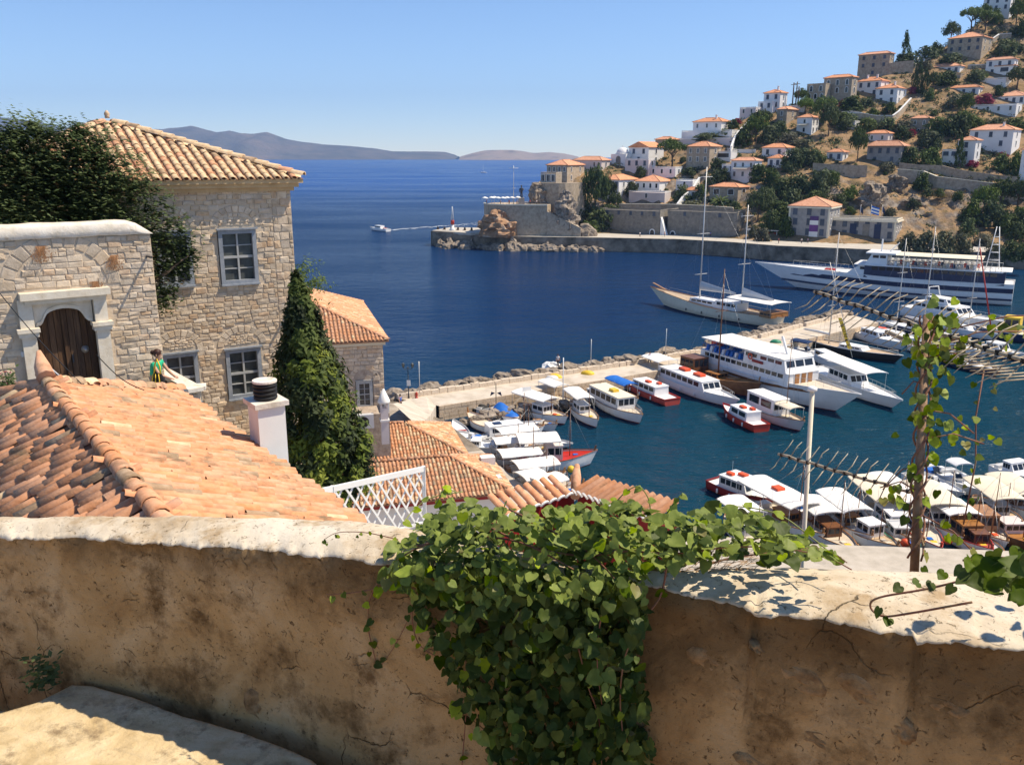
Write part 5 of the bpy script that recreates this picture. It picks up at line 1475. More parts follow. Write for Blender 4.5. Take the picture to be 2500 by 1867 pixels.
# corners: hip at the far end
FR, FL, NR, NL = pt(run, run, EZ), pt(run, -run, EZ), pt(-Lr, run, EZ), pt(-Lr, -run, EZ)
bm_ = MB().add([pt(0, 0, RZ), pt(-Lr, 0, RZ), FR, FL, NR, NL], [(0, 1, 4, 2), (1, 0, 3, 5), (0, 2, 3)])
ro2 = part('roof', bm_, MT['under_tile'], hr)
wl = MB(); ins = .35
wl.prism([tuple(pt(run - ins, run - ins, 0).xy), tuple(pt(run - ins, -run + ins, 0).xy), tuple(pt(-Lr, -run + ins, 0).xy), tuple(pt(-Lr, run - ins, 0).xy)], EZ - 6, EZ - .05)
part('wall', wl, MT['white'], hr)
fx = MB().prism([tuple(pt(run - .05, run - .05, 0).xy), tuple(pt(run - .05, -run + .05, 0).xy), tuple(pt(-Lr, -run + .05, 0).xy), tuple(pt(-Lr, run - .05, 0).xy)], EZ - .10, EZ - .03)
part('eave_board', fx, MT['trim'], hr)
terr = rowmat(['terracotta_orange', 'terracotta_pink', 'terracotta_buff', 'terracotta_lichen'])
SL = math.hypot(run, dz)
vR = (pt(0, 0, RZ) - pt(0, run, EZ)).normalized()
vL = (pt(0, 0, RZ) - pt(0, -run, EZ)).normalized()
slR = Slope(FR, -rd, vR)                                     # a = distance from far eave corner
slL = Slope(FL, -rd, vL)
tot = Lr + run
insR = lambda a, b: b < SL - .02 and a > run * b / SL + .02 and a < tot
nearp = Vector((-3.0, 6.5, CZ - 3.4))
# the tiles that show largest are single tiles: 150 on each side
tile_slope(ro2, slR, tot, insR, SL, .20, .30, rn, terr, (10, 4, .3, .8), 'terr', n_obj=170, near=nearp, jit=.9)
tile_slope(ro2, slL, tot, insR, SL, .20, .30, rn, terr, (10, 3, .3, 1), 'terr', n_obj=120, near=nearp, jit=1.6)
slF = Slope(FL, pr, (pt(0, 0, RZ) - pt(run, 0, EZ)))
tile_slope(ro2, slF, 2 * run, lambda a, b: b / SL < min(a, 2 * run - a) / run - .02, SL, .20, .30, rn, terr, (4, 3, 2, 2), 'terr', jit=.6)
cap_tiles(ro2, pt(-Lr, 0, RZ + .06), pt(.1, 0, RZ + .07), .108, .33, terr, (4, 4, 1, 1), rn, 'terr')
cap_tiles(ro2, FR + Vector((0, 0, .06)), pt(0, 0, RZ + .05), .11, .33, terr, (4, 4, 1, 1), rn, 'terr')
cap_tiles(ro2, FL + Vector((0, 0, .06)), pt(0, 0, RZ + .05), .11, .33, terr, (4, 4, 1, 1), rn, 'terr')
fn = MB(); fn.add([pt(.12, 0, RZ + .10) + Vector((v[0] * .26, 0, 0)) + rd * (v[1] * .1) + Vector((0, 0, v[2] * .5)) for v in TSH[0]], TSH[1], 0, True)
fn.tube([pt(-.1, 0, RZ + .12), pt(.15, 0, RZ + .24), pt(.30, 0, RZ + .44)], [.13, .11, .03], 8)
part('ridge_end_tile', fn, MT['terracotta_pink'], ro2)
# ---------------------------------------------------------------- white chimney beyond the eave
cb = at_y(664, 1178, 12.6)
sh_top = at_y(664, 985, 12.6).z
ch = thing('chimney', 'square whitewashed chimney with black slotted cowl beside the terracotta roof', 'chimney', (cb.x, cb.y, 0), R(36))
part('shaft', MB().box((0, 0, (sh_top + 21.5) / 2), (.42, .42, sh_top - 21.5)), MT['white'], ch)
part('cap_slab', MB().box((0, 0, sh_top + .035), (.52, .52, .075)), MT['coping_white'], ch)
cw = MB()
for k in range(4): cw.lathe((0, 0, sh_top + .085 + k * .062), [(.165, 0), (.175, .008), (.175, .045), (.165, .05)], 20)
cw.cyl((0, 0, sh_top + .073), .125, .27, 14)
part('cowl', cw, MT['black'], ch)
part('cowl_lid', MB().lathe((0, 0, sh_top + .335), [(.178, 0), (.182, .004), (.182, .03), (.178, .036), (.02, .038)], 24, smooth=False), MT['coping_white'], ch)
# ---------------------------------------------------------------- houses stepping down to the harbour
r5 = random.Random(55)
terr_far = rowmat(['terracotta_orange', 'terracotta_buff', 'terracotta_pink', 'terracotta_lichen'])
AX = R(13.9)
def tiled_hip(root, W, D, z, slope, ov=.3, pitch=.24, expo=.38, faces=(1, 1, 0, 1), weights=(5, 4, 3, 1), fascia=None):
 """hip roof on a block x in [-W,0], y in [0,D] (local); tile columns as geometry, one joined part; faces front,right,back,left"""
 x0, x1, y0, y1 = -W - ov, ov, -ov, D + ov
 w, d = x1 - x0, y1 - y0; m = min(w, d) / 2; h = m * slope
 b = MB()
 A, B, up = hip_roof(b, -W, 0, 0, D, z, ov=ov, slope=slope, th=.12)
 ro = part('roof', b, MT['under_tile'], root)
 zz = z + .12; Ls = math.hypot(m, h)
 B_ = MB()
 specs = [((x0, y0), (1, 0), (0, 1), w), ((x1, y0), (0, 1), (-1, 0), d), ((x1, y1), (-1, 0), (0, -1), w), ((x0, y1), (0, -1), (1, 0), d)]
 for (e, u, v, ln), on in zip(specs, faces):
  if not on: continue
  sl_ = Slope((e[0], e[1], zz), (u[0], u[1], 0), (v[0] * m, v[1] * m, h))
  tile_slope(ro, sl_, ln, lambda a, bb, ln=ln: bb < Ls - .05 and m * bb / Ls < min(a, ln - a) - .03, Ls, pitch, expo, r5, terr_far, weights, 'far', lo=True, bulk=B_)
 part('tiling', B_, terr_far, ro, kind='stuff')
 c = MB(); ends = [(0, A), (3, A), (1, B), (2, B)] if w >= d else [(0, A), (1, A), (2, B), (3, B)]
 cap = [MT['terracotta_pink'], MT['terracotta_orange']]
 for a_, b_ in [(up[i], q) for i, q in ends] + [(A, B)]:
  cap_tiles(ro, Vector(a_) + Vector((0, 0, .05)), Vector(b_) + Vector((0, 0, .06)), .13, .4, cap, (1, 1), r5, 'cap', single=False)
 if fascia:
  f = MB(); f.box(((x0 + x1) / 2, y0 + .02, z - .06), (w, .06, .16)); f.box((x1 - .02, (y0 + y1) / 2, z - .06), (.06, d - .1, .16)); part('fascia', f, MT[fascia], ro)
 return ro
def block(root, W, D, z0, z1, m, y0=0.0):
 return part('wall', MB().box((-W / 2, D / 2 + y0, (z0 + z1) / 2), (W, D, z1 - z0)), MT[m], root)
# front roof above the lattice fence
cN = at_y(1243, 1203, 48.0)
rC2 = thing('tiled_house', 'low white house whose broad orange roof lies behind the lattice fence', 'house', (cN.x, cN.y, 0), AX, 'tiled houses by the quay')
block(rC2, 13, 6.0, 0, cN.z - .02, 'white'); tiled_hip(rC2, 13, 6.0, cN.z, .43, fascia='darkred')
# rear roof
cN1 = Vector((-3.35, 58.2, 9.35))
rC1 = thing('tiled_house', 'house with an orange hip roof between the front roof and the white terrace', 'house', (cN1.x, cN1.y, 0), AX, 'tiled houses by the quay')
block(rC1, 16, 7.4, 0, cN1.z - .02, 'white'); tiled_hip(rC1, 16, 7.4, cN1.z, .40, fascia='darkred')
# small skylight boxes and a vent on the front roof
for q, (px, py) in enumerate(((1190, 1130), (1205, 1180))):
 p = at_y(px, py, 52 - q * 2.5)
 o = tag(part('vent_box', MB().box((0, 0, .2), (.9, .6, .5)), MT['white'], None, p, AX), ('white vent box on the roof edge, upper one', 'white vent box on the roof edge, lower one')[q], 'vent')
# stone house right of the cypress
cD = at_y(934, 833, 59.3)
rD = thing('stone_house', 'stone house at the water edge with smooth orange roof, right of the cypress', 'house', (cD.x, cD.y, 0), R(15.5))
WD, DD = 12.0, 16.0
pD = Plane((cD.x, cD.y, 0), 15.5)
dw = pD.rect(869, 928, 912, 998)
hb = MB(); wall_face(hb, -WD, 0, 0, cD.z - .02, [dw], 0, .3)
zt_ = cD.z - .02
hb.add([(0, 0, 0), (0, DD, 0), (0, DD, zt_), (0, 0, zt_), (-WD, DD, 0), (-WD, DD, zt_), (-WD, 0, zt_), (-WD, 0, 0)], [(0, 1, 2, 3), (1, 4, 5, 2), (3, 2, 5, 6)])
MT['rubble'] = mat('rubble_masonry', [(.26, .20, .15), (.40, .32, .25), (.50, .42, .33)], 2.6, .95, .8, 5, bdist=.06)
part('wall', hb, MT['rubble'], rD)
sash_window(rD, dw[0] + .04, dw[1] - .04, dw[2] + .04, dw[3] - .04, y=.08, fw=.22, rows=4, m='pale_frame' if 'pale_frame' in MT else 'sash_paint')
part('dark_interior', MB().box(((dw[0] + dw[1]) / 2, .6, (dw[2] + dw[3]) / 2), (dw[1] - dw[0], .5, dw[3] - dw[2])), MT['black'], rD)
cn_ = MB(); cn_.box((-WD / 2, DD / 2, zt_ - .10), (WD + .35, DD + .35, .2)); part('cornice', cn_, MT['trim'], rD)
tiled_hip(rD, WD, DD, cD.z + .02, .42, ov=.4, pitch=.27, faces=(1, 1, 0, 0), weights=(6, 2, 5, 0))
stD = lay(-4.5, 0, 9.5, zt_ - .25, lambda x, z, a, b: dw[0] - .25 < x < dw[1] + .25 and dw[2] - .25 < z < dw[3] + .9, (.22, .34), (.3, .7), r5)
set_stones(rD, stD, 0, r5, .03, .03, 0, (5, 3, 3, 2))
arch_stones((dw[0] + dw[1]) / 2, dw[3] + .12, .65, .3, 9, r5, -.004, rD, rx=(dw[1] - dw[0]) * .6)
part('wall_bracket', MB().beam((-.55, -.02, 15.2), (-.55, -.6, 15.25), .06, .08), MT['metal_dark'], rD)
#([(.45 + v[0] * .5, y_, cD.z + .18 + v[2] * .2) for y_ in (0, 1) for v in TSH[0][:7]], [], 0)
# white roof terrace in front of it
tz = at_y(900, 1010, 56.0).z
tw0 = at_y(880, 1016, 56.5)
rT = thing('roof_terrace', 'whitewashed roof terrace with parapets beside the stone house', 'terrace', (tw0.x, tw0.y, tw0.z), R(14))
t_ = MB(); t_.box((-.6, 3.5, -6), (5.2, 6.4, 12)); part('slab', t_, MT['rubble'], rT)
p_ = MB(); p_.box((1.9, 3.5, .35), (.22, 6.2, .7)); p_.box((.4, 6.6, .55), (3.2, .22, 1.1)); p_.box((-3.1, 5.2, .3), (.22, 3, .6)); part('parapet', p_, MT['white'], rT)
k_ = MB(); k_.box((.6, 5.2, .7), (2.0, .9, 1.4)); k_.box((.6, 5.1, 1.48), (2.3, 1.2, .14)); part('garden_store', k_, MT['white'], rT)
part('store_opening', MB().box((.9, 4.74, .7), (.8, .04, .9)), MT['red'], rT)
chm = at_y(1022, 1040, 57.0)
rk = thing('chimney', 'slim pinkish chimney with white pointed cap on the white terrace', 'chimney', (at_y(939, 1030, 56).x, 56, 0), R(14))
zb, zc = at_y(939, 1040, 56).z, at_y(939, 994, 56).z
part('shaft', MB().box((0, 0, (zb + zc) / 2 - .6), (.5, .5, zc - zb + 1.2)), MT['pinkish'], rk)
part('band', MB().box((0, 0, zb + .45), (.62, .62, .12)), MT['white'], rk)
q_ = MB()
for sx in (-.2, .2):
 for sy in (-.2, .2): q_.box((sx, sy, zc + .16), (.12, .12, .32))
part('vents', q_, MT['pinkish'], rk)
part('cap', MB().lathe((0, 0, zc + .32), [(.42, 0), (.42, .12), (.06, .95)], 8), MT['white'], rk)
ac = at_y(892, 1031, 55.4)
ra = thing('air_conditioner', 'white air conditioning unit with round dark fan on the terrace', 'air conditioner', (ac.x, ac.y, ac.z), R(14))
part('casing', MB().box((0, 0, .1), (1.1, .4, .95)), MT['gel_grey'], ra)
fo_ = MB().cyl((0, 0, 0), .36, .05, 16); o = part('fan', fo_, MT['black'], ra, (-.12, -.2, .1)); o.rotation_euler = (math.pi / 2, 0, 0)
# ---------------------------------------------------------------- white lattice fence
rf = thing('lattice_fence', 'white metal lattice fence with tall right post before the orange roof', 'fence', (0, 0, 0))
fa, fb_ = at_y(812, 1193, 12.8), at_y(1034, 1144, 14.6)
fl = at_y(740, 1207, 12.2)
hgt = 1.02
def rail(a, b, w=.05, h=.05, nm='rail'): part(nm, MB().beam(a, b, w, h), MT['white'], rf)
dn = Vector((0, 0, -hgt))
rail(fa, fb_, .05, .09); rail(fa + dn, fb_ + dn); rail(fl, fa, .05, .09); rail(fl + dn, fa + dn)
for p in (fa, fb_): rail(p + Vector((0, 0, .05)), p + dn * 1.5, .06, .06, 'post')
for (a, b, n_) in ((fa, fb_, 9), (fl, fa, 4)):
 for k in range(-3, n_):
  for sgn in (1, -1):
   t0, t1 = (k / n_, (k + 3) / n_) if sgn > 0 else ((k + 3) / n_, k / n_)
   z0_, z1_ = 0.0, 1.0
   lo_, hi_ = min(t0, t1), max(t0, t1)
   c0_, c1_ = max(lo_, 0), min(hi_, 1)
   if c1_ - c0_ < .02: continue
   def P_at(t):
    z = (t - t0) / (t1 - t0)
    q = a.lerp(b, t); return q + dn * z + (b - a).cross(Vector((0, 0, 1))).normalized() * (.012 * sgn)
   part('slat', MB().beam(P_at(c0_), P_at(c1_), .012, .034), MT['white'], rf)
# ---------------------------------------------------------------- red wall with tile coping
cr_ = at_y(1406, 1200, 16.0)
rw_ = thing('red_wall', 'dark red garden wall capped with scalloped terracotta tiles', 'wall', (0, 0, 0))
la = at_y(1225, 1262, 14.6); rb_ = at_y(1612, 1275, 13.2)
MT['mortar_white'] = mat('white_tile_mortar', [(.72, .70, .66)], 1, .9)
newt = rowmat(['terracotta_orange', 'terracotta_pink'])
for (a, b, side) in ((la, cr_, 1), (cr_, rb_, 1)):
 a = Vector((a.x, a.y, cr_.z if a is not cr_ else a.z)); b = Vector((b.x, b.y, cr_.z if b is not cr_ else b.z))
 a.z = la.z if a.xy == la.xy else cr_.z; b.z = rb_.z if b.xy == rb_.xy else cr_.z
 d = (b - a); ln = d.length; d.normalize(); nrm = Vector((-d.y, d.x, 0)).normalized()      # away from viewer
 w_ = MB(); v0 = [a + nrm * .04, b + nrm * .04, b + nrm * .34, a + nrm * .34]
 w_.add([Vector((v.x, v.y, v.z - 4.0)) for v in v0] + [v - Vector((0, 0, .06)) for v in v0], [(0, 1, 5, 4), (1, 2, 6, 5), (2, 3, 7, 6), (3, 0, 4, 7), (4, 5, 6, 7)])
 part('wall_face', w_, MT['darkred'], rw_)
 n_ = int(ln / .23)
 for k in range(n_):
  p = a + d * ((k + .5) * .23) - nrm * .10
  up_ = (nrm * .62 + Vector((0, 0, .30))).normalized(); x_ = up_.cross(Vector((0, 0, 1))).normalized(); z_ = x_.cross(up_)
  M = Matrix((x_, up_, z_)).transposed()
  o = link('tile', tile_mesh(r5.randrange(2), newt, 'newt'), rw_); o.matrix_local = Matrix.LocRotScale(p, M.to_quaternion(), Vector((.185, .60, .16)))
  e = MB(); e.add([(v[0] * .17, -.012, v[2] * .12) for v in TSH[0][:7]] + [(v[0] * .225, -.006, v[2] * .185 + .002) for v in TSH[0][:7]], [(i, 7 + i, 8 + i, 1 + i) for i in range(6)])
  e.add([(v[0] * .225, -.006, v[2] * .185 + .002) for v in TSH[0][:7]] + [(v[0] * .225, .03, v[2] * .185 + .002) for v in TSH[0][:7]], [(i, 7 + i, 8 + i, 1 + i) for i in range(6)])
  if 'mortar_rim' not in _tm: _tm['mortar_rim'] = e.mesh('mortar_rim', MT['mortar_white'])
  o2 = link('mortar_rim', _tm['mortar_rim'], rw_); o2.matrix_local = Matrix.LocRotScale(p, M.to_quaternion(), Vector((1, 1, 1)))
capm = MB(); q0 = cr_ + Vector((0, .05, .05)); capm.tube([q0 + Vector((-.03, -.25, -.08)), q0 + Vector((.02, .2, .16)), q0 + Vector((.05, .42, .34))], [.09, .10, .05], 10)
part('corner_tile', capm, MT['terracotta_pink'], rw_)
# ---------------------------------------------------------------- cypress
rc = random.Random(77)
cb_ = at_y(795, 1210, 25.0); ct = at_y(750, 672, 25.0)
rcy = thing('cypress_tree', 'large ragged cypress with yellow green patches in front of the mansion corner', 'tree', cb_)
ht_ = ct.z - cb_.z
part('trunk', MB().tube([(0, 0, -9), (.05, 0, 1), (-.15, 0, ht_ * .5), (-.5, 0, ht_ * .97)], [.24, .2, .12, .03], 8), MT['bark'], rcy)
MT['cyp_dark'] = leafmat('dark_cypress_foliage', [(.016, .026, .009), (.032, .048, .014), (.05, .066, .02)], .1, .15)
MT['cyp_light'] = leafmat('fresh_cypress_foliage', [(.10, .14, .012), (.17, .21, .02), (.24, .27, .035)], .1, .3)
MT['cyp_mid'] = leafmat('mid_cypress_foliage', [(.045, .07, .012), (.075, .105, .018), (.105, .135, .025)], .1, .25)
cm = MB()
prof_c = [(0, 1.15), (.12, 1.34), (.3, 1.24), (.45, 1.12), (.55, .96), (.66, .70), (.76, .47), (.86, .29), (.94, .13), (1.0, .0)]
pz, pr_ = [p[0] for p in prof_c], [p[1] for p in prof_c]
for k in range(900):
 z = rc.random() ** 1.15; th = rc.uniform(0, 6.283)
 rad = float(np.interp(z, pz, pr_)) * (1 + .14 * math.sin(th * 3 + z * 9) + .12 * math.sin(th * 5 - z * 15)) * rc.uniform(.72, 1.04)
 c = Vector((-.5 * z + rad * math.cos(th), rad * math.sin(th), ht_ * z))
 f = mnoise.noise(Vector((c.x * 1.9, c.y * 1.9, c.z * 1.3)))
 mi = 1 if f > .12 and z < .8 and rc.random() < .85 else (2 if f > -.02 else 0)
 if z > .7 and mi == 1: mi = 2
 s = rc.uniform(.16, .34) * (1 - .55 * max(0, (z - .55) / .45))
 pts = []
 out = Vector((math.cos(th), math.sin(th), .5))
 for _ in range(38):
  v = Vector((rc.gauss(0, 1), rc.gauss(0, 1), rc.gauss(0, 1))).normalized() * rc.random() ** .5 * s
  v.z *= 1.3; pts.append((c + v, out + v * 2))
 leaf_cloud(cm, pts, .078, rc, mi, up=.5, elong=1.5)
part('crown', cm, [MT['cyp_dark'], MT['cyp_light'], MT['cyp_mid']], rcy)
# ---------------------------------------------------------------- leafy tree over the gate wall
rt_ = random.Random(99)
base_t = at_y(150, 720, 23.2); base_t.z = 22.6
rtr = thing('leafy_tree', 'large leafy green tree spilling over the gate wall', 'tree', base_t)
MT['tree_dark'] = leafmat('dark_tree_leaves', [(.06, .098, .032), (.095, .142, .048), (.13, .18, .07)], .1, .5)
MT['tree_mid'] = leafmat('mid_tree_leaves', [(.10, .15, .05), (.15, .205, .075), (.20, .26, .10)], .1, .5)
MT['tree_rust'] = leafmat('browning_tree_leaves', [(.09, .06, .02), (.14, .09, .035), (.17, .12, .05)], .1, .3)
balls = [(30, 480, 110, -.3), (140, 470, 110, -.3), (235, 480, 95, -.4), (-40, 430, 120, 0), (60, 400, 170, .5), (150, 400, 130, 1), (0, 460, 150, -.5), (60, 420, 150, 0), (200, 410, 160, 0), (330, 480, 100, -.5), (120, 510, 130, -.6), (290, 410, 75, .2), (410, 545, 70, -.8), (425, 620, 55, -1), (395, 690, 42, -1), (20, 350, 90, .6), (240, 345, 50, .5), (180, 345, 75, .6),
   (-90, 420, 170, 0), (-60, 530, 150, -.4), (240, 520, 90, -.9), (460, 590, 28, -1), (90, 340, 60, .8), (345, 575, 75, -.9), (190, 290, 16, .5), (85, 285, 14, .6), (28, 300, 30, .6)]
tw_ = MB()
tw_.tube([(0, 0, -1), (.1, 0, 1.2), (.3, .1, 2.4)], [.22, .19, .15], 8)
tc = MB()
for (bx_, by_, br, dy) in balls:
 Yb = 22.7 + 2.1 * bx_ / 400 + .5 * dy; c = at_y(bx_, by_ + 34, Yb) - base_t; rr = br * .95 * Yb / 2120
 tw_.tube([(.2, .1, 2.0), tuple(c * .55 + Vector((0, 0, 1.1))), tuple(c)], [.10, .06, .02], 5)
 for k in range(int(45 + rr * rr * 150)):
  v = Vector((rt_.gauss(0, 1), rt_.gauss(0, 1), rt_.gauss(0, 1))).normalized()
  cc = c + v * rr * rt_.uniform(.06, 1.04) ** .5 * (1 + .18 * mnoise.noise(v * 2 + c))
  gy_ = -((cc + base_t) - Vector((GC.x, GC.y, 0))).dot(gp.n * 1.0)
  if gy_ < .95: cc = cc - Vector((gp.n.x, gp.n.y, 0)) * (.95 - gy_)
  f = mnoise.noise(cc * 1.1)
  mi = 2 if rt_.random() < .03 else (1 if f > -.05 else 0)
  s = rt_.uniform(.12, .26)
  dirn = (v + Vector((rt_.gauss(0, .5), rt_.gauss(0, .5), rt_.gauss(.1, .4)))).normalized()
  pts = []
  for j in range(13):
   t = j / 12.0
   off = Vector((rt_.gauss(0, .5), rt_.gauss(0, .5), rt_.gauss(0, .4))) * s * .6
   pts.append((cc + dirn * (t - .4) * s * 1.8 + off, Vector((.5, 0, 1))))
  leaf_cloud(tc, pts, .066, rt_, mi, up=1.5, elong=1.1)
part('trunk', tw_, MT['bark'], rtr); part('crown', tc, [MT['tree_dark'], MT['tree_mid'], MT['tree_rust']], rtr)
# oleander at the left edge, shrub tip behind the mansion
ol = MB()
for k in range(60):
 c = at_y(rt_.uniform(-40, 40), rt_.uniform(925, 985), 20 + rt_.uniform(-.4, .4)) ; pts = [(c + Vector((rt_.gauss(0, .12), rt_.gauss(0, .12), rt_.gauss(0, .14))), Vector((0, 0, 1))) for _ in range(14)]
 leaf_cloud(ol, pts, .05, rt_, 1 if rt_.random() < .08 else 0, elong=1.8)
tag(part('oleander', ol, [MT['tree_dark'], MT['leaf_red']]), 'oleander bush with a few red flowers at the left edge below the gate', 'shrub')
bh = MB(); rbh = at_y(742, 690, 44)
for k in range(90):
 v = Vector((rt_.gauss(0, .6), rt_.gauss(0, .5), rt_.gauss(0, .55))); pts = [(rbh + v + Vector((rt_.gauss(0, .12), rt_.gauss(0, .12), rt_.gauss(0, .12))), v) for _ in range(16)]
 leaf_cloud(bh, pts, .07, rt_, 0)
o = thing('garden_tree', 'bright green tree top peeping out behind the mansion corner', 'tree', (0, 0, 0))
part('crown', bh, MT['leaf_bright'], o); part('trunk', MB().tube([rbh + Vector((0, 0, -8)), rbh], [.2, .08], 6), MT['bark'], o)
# ---------------------------------------------------------------- overhead cables from the left to the tiled roof
for k, (a, b, lab) in enumerate((((-60, 640, 14), (212, 950, 12.6), 'black overhead cable crossing the carved doorway from upper left'), ((95, 868, 13.5), (208, 948, 12.6), 'pale twin cable slanting across the wooden door'),
       ((236, 866, 13.6), (352, 952, 13.4), 'thin dark cable right of the wooden door'), ((-20, 925, 13), (60, 962, 12.8), 'short dark cable at the left edge over the roof ridge'))):
 A_, B_2 = at_y(*a), at_y(*b)
 pts = [A_.lerp(B_2, t / 10) - Vector((0, 0, .10 * math.sin(math.pi * t / 10))) for t in range(11)]
 tag(part('overhead_cable', MB().tube(pts, .008 if k != 1 else .011, 5), MT['black'] if k != 1 else MT['gel_grey']), lab, 'cable')
# ---------------------------------------------------------------- the plastered parapet in front
rf5 = random.Random(500)
def fgmat(name, cols, stain, s1, s2, lo, hi, bump, bd=.03):
 return mat(name, cols, s1, .92, bump, 9, spec=.15, detail=10, stain=stain, stain_scale=s2, stain_lo=lo, stain_hi=hi, bdist=bd, ndist=.4)
def worn(name, base, dirt, pit, dirt_lo, dirt_hi, crack, top=None, bd=.03):
 """weathered plaster: mottled base, blotchy dirt, small pits, hairline cracks, all with matching relief"""
 m = mat(name, base, 2.2, .95, 0.0, spec=.1, detail=10, stain=dirt, stain_scale=3.0, stain_lo=dirt_lo, stain_hi=dirt_hi, ndist=.6)
 nt = m.node_tree; N = nt.nodes; L = nt.links; b = N["Principled BSDF"]
 ge = N.new("ShaderNodeNewGeometry"); col = b.inputs["Base Color"].links[0].from_socket
 def ns(sc_, d=6, r=.7, w=0):
  t = N.new("ShaderNodeTexNoise"); t.inputs["Scale"].default_value = sc_; t.inputs["Detail"].default_value = d; t.inputs["Roughness"].default_value = r; t.inputs["Distortion"].default_value = w
  L.new(ge.outputs["Position"], t.inputs["Vector"]); return t.outputs["Fac"]
 def rng_(src, a, c, lo=0.0, hi=1.0):
  r = N.new("ShaderNodeMapRange"); r.inputs["From Min"].default_value = a; r.inputs["From Max"].default_value = c; r.inputs["To Min"].default_value = lo; r.inputs["To Max"].default_value = hi
  L.new(src, r.inputs["Value"]); return r.outputs[0]
 def mix(f, A, B):
  x = N.new("ShaderNodeMix"); x.data_type = 'RGBA'; L.new(f, x.inputs["Factor"]); L.new(A, x.inputs["A"]); x.inputs["B"].default_value = (*B, 1); return x.outputs["Result"]
 pits = rng_(ns(34, 4, .75, .8), .60, .68); col = mix(pits, col, pit)
 # hairline cracks on bent cell borders
 add = N.new("ShaderNodeMix"); add.data_type = 'VECTOR'; add.inputs["Factor"].default_value = .22
 tn_ = N.new("ShaderNodeTexNoise"); tn_.inputs["Scale"].default_value = 3.5; tn_.inputs["Detail"].default_value = 6; L.new(ge.outputs["Position"], tn_.inputs["Vector"])
 L.new(ge.outputs["Position"], add.inputs[4]); L.new(tn_.outputs["Color"], add.inputs[5])
 vo = N.new("ShaderNodeTexVoronoi"); vo.feature = 'DISTANCE_TO_EDGE'; vo.inputs["Scale"].default_value = 2.6; L.new(add.outputs[1], vo.inputs["Vector"])
 ck_ = rng_(vo.outputs["Distance"], .0, crack, 1.0, 0.0)
 mk = N.new("ShaderNodeMath"); mk.operation = 'MULTIPLY'; L.new(ck_, mk.inputs[0]); L.new(rng_(ns(1.7, 3), .52, .60), mk.inputs[1])
 col = mix(mk.outputs[0], col, tuple(c * .5 for c in pit))
 if top is not None:
  # damp dirt in blotches under the coping, with a ragged lower edge
  sp_ = N.new("ShaderNodeSeparateXYZ"); L.new(ge.outputs["Position"], sp_.inputs[0])
  mm = N.new("ShaderNodeMath"); mm.operation = 'MULTIPLY_ADD'; mm.inputs[1].default_value = .9; L.new(ns(2.4, 9, .75, .5), mm.inputs[0]); L.new(sp_.outputs["Z"], mm.inputs[2])
  col = mix(rng_(mm.outputs[0], CZ - 1.62, CZ - 1.36, 0, .75), col, top)
 L.new(col, b.inputs["Base Color"])
 h = None
 for sc_, st, d_ in ((3.0, .6, bd * 1.6), (16, .7, bd * .5), (60, .6, bd * .14)):
  bp = N.new("ShaderNodeBump"); bp.inputs["Strength"].default_value = st; bp.inputs["Distance"].default_value = d_; L.new(ns(sc_, 8), bp.inputs["Height"])
  if h: L.new(h.outputs[0], bp.inputs["Normal"])
  h = bp
 for src, d_ in ((pits, -.006), (mk.outputs[0], -.01)):
  bp = N.new("ShaderNodeBump"); bp.inputs["Strength"].default_value = .8; bp.inputs["Distance"].default_value = abs(d_); bp.invert = True; L.new(src, bp.inputs["Height"]); L.new(h.outputs[0], bp.inputs["Normal"]); h = bp
 L.new(h.outputs[0], b.inputs["Normal"])
 return m
MT['plaster'] = worn('ochre_lime_plaster', [(.29, .165, .066), (.43, .27, .12), (.53, .37, .20)], (.16, .092, .038), (.13, .075, .035), .50, .64, .009, top=(.105, .062, .028))
MT['wall_top'] = worn('worn_limewashed_top', [(.46, .36, .24), (.60, .51, .38), (.70, .63, .51)], (.40, .29, .17), (.26, .19, .11), .50, .64, .010, bd=.012)
FP = [(-420, 1316, 2.05), (0, 1311, 1.95), (339, 1318, 1.86), (678, 1345, 1.78), (904, 1368, 1.72), (1100, 1385, 1.69), (1243, 1400, 1.675), (1420, 1412, 1.665), (1582, 1428, 1.655), (1720, 1462, 1.645), (1888, 1500, 1.635), (2040, 1515, 1.63), (2170, 1545, 1.625), (2500, 1582, 1.62), (2900, 1640, 1.61)]
BP_ = [(-420, 1258), (0, 1254), (339, 1252), (678, 1254), (904, 1262), (1100, 1295), (1243, 1330), (1420, 1378), (1582, 1390), (1720, 1376), (1888, 1370), (2040, 1371), (2170, 1378), (2500, 1395), (2900, 1425)]
fr = [at_z(a, b, CZ - h) for a, b, h in FP]
bk_ = [at_z(a, b, CZ - h + .01) for (a, b), (_, _, h) in zip(BP_, FP)]
NS = 420
def lerp_list(L, t):
 s = t * (len(L) - 1); i = min(int(s), len(L) - 2); return L[i].lerp(L[i + 1], s - i)
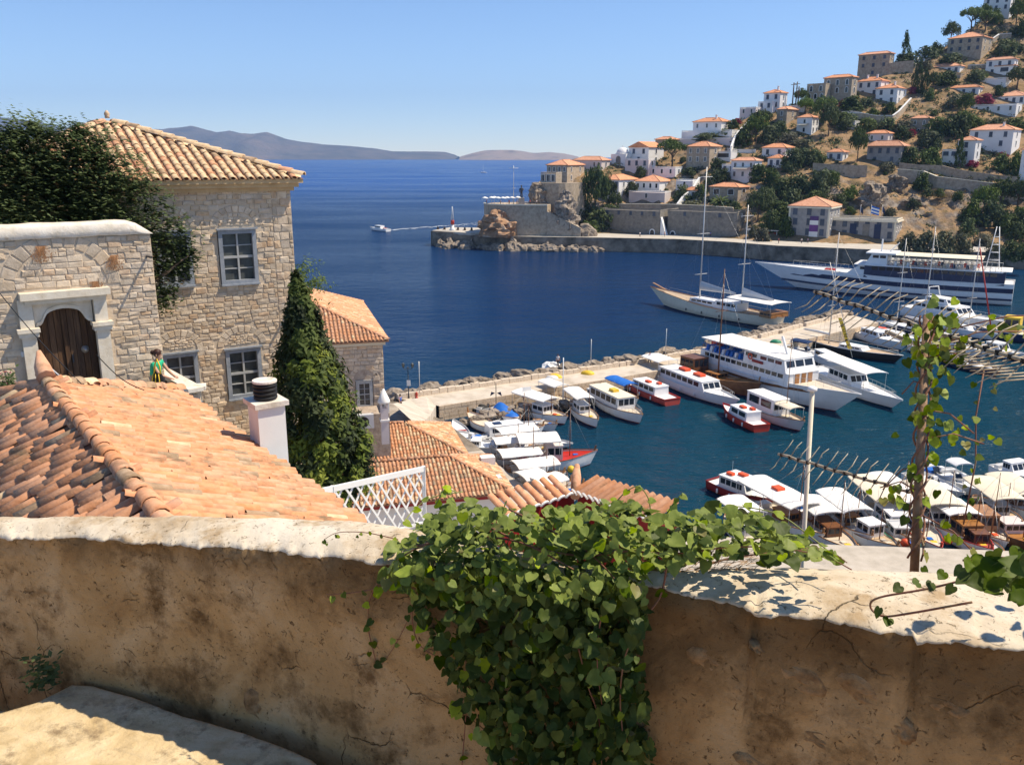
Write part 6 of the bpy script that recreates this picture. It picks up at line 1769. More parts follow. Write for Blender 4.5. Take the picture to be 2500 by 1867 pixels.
# even spacing by arc length of the front edge
acc = [0.0]
for a, b in zip(fr, fr[1:]): acc.append(acc[-1] + (b - a).length)
def along(L, s):
 i = max(0, min(len(L) - 2, int(np.searchsorted(acc, s)) - 1)); t = (s - acc[i]) / (acc[i + 1] - acc[i]); return L[i].lerp(L[i + 1], t)
FLOOR = CZ - 3.0
P = [];
for k in range(NS + 1):
 s = acc[-1] * k / NS
 f, b = along(fr, s), along(bk_, s)
 n = (f - b); n.z = 0; n.normalize()                      # towards the viewer
 chip = .032 * mnoise.fractal(Vector((s * 2.9, 0, 3)), .5, 2.37, 6)
 chip += .016 * (mnoise.cell(Vector((s * 8.5, 0, 2))) ) + .010 * (mnoise.cell(Vector((s * 21, 0, 5))))
 # open joint cracks in the top on the right stretch
 ck = max(math.exp(-((s - acc[10] + .06) / .011) ** 2), .8 * math.exp(-((s - acc[12] - .1) / .012) ** 2))
 row = []
 for t in (0, .12, .25, .36, .46, .56, .66, .75, .83, .90, .95, .98):
  z = FLOOR - .1 + (f.z - .022 - FLOOR + .1) * t
  w = (1 - t) * .07
  q = f + n * (w - .012)
  d = .035 * mnoise.fractal(Vector((s * 1.4, z * 1.6, 2.2)), 1.0, 2.0, 5) + .012 * mnoise.noise(Vector((s * 9, z * 9, 0)))
  if t > .8: d -= .02 * max(0, mnoise.noise(Vector((s * 2.2, z * 5, 11)))) * 2
  row.append(Vector((q.x, q.y, z)) + n * (d - .04 * ck * (t > .7)))
 for t, dz in ((0, -.010), (.015, -.001), (.08, .003), (.2, .008), (.32, .012), (.46, .014), (.6, .016), (.75, .008), (.88, -.004), (.97, -.02), (1.0, -.05)):
  q = f.lerp(b, t)
  e = mnoise.fractal(Vector((s * 2.6, t * 2.0, 6)), .7, 2.0, 6) * .010 + mnoise.fractal(Vector((s * 9.3, t * 5, 6)), .7, 2.1, 4) * .005
  row.append(q + n * (chip * (1 - t) * (t < .3)) + Vector((0, 0, dz + e * (1 if t > .02 else .6) - .022 * ck * (t < .3))))
 row.append(b + Vector((0, 0, -.6))); row.append(b + Vector((0, 0, -1.6)))
 P.append(row)
g = MB().grid(P, smooth=True, flip=False)
ncol = len(P[0])
for i, q in enumerate(g.f):
 j = i % (ncol - 1); k = i // (ncol - 1)
 s = acc[-1] * k / NS
 jag = mnoise.noise(Vector((s * 7, 0, 9))) + .6 * mnoise.noise(Vector((s * 19, 0, 4)))
 white = j >= 12
 if j > 21: white = False
 g.m[i] = 1 if white else 0
parapet = tag(part('parapet_wall', g, [MT['plaster'], MT['wall_top']]), 'thick ochre plastered parapet wall with worn white top across the foreground', 'wall')
MT['plaster_stone'] = mat('stone_showing_through_plaster', [(.14, .075, .03), (.30, .18, .08), (.40, .26, .13)], 14, .95, .8, 40, bdist=.02)
for px, py, w, h in ((1740, 1640, .10, .055), (1945, 1680, .13, .07), (2125, 1700, .12, .07), (2300, 1735, .12, .05), (2010, 1800, .14, .05), (2200, 1822, .07, .06), (1850, 1850, .10, .05), (640, 1700, .07, .09), (1845, 1605, .05, .025)):
 d = ray(px, py); c = Vector((0, 0, CZ))
 best = None
 for k in range(0, NS, 2):
  for j in range(11):
   q = P[k][j]; v = q - c; e = (v - d * (v.dot(d) / d.dot(d))).length
   if best is None or e < best[0]: best = (e, q, k)
 q = best[1]; s = acc[-1] * best[2] / NS
 f, b = along(fr, s), along(bk_, s); n = (f - b); n.z = 0; n.normalize(); dd_ = Vector((-n.y, n.x, 0))
 m2 = MB(); Pp = []
 for a in range(6):
  rr = a / 5.0; row = []
  for t in range(13):
   th = 2 * math.pi * t / 12
   r2 = rr * (1 + .25 * mnoise.noise(Vector((math.cos(th) * 1.5 + px, math.sin(th) * 1.5, 0))))
   row.append(dd_ * (w * r2 * math.cos(th)) + Vector((0, 0, h * r2 * math.sin(th) - .25 * w * r2 * math.cos(th))) + n * (.016 * (1 - rr ** 2) + .020 * mnoise.noise(Vector((rr * 3 * math.cos(th), rr * 3 * math.sin(th), px))) - .014 * (rr > .9)))
  Pp.append(row)
 part('stone', m2.grid(Pp, smooth=True), MT['plaster_stone'], parapet, q - n * .013)
# lane floor and the stone landing below
MT['lane'] = mat('dusty_lane_paving', [(.30, .19, .10), (.46, .32, .18), (.54, .40, .25)], 2.5, .95, .7, 8, bdist=.03)
fl_ = MB(); Pl = []
for i in range(40):
 row = []
 for j in range(40):
  x = -9 + 17 * i / 39; y = -7 + 12.4 * j / 39
  row.append((x, y, FLOOR + .02 + .03 * mnoise.fractal(Vector((x * 1.5, y * 1.5, 0)), 1, 2, 4)))
 Pl.append(row)
struct('lane', fl_.grid(Pl, flip=True), MT['lane'])
MT['slab'] = fgmat('pale_schist_slab', [(.38, .27, .13), (.58, .45, .26), (.68, .56, .36)], (.26, .19, .11), 4.5, 6.0, .52, .66, 1.0, .02)
zb = CZ - 2.72
poly = [at_z(a, b, zb) for a, b in ((-260, 1760), (0, 1738), (87, 1712), (175, 1668), (228, 1672), (330, 1702), (447, 1744), (610, 1790), (760, 1850), (900, 1990), (300, 2300), (-400, 2300))]
Pb = []
cen = sum(poly, Vector()) / len(poly)
edge = []
for i in range(len(poly)):
 for t in range(8): edge.append(poly[i].lerp(poly[(i + 1) % len(poly)], t / 8))
for rr in (0, .12, .25, .38, .5, .62, .72, .82, .9, .96, 1.0):
 row = []
 for i, e in enumerate(edge + [edge[0]]):
  q = cen.lerp(e, rr);
  nn = .45 * mnoise.fractal(Vector((q.x * 2.2 + q.y, q.y * 6.0 - q.x * 3, 1)), .8, 2.0, 6) + .35 * mnoise.cell(Vector((q.x * 1.6 + q.y, q.y * 4.0 - q.x * 2, 1)))
  row.append(q + Vector((0, 0, .014 * nn - (.008 if rr == 1.0 else 0))))
 Pb.append(row)
Pb.append([e + (e - cen).normalized() * .02 + Vector((0, 0, -.14)) for e in edge + [edge[0]]]); Pb.append([e + Vector((0, 0, -.4)) for e in edge + [edge[0]]])
tag(part('stone_landing', MB().grid(Pb), MT['slab']), 'broad rough stone landing at the lower left, part sunlit, part shaded', 'stone landing')
# weed at the foot of the wall
wd = MB(); wp = at_z(118, 1668, CZ - 2.72)
for k in range(46):
 t = rf5.uniform(0, 6.28); l = rf5.uniform(.05, .16); q = wp + Vector((rf5.gauss(0, .04), rf5.gauss(0, .03) - .03, 0))
 for j in range(3): leaf_cloud(wd, [(q + Vector((math.cos(t) * l * .4 * j / 2, math.sin(t) * l * .3 * j / 2, l * (j + .5) / 2)), Vector((0, 0, 1)))], .022, rf5)
tag(part('weed', wd, MT['tree_dark'], kind='stuff'), 'small dark weed growing in the corner at the foot of the parapet', 'weed', kind='stuff')
# ---------------------------------------------------------------- vine over the parapet
MT['vine_a'] = mat('sunlit_tone_vine_leaf', [(.16, .225, .010), (.25, .335, .018), (.34, .42, .035)], 14, .5, rand=.25, spec=.2, translucent=.36)  # lighter leaf colour standing in for sunlight, mostly on the wall top
MT['vine_b'] = mat('shade_tone_vine_leaf', [(.042, .074, .004), (.075, .118, .007), (.115, .165, .011)], 14, .5, rand=.25, spec=.15, translucent=.3)  # darker leaf colour with shade put into it, mostly for hanging leaves
MT['vine_c'] = mat('yellowing_vine_leaf', [(.16, .19, .03), (.24, .24, .05), (.22, .16, .05)], 10, .5, rand=.2, translucent=.3)
MT['vine_stem'] = mat('red_brown_vine_stem', [(.14, .05, .03), (.24, .10, .06), (.20, .15, .07)], 12, .6, .3, 60)
VM = ['vine_a', 'vine_b', 'vine_c']
def vine_leaf(seed):
 """heart-shaped leaf with a folded midrib and curled margin; stalk end at the origin, tip at +y, unit length"""
 rr = random.Random(seed); fold = rr.uniform(.10, .34); curl = rr.uniform(-.32, .30); wav = rr.uniform(.02, .06); side = rr.uniform(-.18, .18)
 half = [(0, .02), (.16, -.10), (.34, -.08), (.46, .10), (.48, .30), (.40, .52), (.26, .74), (.10, .93), (0, 1.02)]
 vs = []; fs = []
 mid = [(0, .02), (0, .03), (0, .05), (0, .16), (0, .34), (0, .54), (0, .75), (0, .93), (0, 1.02)]
 def lift(x, y, k): return abs(x) * fold * 1.1 + curl * (y - .3) ** 2 - .10 * (abs(x) / .48) ** 2 * .8 + wav * math.sin(k * 2.1 + seed) * (abs(x) > .1) + side * x
 for k in range(9): vs.append((0, mid[k][1], curl * (mid[k][1] - .3) ** 2))
 for sg in (-1, 1):
  o = len(vs)
  for k in range(1, 8):
   x, y = half[k]; xm = x * .55 * sg; vs.append((xm, y * .75 + mid[k][1] * .25, lift(xm, y, k) + .02))
  o2 = len(vs)
  for k in range(1, 8):
   x, y = half[k]; vs.append((x * sg, y, lift(x * sg, y, k)))
  F = []
  for k in range(6):
   F.append((k + 1, o + k, o + k + 1, k + 2)); F.append((o + k, o2 + k, o2 + k + 1, o + k + 1))
  F.append((0, o, 1)); F.append((0, o2, o)); F.append((7, o + 6, 8)); F.append((o + 6, o2 + 6, 8))
  fs += [f if sg < 0 else f[::-1] for f in F]
 return vs, fs
VL = [vine_leaf(s) for s in range(8)]
_vl = {}
def leaf_mesh(i, m):
 if (i, m) not in _vl: _vl[(i, m)] = MB().add(*VL[i], smooth=True).mesh('leaf', MT[m])
 return _vl[(i, m)]
def leaf_frame(n, down, rr):
 """leaf lying in the plane with normal n, tip pointing roughly along down"""
 n = n.normalized(); t = (down - n * down.dot(n))
 t = t.normalized() if t.length > 1e-3 else n.orthogonal().normalized()
 t.rotate(Matrix.Rotation(rr.gauss(0, .7), 3, n)); x = t.cross(n)
 return Matrix((x, t, n)).transposed()
FX = [p.x for p in fr]; FY = [p.y for p in fr]; FZ = [p.z for p in fr]; BY = [p.y for p in bk_]
def wall_at(x): return float(np.interp(x, FX, FY)), float(np.interp(x, FX, FZ)), float(np.interp(x, FX, BY))
K = 2500 / 2212
poly_v = [(835, 1195), (870, 1150), (925, 1120), (960, 1092), (1010, 1078), (1060, 1098), (1110, 1092), (1180, 1100), (1235, 1092), (1290, 1084), (1340, 1082), (1385, 1092), (1415, 1112), (1460, 1112), (1500, 1096), (1560, 1105), (1640, 1112), (1700, 1140), (1760, 1172), (1830, 1202),
   (1740, 1200), (1640, 1205), (1560, 1196), (1480, 1210), (1420, 1222), (1385, 1245), (1400, 1300), (1385, 1400), (1400, 1500), (1420, 1580), (1400, 1680), (1050, 1680), (1030, 1600), (985, 1540), (960, 1450), (925, 1385), (885, 1320), (880, 1270), (830, 1250)]
def in_poly(x, y, pl):
 c = False; j = len(pl) - 1
 for i in range(len(pl)):
  if (pl[i][1] > y) != (pl[j][1] > y) and x < (pl[j][0] - pl[i][0]) * (y - pl[i][1]) / (pl[j][1] - pl[i][1]) + pl[i][0]: c = not c
  j = i
 return c
vr = thing('vine', 'large heart leaved green vine hanging over the middle of the parapet', 'vine', (0, 0, 0))
spots = []
tries = 0
while len(spots) < 3100 and tries < 120000:
 tries += 1
 x = rf5.uniform(820, 1840); y = rf5.uniform(1070, 1690)
 if not in_poly(x, y, poly_v): continue
 if y > 1420 and rf5.random() < .2: continue
 if x > 1450 and y > 1215 - (x - 1450) * .02: continue
 # thinner towards the lower left fringe
 if y > 1300 and x < 980 + (y - 1300) * .25 and rf5.random() < .6: continue
 d = ray(x * K, y * K)
 # front face distance on this sight line
 Yf = 3.3
 for _ in range(4):
  X = d.x / d.y * Yf; Yf = wall_at(X)[0]
 X = d.x / d.y * Yf; zf = wall_at(X)[1]
 z = CZ + d.z / d.y * Yf
 if z < zf + .02:
  dep = abs(rf5.gauss(0, .10)) + .03
  if y > 1330: dep *= .85
  Y = Yf - min(dep, .30); depth = dep
 else:
  lo, hi = Yf - .12, wall_at(X)[2] + .12
  okY = [q for q in np.linspace(lo, hi, 14) if -.02 < CZ + d.z / d.y * q - zf < .30]
  if not okY: continue
  Y = rf5.choice(okY); depth = .2
 p = Vector((d.x / d.y * Y, Y, CZ + d.z / d.y * Y))
 spots.append((p, z < zf + .02, depth, y))
spots.sort(key=lambda s: s[0].y)
vs_bulk = MB()
n_obj = 0
for k, (p, hang, dep, py) in enumerate(spots):
 up = Vector((rf5.gauss(.1, .62), rf5.gauss(-.7, .5), rf5.gauss(.45, .5))) if hang else Vector((rf5.gauss(.1, .5), rf5.gauss(-.35, .45), rf5.gauss(.9, .35)))
 M = leaf_frame(up, Vector((0, -.1, -1)) if hang else Vector((rf5.gauss(0, 1), -.6, -.35)), rf5)
 size = rf5.choice([.026, .034, .042, .048, .054, .06, .064]) * rf5.uniform(.8, 1.15)
 m = rf5.choices(VM, (9, 3, .4) if not hang or py < 1290 else (1.3, 9, .2))[0]; i = rf5.randrange(8)  # light tone on top, dark tone below: shade put into the leaf colour
 if k % 9 == 0 and n_obj < 290 :
  n_obj += 1
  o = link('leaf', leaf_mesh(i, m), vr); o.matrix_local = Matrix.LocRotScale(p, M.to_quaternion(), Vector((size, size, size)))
 else:
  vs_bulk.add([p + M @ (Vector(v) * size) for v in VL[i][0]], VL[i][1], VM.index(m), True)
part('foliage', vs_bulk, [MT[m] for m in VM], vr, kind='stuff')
# stems
def px_path(pts, n=6):
 """pts (2212-scale px, py, offset in front of the wall face, or None = on top) -> smooth 3D path"""
 out = []
 for x, y, off in pts:
  d = ray(x * K, y * K); Yf = 3.3
  for _ in range(4):
   X = d.x / d.y * Yf; Yf = wall_at(X)[0]
  Y = Yf - off; out.append(Vector((d.x / d.y * Y, Y, CZ + d.z / d.y * Y)))
 res = []
 for i in range(len(out) - 1):
  p0, p1, p2, p3 = out[max(i - 1, 0)], out[i], out[i + 1], out[min(i + 2, len(out) - 1)]
  for t in range(n):
   t /= n; res.append(.5 * ((2 * p1) + (p2 - p0) * t + (2 * p0 - 5 * p1 + 4 * p2 - p3) * t * t + (3 * p1 - p0 - 3 * p2 + p3) * t ** 3))
 return res + [out[-1]]
strands = [
 ([(960, 1160, .02), (880, 1195, .03), (830, 1240, .05), (800, 1290, .04), (795, 1350, .03), (805, 1400, .03), (815, 1440, .03)], .004, 12, .035),
 ([(940, 1210, .05), (900, 1290, .06), (880, 1340, .04), (855, 1390, .03), (825, 1435, .03)], .003, 8, .032),
 ([(900, 1270, .05), (890, 1330, .05), (905, 1390, .04), (950, 1420, .06), (985, 1430, .05)], .003, 7, .035),
 ([(960, 1235, .06), (840, 1265, .05), (760, 1280, .05), (705, 1283, .06)], .003, 6, .04),
 ([(1000, 1380, .08), (1010, 1480, .06), (1005, 1560, .05), (998, 1652, .04)], .004, 6, .04),
 ([(1250, 1400, .12), (1270, 1480, .12), (1295, 1560, .13), (1300, 1700, .12)], .004, 8, .04),
 ([(1440, 1225, .02), (1425, 1290, .05), (1380, 1350, .12), (1350, 1420, .16), (1340, 1500, .17), (1345, 1580, .16), (1360, 1690, .15)], .0045, 6, .045),
 ([(1330, 1280, .14), (1300, 1330, .17), (1290, 1420, .16), (1300, 1520, .17)], .004, 7, .05),
 ([(860, 1165, .01), (790, 1150, .0), (730, 1150, -.02), (700, 1165, -.02)], .0025, 9, .018),
 ([(1060, 1140, -.10), (1150, 1180, -.02), (1260, 1200, .02), (1350, 1190, .0), (1460, 1195, -.05), (1600, 1180, -.10), (1760, 1195, -.12), (1840, 1230, -.1)], .005, 0, .04),
 ([(900, 1180, .02), (1000, 1160, -.05), (1120, 1170, .03), (1240, 1230, .10)], .006, 0, .04),
 ([(1100, 1100, -.25), (1180, 1140, -.15), (1280, 1200, .03), (1360, 1290, .14)], .005, 0, .04),
 ([(1500, 1230, -.05), (1580, 1205, -.12), (1700, 1190, -.2), (1780, 1185, -.25), (1830, 1215, -.2)], .004, 4, .05),
]
sm = MB()
for path, r, nl, ls in strands:
 pp_ = px_path(path); sm.tube(pp_, [r * (1 - .5 * i / len(pp_)) for i in range(len(pp_))], 5)
 for k in range(nl):
  q = pp_[int((k + .7) / (nl + .2) * (len(pp_) - 1))] + Vector((rf5.gauss(0, .018), -.01, rf5.gauss(0, .012)))
  M = leaf_frame(Vector((rf5.gauss(0, .5), -1, rf5.gauss(.3, .4))), Vector((rf5.gauss(0, .6), 0, -1)), rf5)
  i = rf5.randrange(8); s = ls * rf5.uniform(.7, 1.2); m = rf5.choice(VM[:2])
  vs_ = [q + M @ (Vector(v) * s) for v in VL[i][0]]
  fb = MB().add([v - q for v in vs_], VL[i][1], 0, True)
  o = link('leaf', leaf_mesh(i, m), vr); o.matrix_local = Matrix.LocRotScale(q, M.to_quaternion(), Vector((s, s, s)))
part('stem', sm, MT['vine_stem'], vr)
# curling tips standing above the wall
MT['shoot'] = mat('pale_green_shoot', [(.24, .28, .07), (.34, .34, .12)], 10, .5)
for path in ([(1440, 1110, -.3), (1460, 1080, -.3), (1475, 1066, -.3)], [(940, 1092, -.3), (955, 1064, -.3), (966, 1056, -.3), (985, 1062, -.3)], [(1330, 1085, -.35), (1352, 1062, -.35), (1380, 1050, -.35), (1400, 1075, -.35), (1405, 1100, -.35)], [(870, 1130, -.1), (900, 1095, -.2), (940, 1072, -.25), (1000, 1062, -.3)],
    [(1540, 1098, -.3), (1600, 1094, -.35), (1680, 1110, -.35), (1740, 1150, -.3), (1790, 1190, -.2)]):
 pp_ = px_path(path); part('shoot', MB().tube(pp_, .0028, 5), MT['shoot'], vr)
 for k in range(4):
  q = pp_[int(k / 4 * (len(pp_) - 1)) + 1]; M = leaf_frame(Vector((rf5.gauss(0, .5), -.6, .8)), Vector((rf5.gauss(0, 1), 0, -.4)), rf5); s = rf5.uniform(.028, .05)
  o = link('leaf', leaf_mesh(rf5.randrange(8), 'vine_a'), vr); o.matrix_local = Matrix.LocRotScale(q, M.to_quaternion(), Vector((s, s, s)))
# dry stems lying on the wall top
dy = MB()
for k in range(330):
 a = rf5.uniform(1385, 1640); y = rf5.uniform(1196, 1240) - (a - 1385) * .06
 d = ray(a * K, y * K); X0 = d.x / d.y * 3.4; yf, zf, yb = wall_at(X0)
 p = at_z(a * K, y * K, zf + .012); t = rf5.uniform(0, 3.14) * .5 - .5; l = rf5.uniform(.02, .10)
 v = Vector((math.cos(t), math.sin(t), rf5.uniform(-.1, .25))) * l; w = Vector((-math.sin(t), math.cos(t), 0)) * .0018
 dy.add([p - v * .5 - w, p - v * .5 + w, p + v * .5 + w * .3, p + v * .5 - w * .3], [(0, 1, 2, 3)])
tag(part('dry_litter', dy, mat('dry_vine_litter', [(.16, .08, .035), (.30, .17, .08), (.40, .27, .14)], 30, .9)), 'dry brown vine litter lying on the parapet top right of the vine', 'litter', kind='stuff')
# ---------------------------------------------------------------- aerials and the vine-grown mast
MT['cane'] = mat('weathered_aerial_metal', [(.18, .14, .09), (.40, .33, .23), (.55, .48, .36)], 18, .6, .3, 60)
MT['rust_pipe'] = mat('rusty_pipe', [(.16, .09, .05), (.28, .17, .10), (.34, .24, .15)], 9, .7, .4, 50)
wp0, wp1 = at_y(1976, 1330, 6.2), at_y(1983, 955, 6.2)
wm = thing('aerial_mast', 'slim white mast with a capped top standing just beyond the parapet', 'mast', (wp0.x, wp0.y, 0))
part('pole', MB().tube([(0, 0, wp0.z - 1.5), (wp1.x - wp0.x, 0, wp1.z)], .017, 10), MT['canvas_cream'], wm)
part('cap', MB().lathe((wp1.x - wp0.x, 0, wp1.z), [(.022, 0), (.036, .006), (.036, .026), (.02, .036)], 10), MT['gel'], wm)
def yagi(name, label, pa, pb, Ya, Yb, n, l0, l1, tiltdir, extra=None, s0=0.0):
 """boom from pixel pa to pb; paired rods across it"""
 A, B = at_y(*pa, Ya), at_y(*pb, Yb)
 r = thing(name, label, 'aerial', A, 0, 'television aerials')
 d = B - A
 pts = [A + d * t / 12 - A + Vector((0, 0, .008 * math.sin(t * 2.3))) for t in range(13)]
 part('boom', MB().tube(pts, .0095, 6), MT['cane'], r)
 ux = d.normalized(); q = Vector(tiltdir).normalized(); q = (q - ux * q.dot(ux)).normalized()
 for k in range(n):
  t = s0 + (1 - s0) * (k + .4) / n; c = d * t; l = l0 + (l1 - l0) * t
  for sg in (1, -1):
   e = q * (l * sg); bend = Vector((.012 * rf5.uniform(-1, 1), 0, .022 * rf5.uniform(-1, 1)))
   part('rod', MB().tube([c, c + e * .5 + bend + Vector((0, 0, .010 * sg)), c + e], [.004, .0036, .0022], 5), MT['cane'], r)
  part('clamp', MB().box((c.x, c.y, c.z), (.022, .022, .024)), MT['black'], r)
 return r, A, d
y1, A1, d1_ = yagi('tv_aerial', 'lower fishbone television aerial crossing the slim white mast', (1900, 1108), (2262, 1212), 6.05, 5.0, 15, .15, .17, (.75, .2, .62))
y2, A2, d2_ = yagi('tv_aerial', 'upper fishbone television aerial fixed to the vine grown mast', (1988, 712), (2520, 888), 5.2, 3.7, 22, .17, .20, (.80, .1, .52))
grd = MB()
for row in range(2):
 for k in range(13):
  t = .66 + .026 * k; c = d2_ * t + Vector((0, .02, -.03 - .05 * row))
  grd.tube([c - Vector((.10, .02, .012)), c + Vector((.11, .03, .02 - .03 * row))], .0035, 4)
grd.tube([d2_ * .42 + Vector((0, .02, -.085)), d2_ * .62 + Vector((0, .02, -.10)), d2_ * .66 + Vector((.02, .02, -.05))], .011, 6)
part('reflector', grd, MT['cane'], y2)
mA, mB_ = at_y(2232, 1395, 3.62), at_y(2264, 770, 4.15)
mv = thing('vine_mast', 'rusty pipe mast wound with a leafy climber at the right of the parapet', 'mast', (mA.x, mA.y, mA.z))
dv_ = mB_ - mA
part('pole', MB().tube([-dv_ * .12, dv_], .020, 10), MT['rust_pipe'], mv)
cl = MB()
for q in range(3):
 cl.tube([dv_ * (t / 40) + Vector((.034 * math.cos(t * .55 + q * 2), .034 * math.sin(t * .55 + q * 2), 0)) for t in range(2, 41)], .005, 5)
for a, b in ((.80, (.16, -.02, .05)), (.62, (.26, 0, -.12)), (.5, (.30, 0, -.02)), (.72, (-.10, 0, -.05)), (.86, (.45, -.05, .10)), (.92, (.7, -.1, .12)), (.40, (-.16, 0, -.12)), (.30, (-.18, 0, .02)), (.22, (.30, -.1, -.22))):
 s0_ = dv_ * a; cl.tube([s0_, s0_ + Vector(b) * .5 + Vector((0, 0, .04)), s0_ + Vector(b)], .0035, 4)
part('climber_stem', cl, MT['vine_stem'], mv)
lv = 0
def mast_leaf(c, s, m=None):
 M = leaf_frame(Vector((rf5.gauss(0, .6), -1, rf5.gauss(.5, .4))), Vector((rf5.gauss(0, .6), 0, -1)), rf5)
 o = link('leaf', leaf_mesh(rf5.randrange(8), m or rf5.choices(VM, (6, 3, 1))[0]), mv); o.matrix_local = Matrix.LocRotScale(c, M.to_quaternion(), Vector((s, s, s)))
for k in range(120):
 t = rf5.choice([rf5.uniform(.05, 1), rf5.uniform(.5, 1), rf5.uniform(.75, 1)])
 mast_leaf(dv_ * t + Vector((rf5.gauss(.02, .05), rf5.gauss(-.02, .04), rf5.gauss(0, .04))), rf5.uniform(.03, .055))
for a, b, n_ in ((.80, (.16, -.02, .05), 6), (.62, (.26, 0, -.12), 10), (.5, (.30, 0, -.02), 8), (.86, (.45, -.05, .10), 16), (.92, (.7, -.1, .12), 14), (.40, (-.16, 0, -.12), 7), (.30, (-.18, 0, .02), 7), (.22, (.30, -.1, -.22), 5)):
 for k in range(n_): mast_leaf(dv_ * a + Vector(b) * rf5.uniform(.2, 1.05) + Vector((rf5.gauss(0, .03), rf5.gauss(0, .03), rf5.gauss(0, .03))), rf5.uniform(.028, .05))
# thin second stem at the right
sa, sb_ = at_y(2352, 1280, 4.0), at_y(2402, 905, 4.3)
o = thing('climbing_stem', 'thin leafy stem rising alone right of the vine grown mast', 'vine', sa)
part('stem', MB().tube([Vector((0, 0, 0)), (sb_ - sa) * .4 + Vector((.02, 0, 0)), (sb_ - sa) * .7 - Vector((.01, 0, 0)), sb_ - sa], .004, 5), MT['vine_stem'], o)
for k in range(16):
 c = (sb_ - sa) * rf5.random() + Vector((rf5.gauss(0, .03), 0, rf5.gauss(0, .02))); M = leaf_frame(Vector((rf5.gauss(0, .6), -1, .5)), Vector((0, 0, -1)), rf5); s = rf5.uniform(.02, .035)
 q = link('leaf', leaf_mesh(rf5.randrange(8), rf5.choice(VM)), o); q.matrix_local = Matrix.LocRotScale(c, M.to_quaternion(), Vector((s, s, s)))
# big shaded leaves at the right edge and their trailing runner
ve = thing('vine', 'dark cluster of large vine leaves hanging in at the right edge over the parapet', 'vine', (0, 0, 0))
st2 = MB()
for path in ([(2230, 1215, .10), (2130, 1240, .08), (2010, 1270, .06), (1900, 1290, .05), (1880, 1310, .05), (1905, 1330, .06), (1960, 1325, .10), (2100, 1300, .16)], [(2260, 1200, .3), (2160, 1205, .25), (2080, 1210, .2)]):
 st2.tube(px_path(path), .004, 5)
part('stem', st2, MT['vine_stem'], ve)
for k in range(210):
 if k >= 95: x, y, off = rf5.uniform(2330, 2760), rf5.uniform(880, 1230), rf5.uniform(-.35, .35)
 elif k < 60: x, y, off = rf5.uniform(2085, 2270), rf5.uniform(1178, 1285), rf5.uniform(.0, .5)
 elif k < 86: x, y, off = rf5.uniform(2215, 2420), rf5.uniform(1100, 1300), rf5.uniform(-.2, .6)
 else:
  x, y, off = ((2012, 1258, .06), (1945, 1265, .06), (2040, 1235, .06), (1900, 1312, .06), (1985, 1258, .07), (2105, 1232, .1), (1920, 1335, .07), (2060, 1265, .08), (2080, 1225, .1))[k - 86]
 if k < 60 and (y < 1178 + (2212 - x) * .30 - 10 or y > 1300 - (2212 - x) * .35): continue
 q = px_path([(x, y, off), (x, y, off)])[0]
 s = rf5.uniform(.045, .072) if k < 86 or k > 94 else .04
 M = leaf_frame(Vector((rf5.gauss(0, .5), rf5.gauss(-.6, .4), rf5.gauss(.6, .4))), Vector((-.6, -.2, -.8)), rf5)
 o = link('leaf', leaf_mesh(rf5.randrange(8), 'vine_b'), ve); o.matrix_local = Matrix.LocRotScale(q, M.to_quaternion(), Vector((s, s, s)))  # dark tone throughout: shade put into the colour of these leaves
# ---------------------------------------------------------------- breakwater with its quay
OUT = [(-14, 100.5), (15.5, 117.8), (28, 126), (62, 158)]
INN = [(-8.5, 97.2), (15.5, 111.6), (28, 119.6), (64, 149.5)]
JT = 1.8
je = MB()
for (a, b), (c, d) in zip(zip(OUT, OUT[1:]), zip(INN, INN[1:])):
 je.add([(a[0], a[1], JT), (b[0], b[1], JT), (d[0], d[1], JT), (c[0], c[1], JT), (c[0], c[1], -3), (d[0], d[1], -3), (a[0], a[1], -3), (b[0], b[1], -3)],
   [(3, 2, 1, 0), (4, 5, 2, 3), (6, 0, 1, 7)])
e = OUT[-1]; f = INN[-1]; je.add([(e[0], e[1], -3), (f[0], f[1], -3), (f[0], f[1], JT), (e[0], e[1], JT)], [(0, 3, 2, 1)])
MT['jetty_top'] = mat('dusty_jetty_concrete', [(.42, .36, .28), (.54, .47, .38), (.60, .54, .45)], .5, .9, .3, 4, stain=(.34, .28, .21), stain_scale=.35)
struct('jetty', je, MT['jetty_top'])
r6 = random.Random(61)
jw = thing('jetty_wall', 'low stone parapet along the seaward edge of the breakwater', 'wall', (0, 0, 0))
jb = MB()
for a, b in zip(OUT, OUT[1:]):
 A, B = Vector((*a, 0)), Vector((*b, 0)); n = int((B - A).length / 1.1); d = (B - A).normalized(); q = Vector((d.y, -d.x, 0))
 for k in range(n):
  if r6.random() < .04: continue
  h = .62 * r6.uniform(.85, 1.1); c = A + d * ((k + .5) * 1.1) + q * (.55 + r6.gauss(0, .02))
  jb.box((c.x, c.y, JT + h / 2), (1.07, .55, h), math.atan2(d.y, d.x) + r6.gauss(0, .01), taper=.97)
part('block', jb, MT['beige_stone'], jw)
qs = thing('quay_facing', 'coursed stone facing on the harbour side of the breakwater', 'wall', (0, 0, 0))
qb = MB()
for a, b in zip(INN, INN[1:]):
 A, B = Vector((*a, 0)), Vector((*b, 0)); d = (B - A); ln = d.length; d.normalize(); q = Vector((d.y, -d.x, 0))
 for row in range(4):
  x = -r6.uniform(0, .8)
  while x < ln:
   w = r6.uniform(.7, 1.4); x0, x1 = max(x, 0), min(x + w - .04, ln)
   if x1 > x0 + .1:
    c = A + d * ((x0 + x1) / 2) + q * .03
    qb.box((c.x, c.y, -.1 + row * .48 + .22), (x1 - x0, .16 * r6.uniform(.7, 1.3), .44), math.atan2(d.y, d.x))
   x += w
part('stonework', qb, STONES[0], qs, kind='stuff')
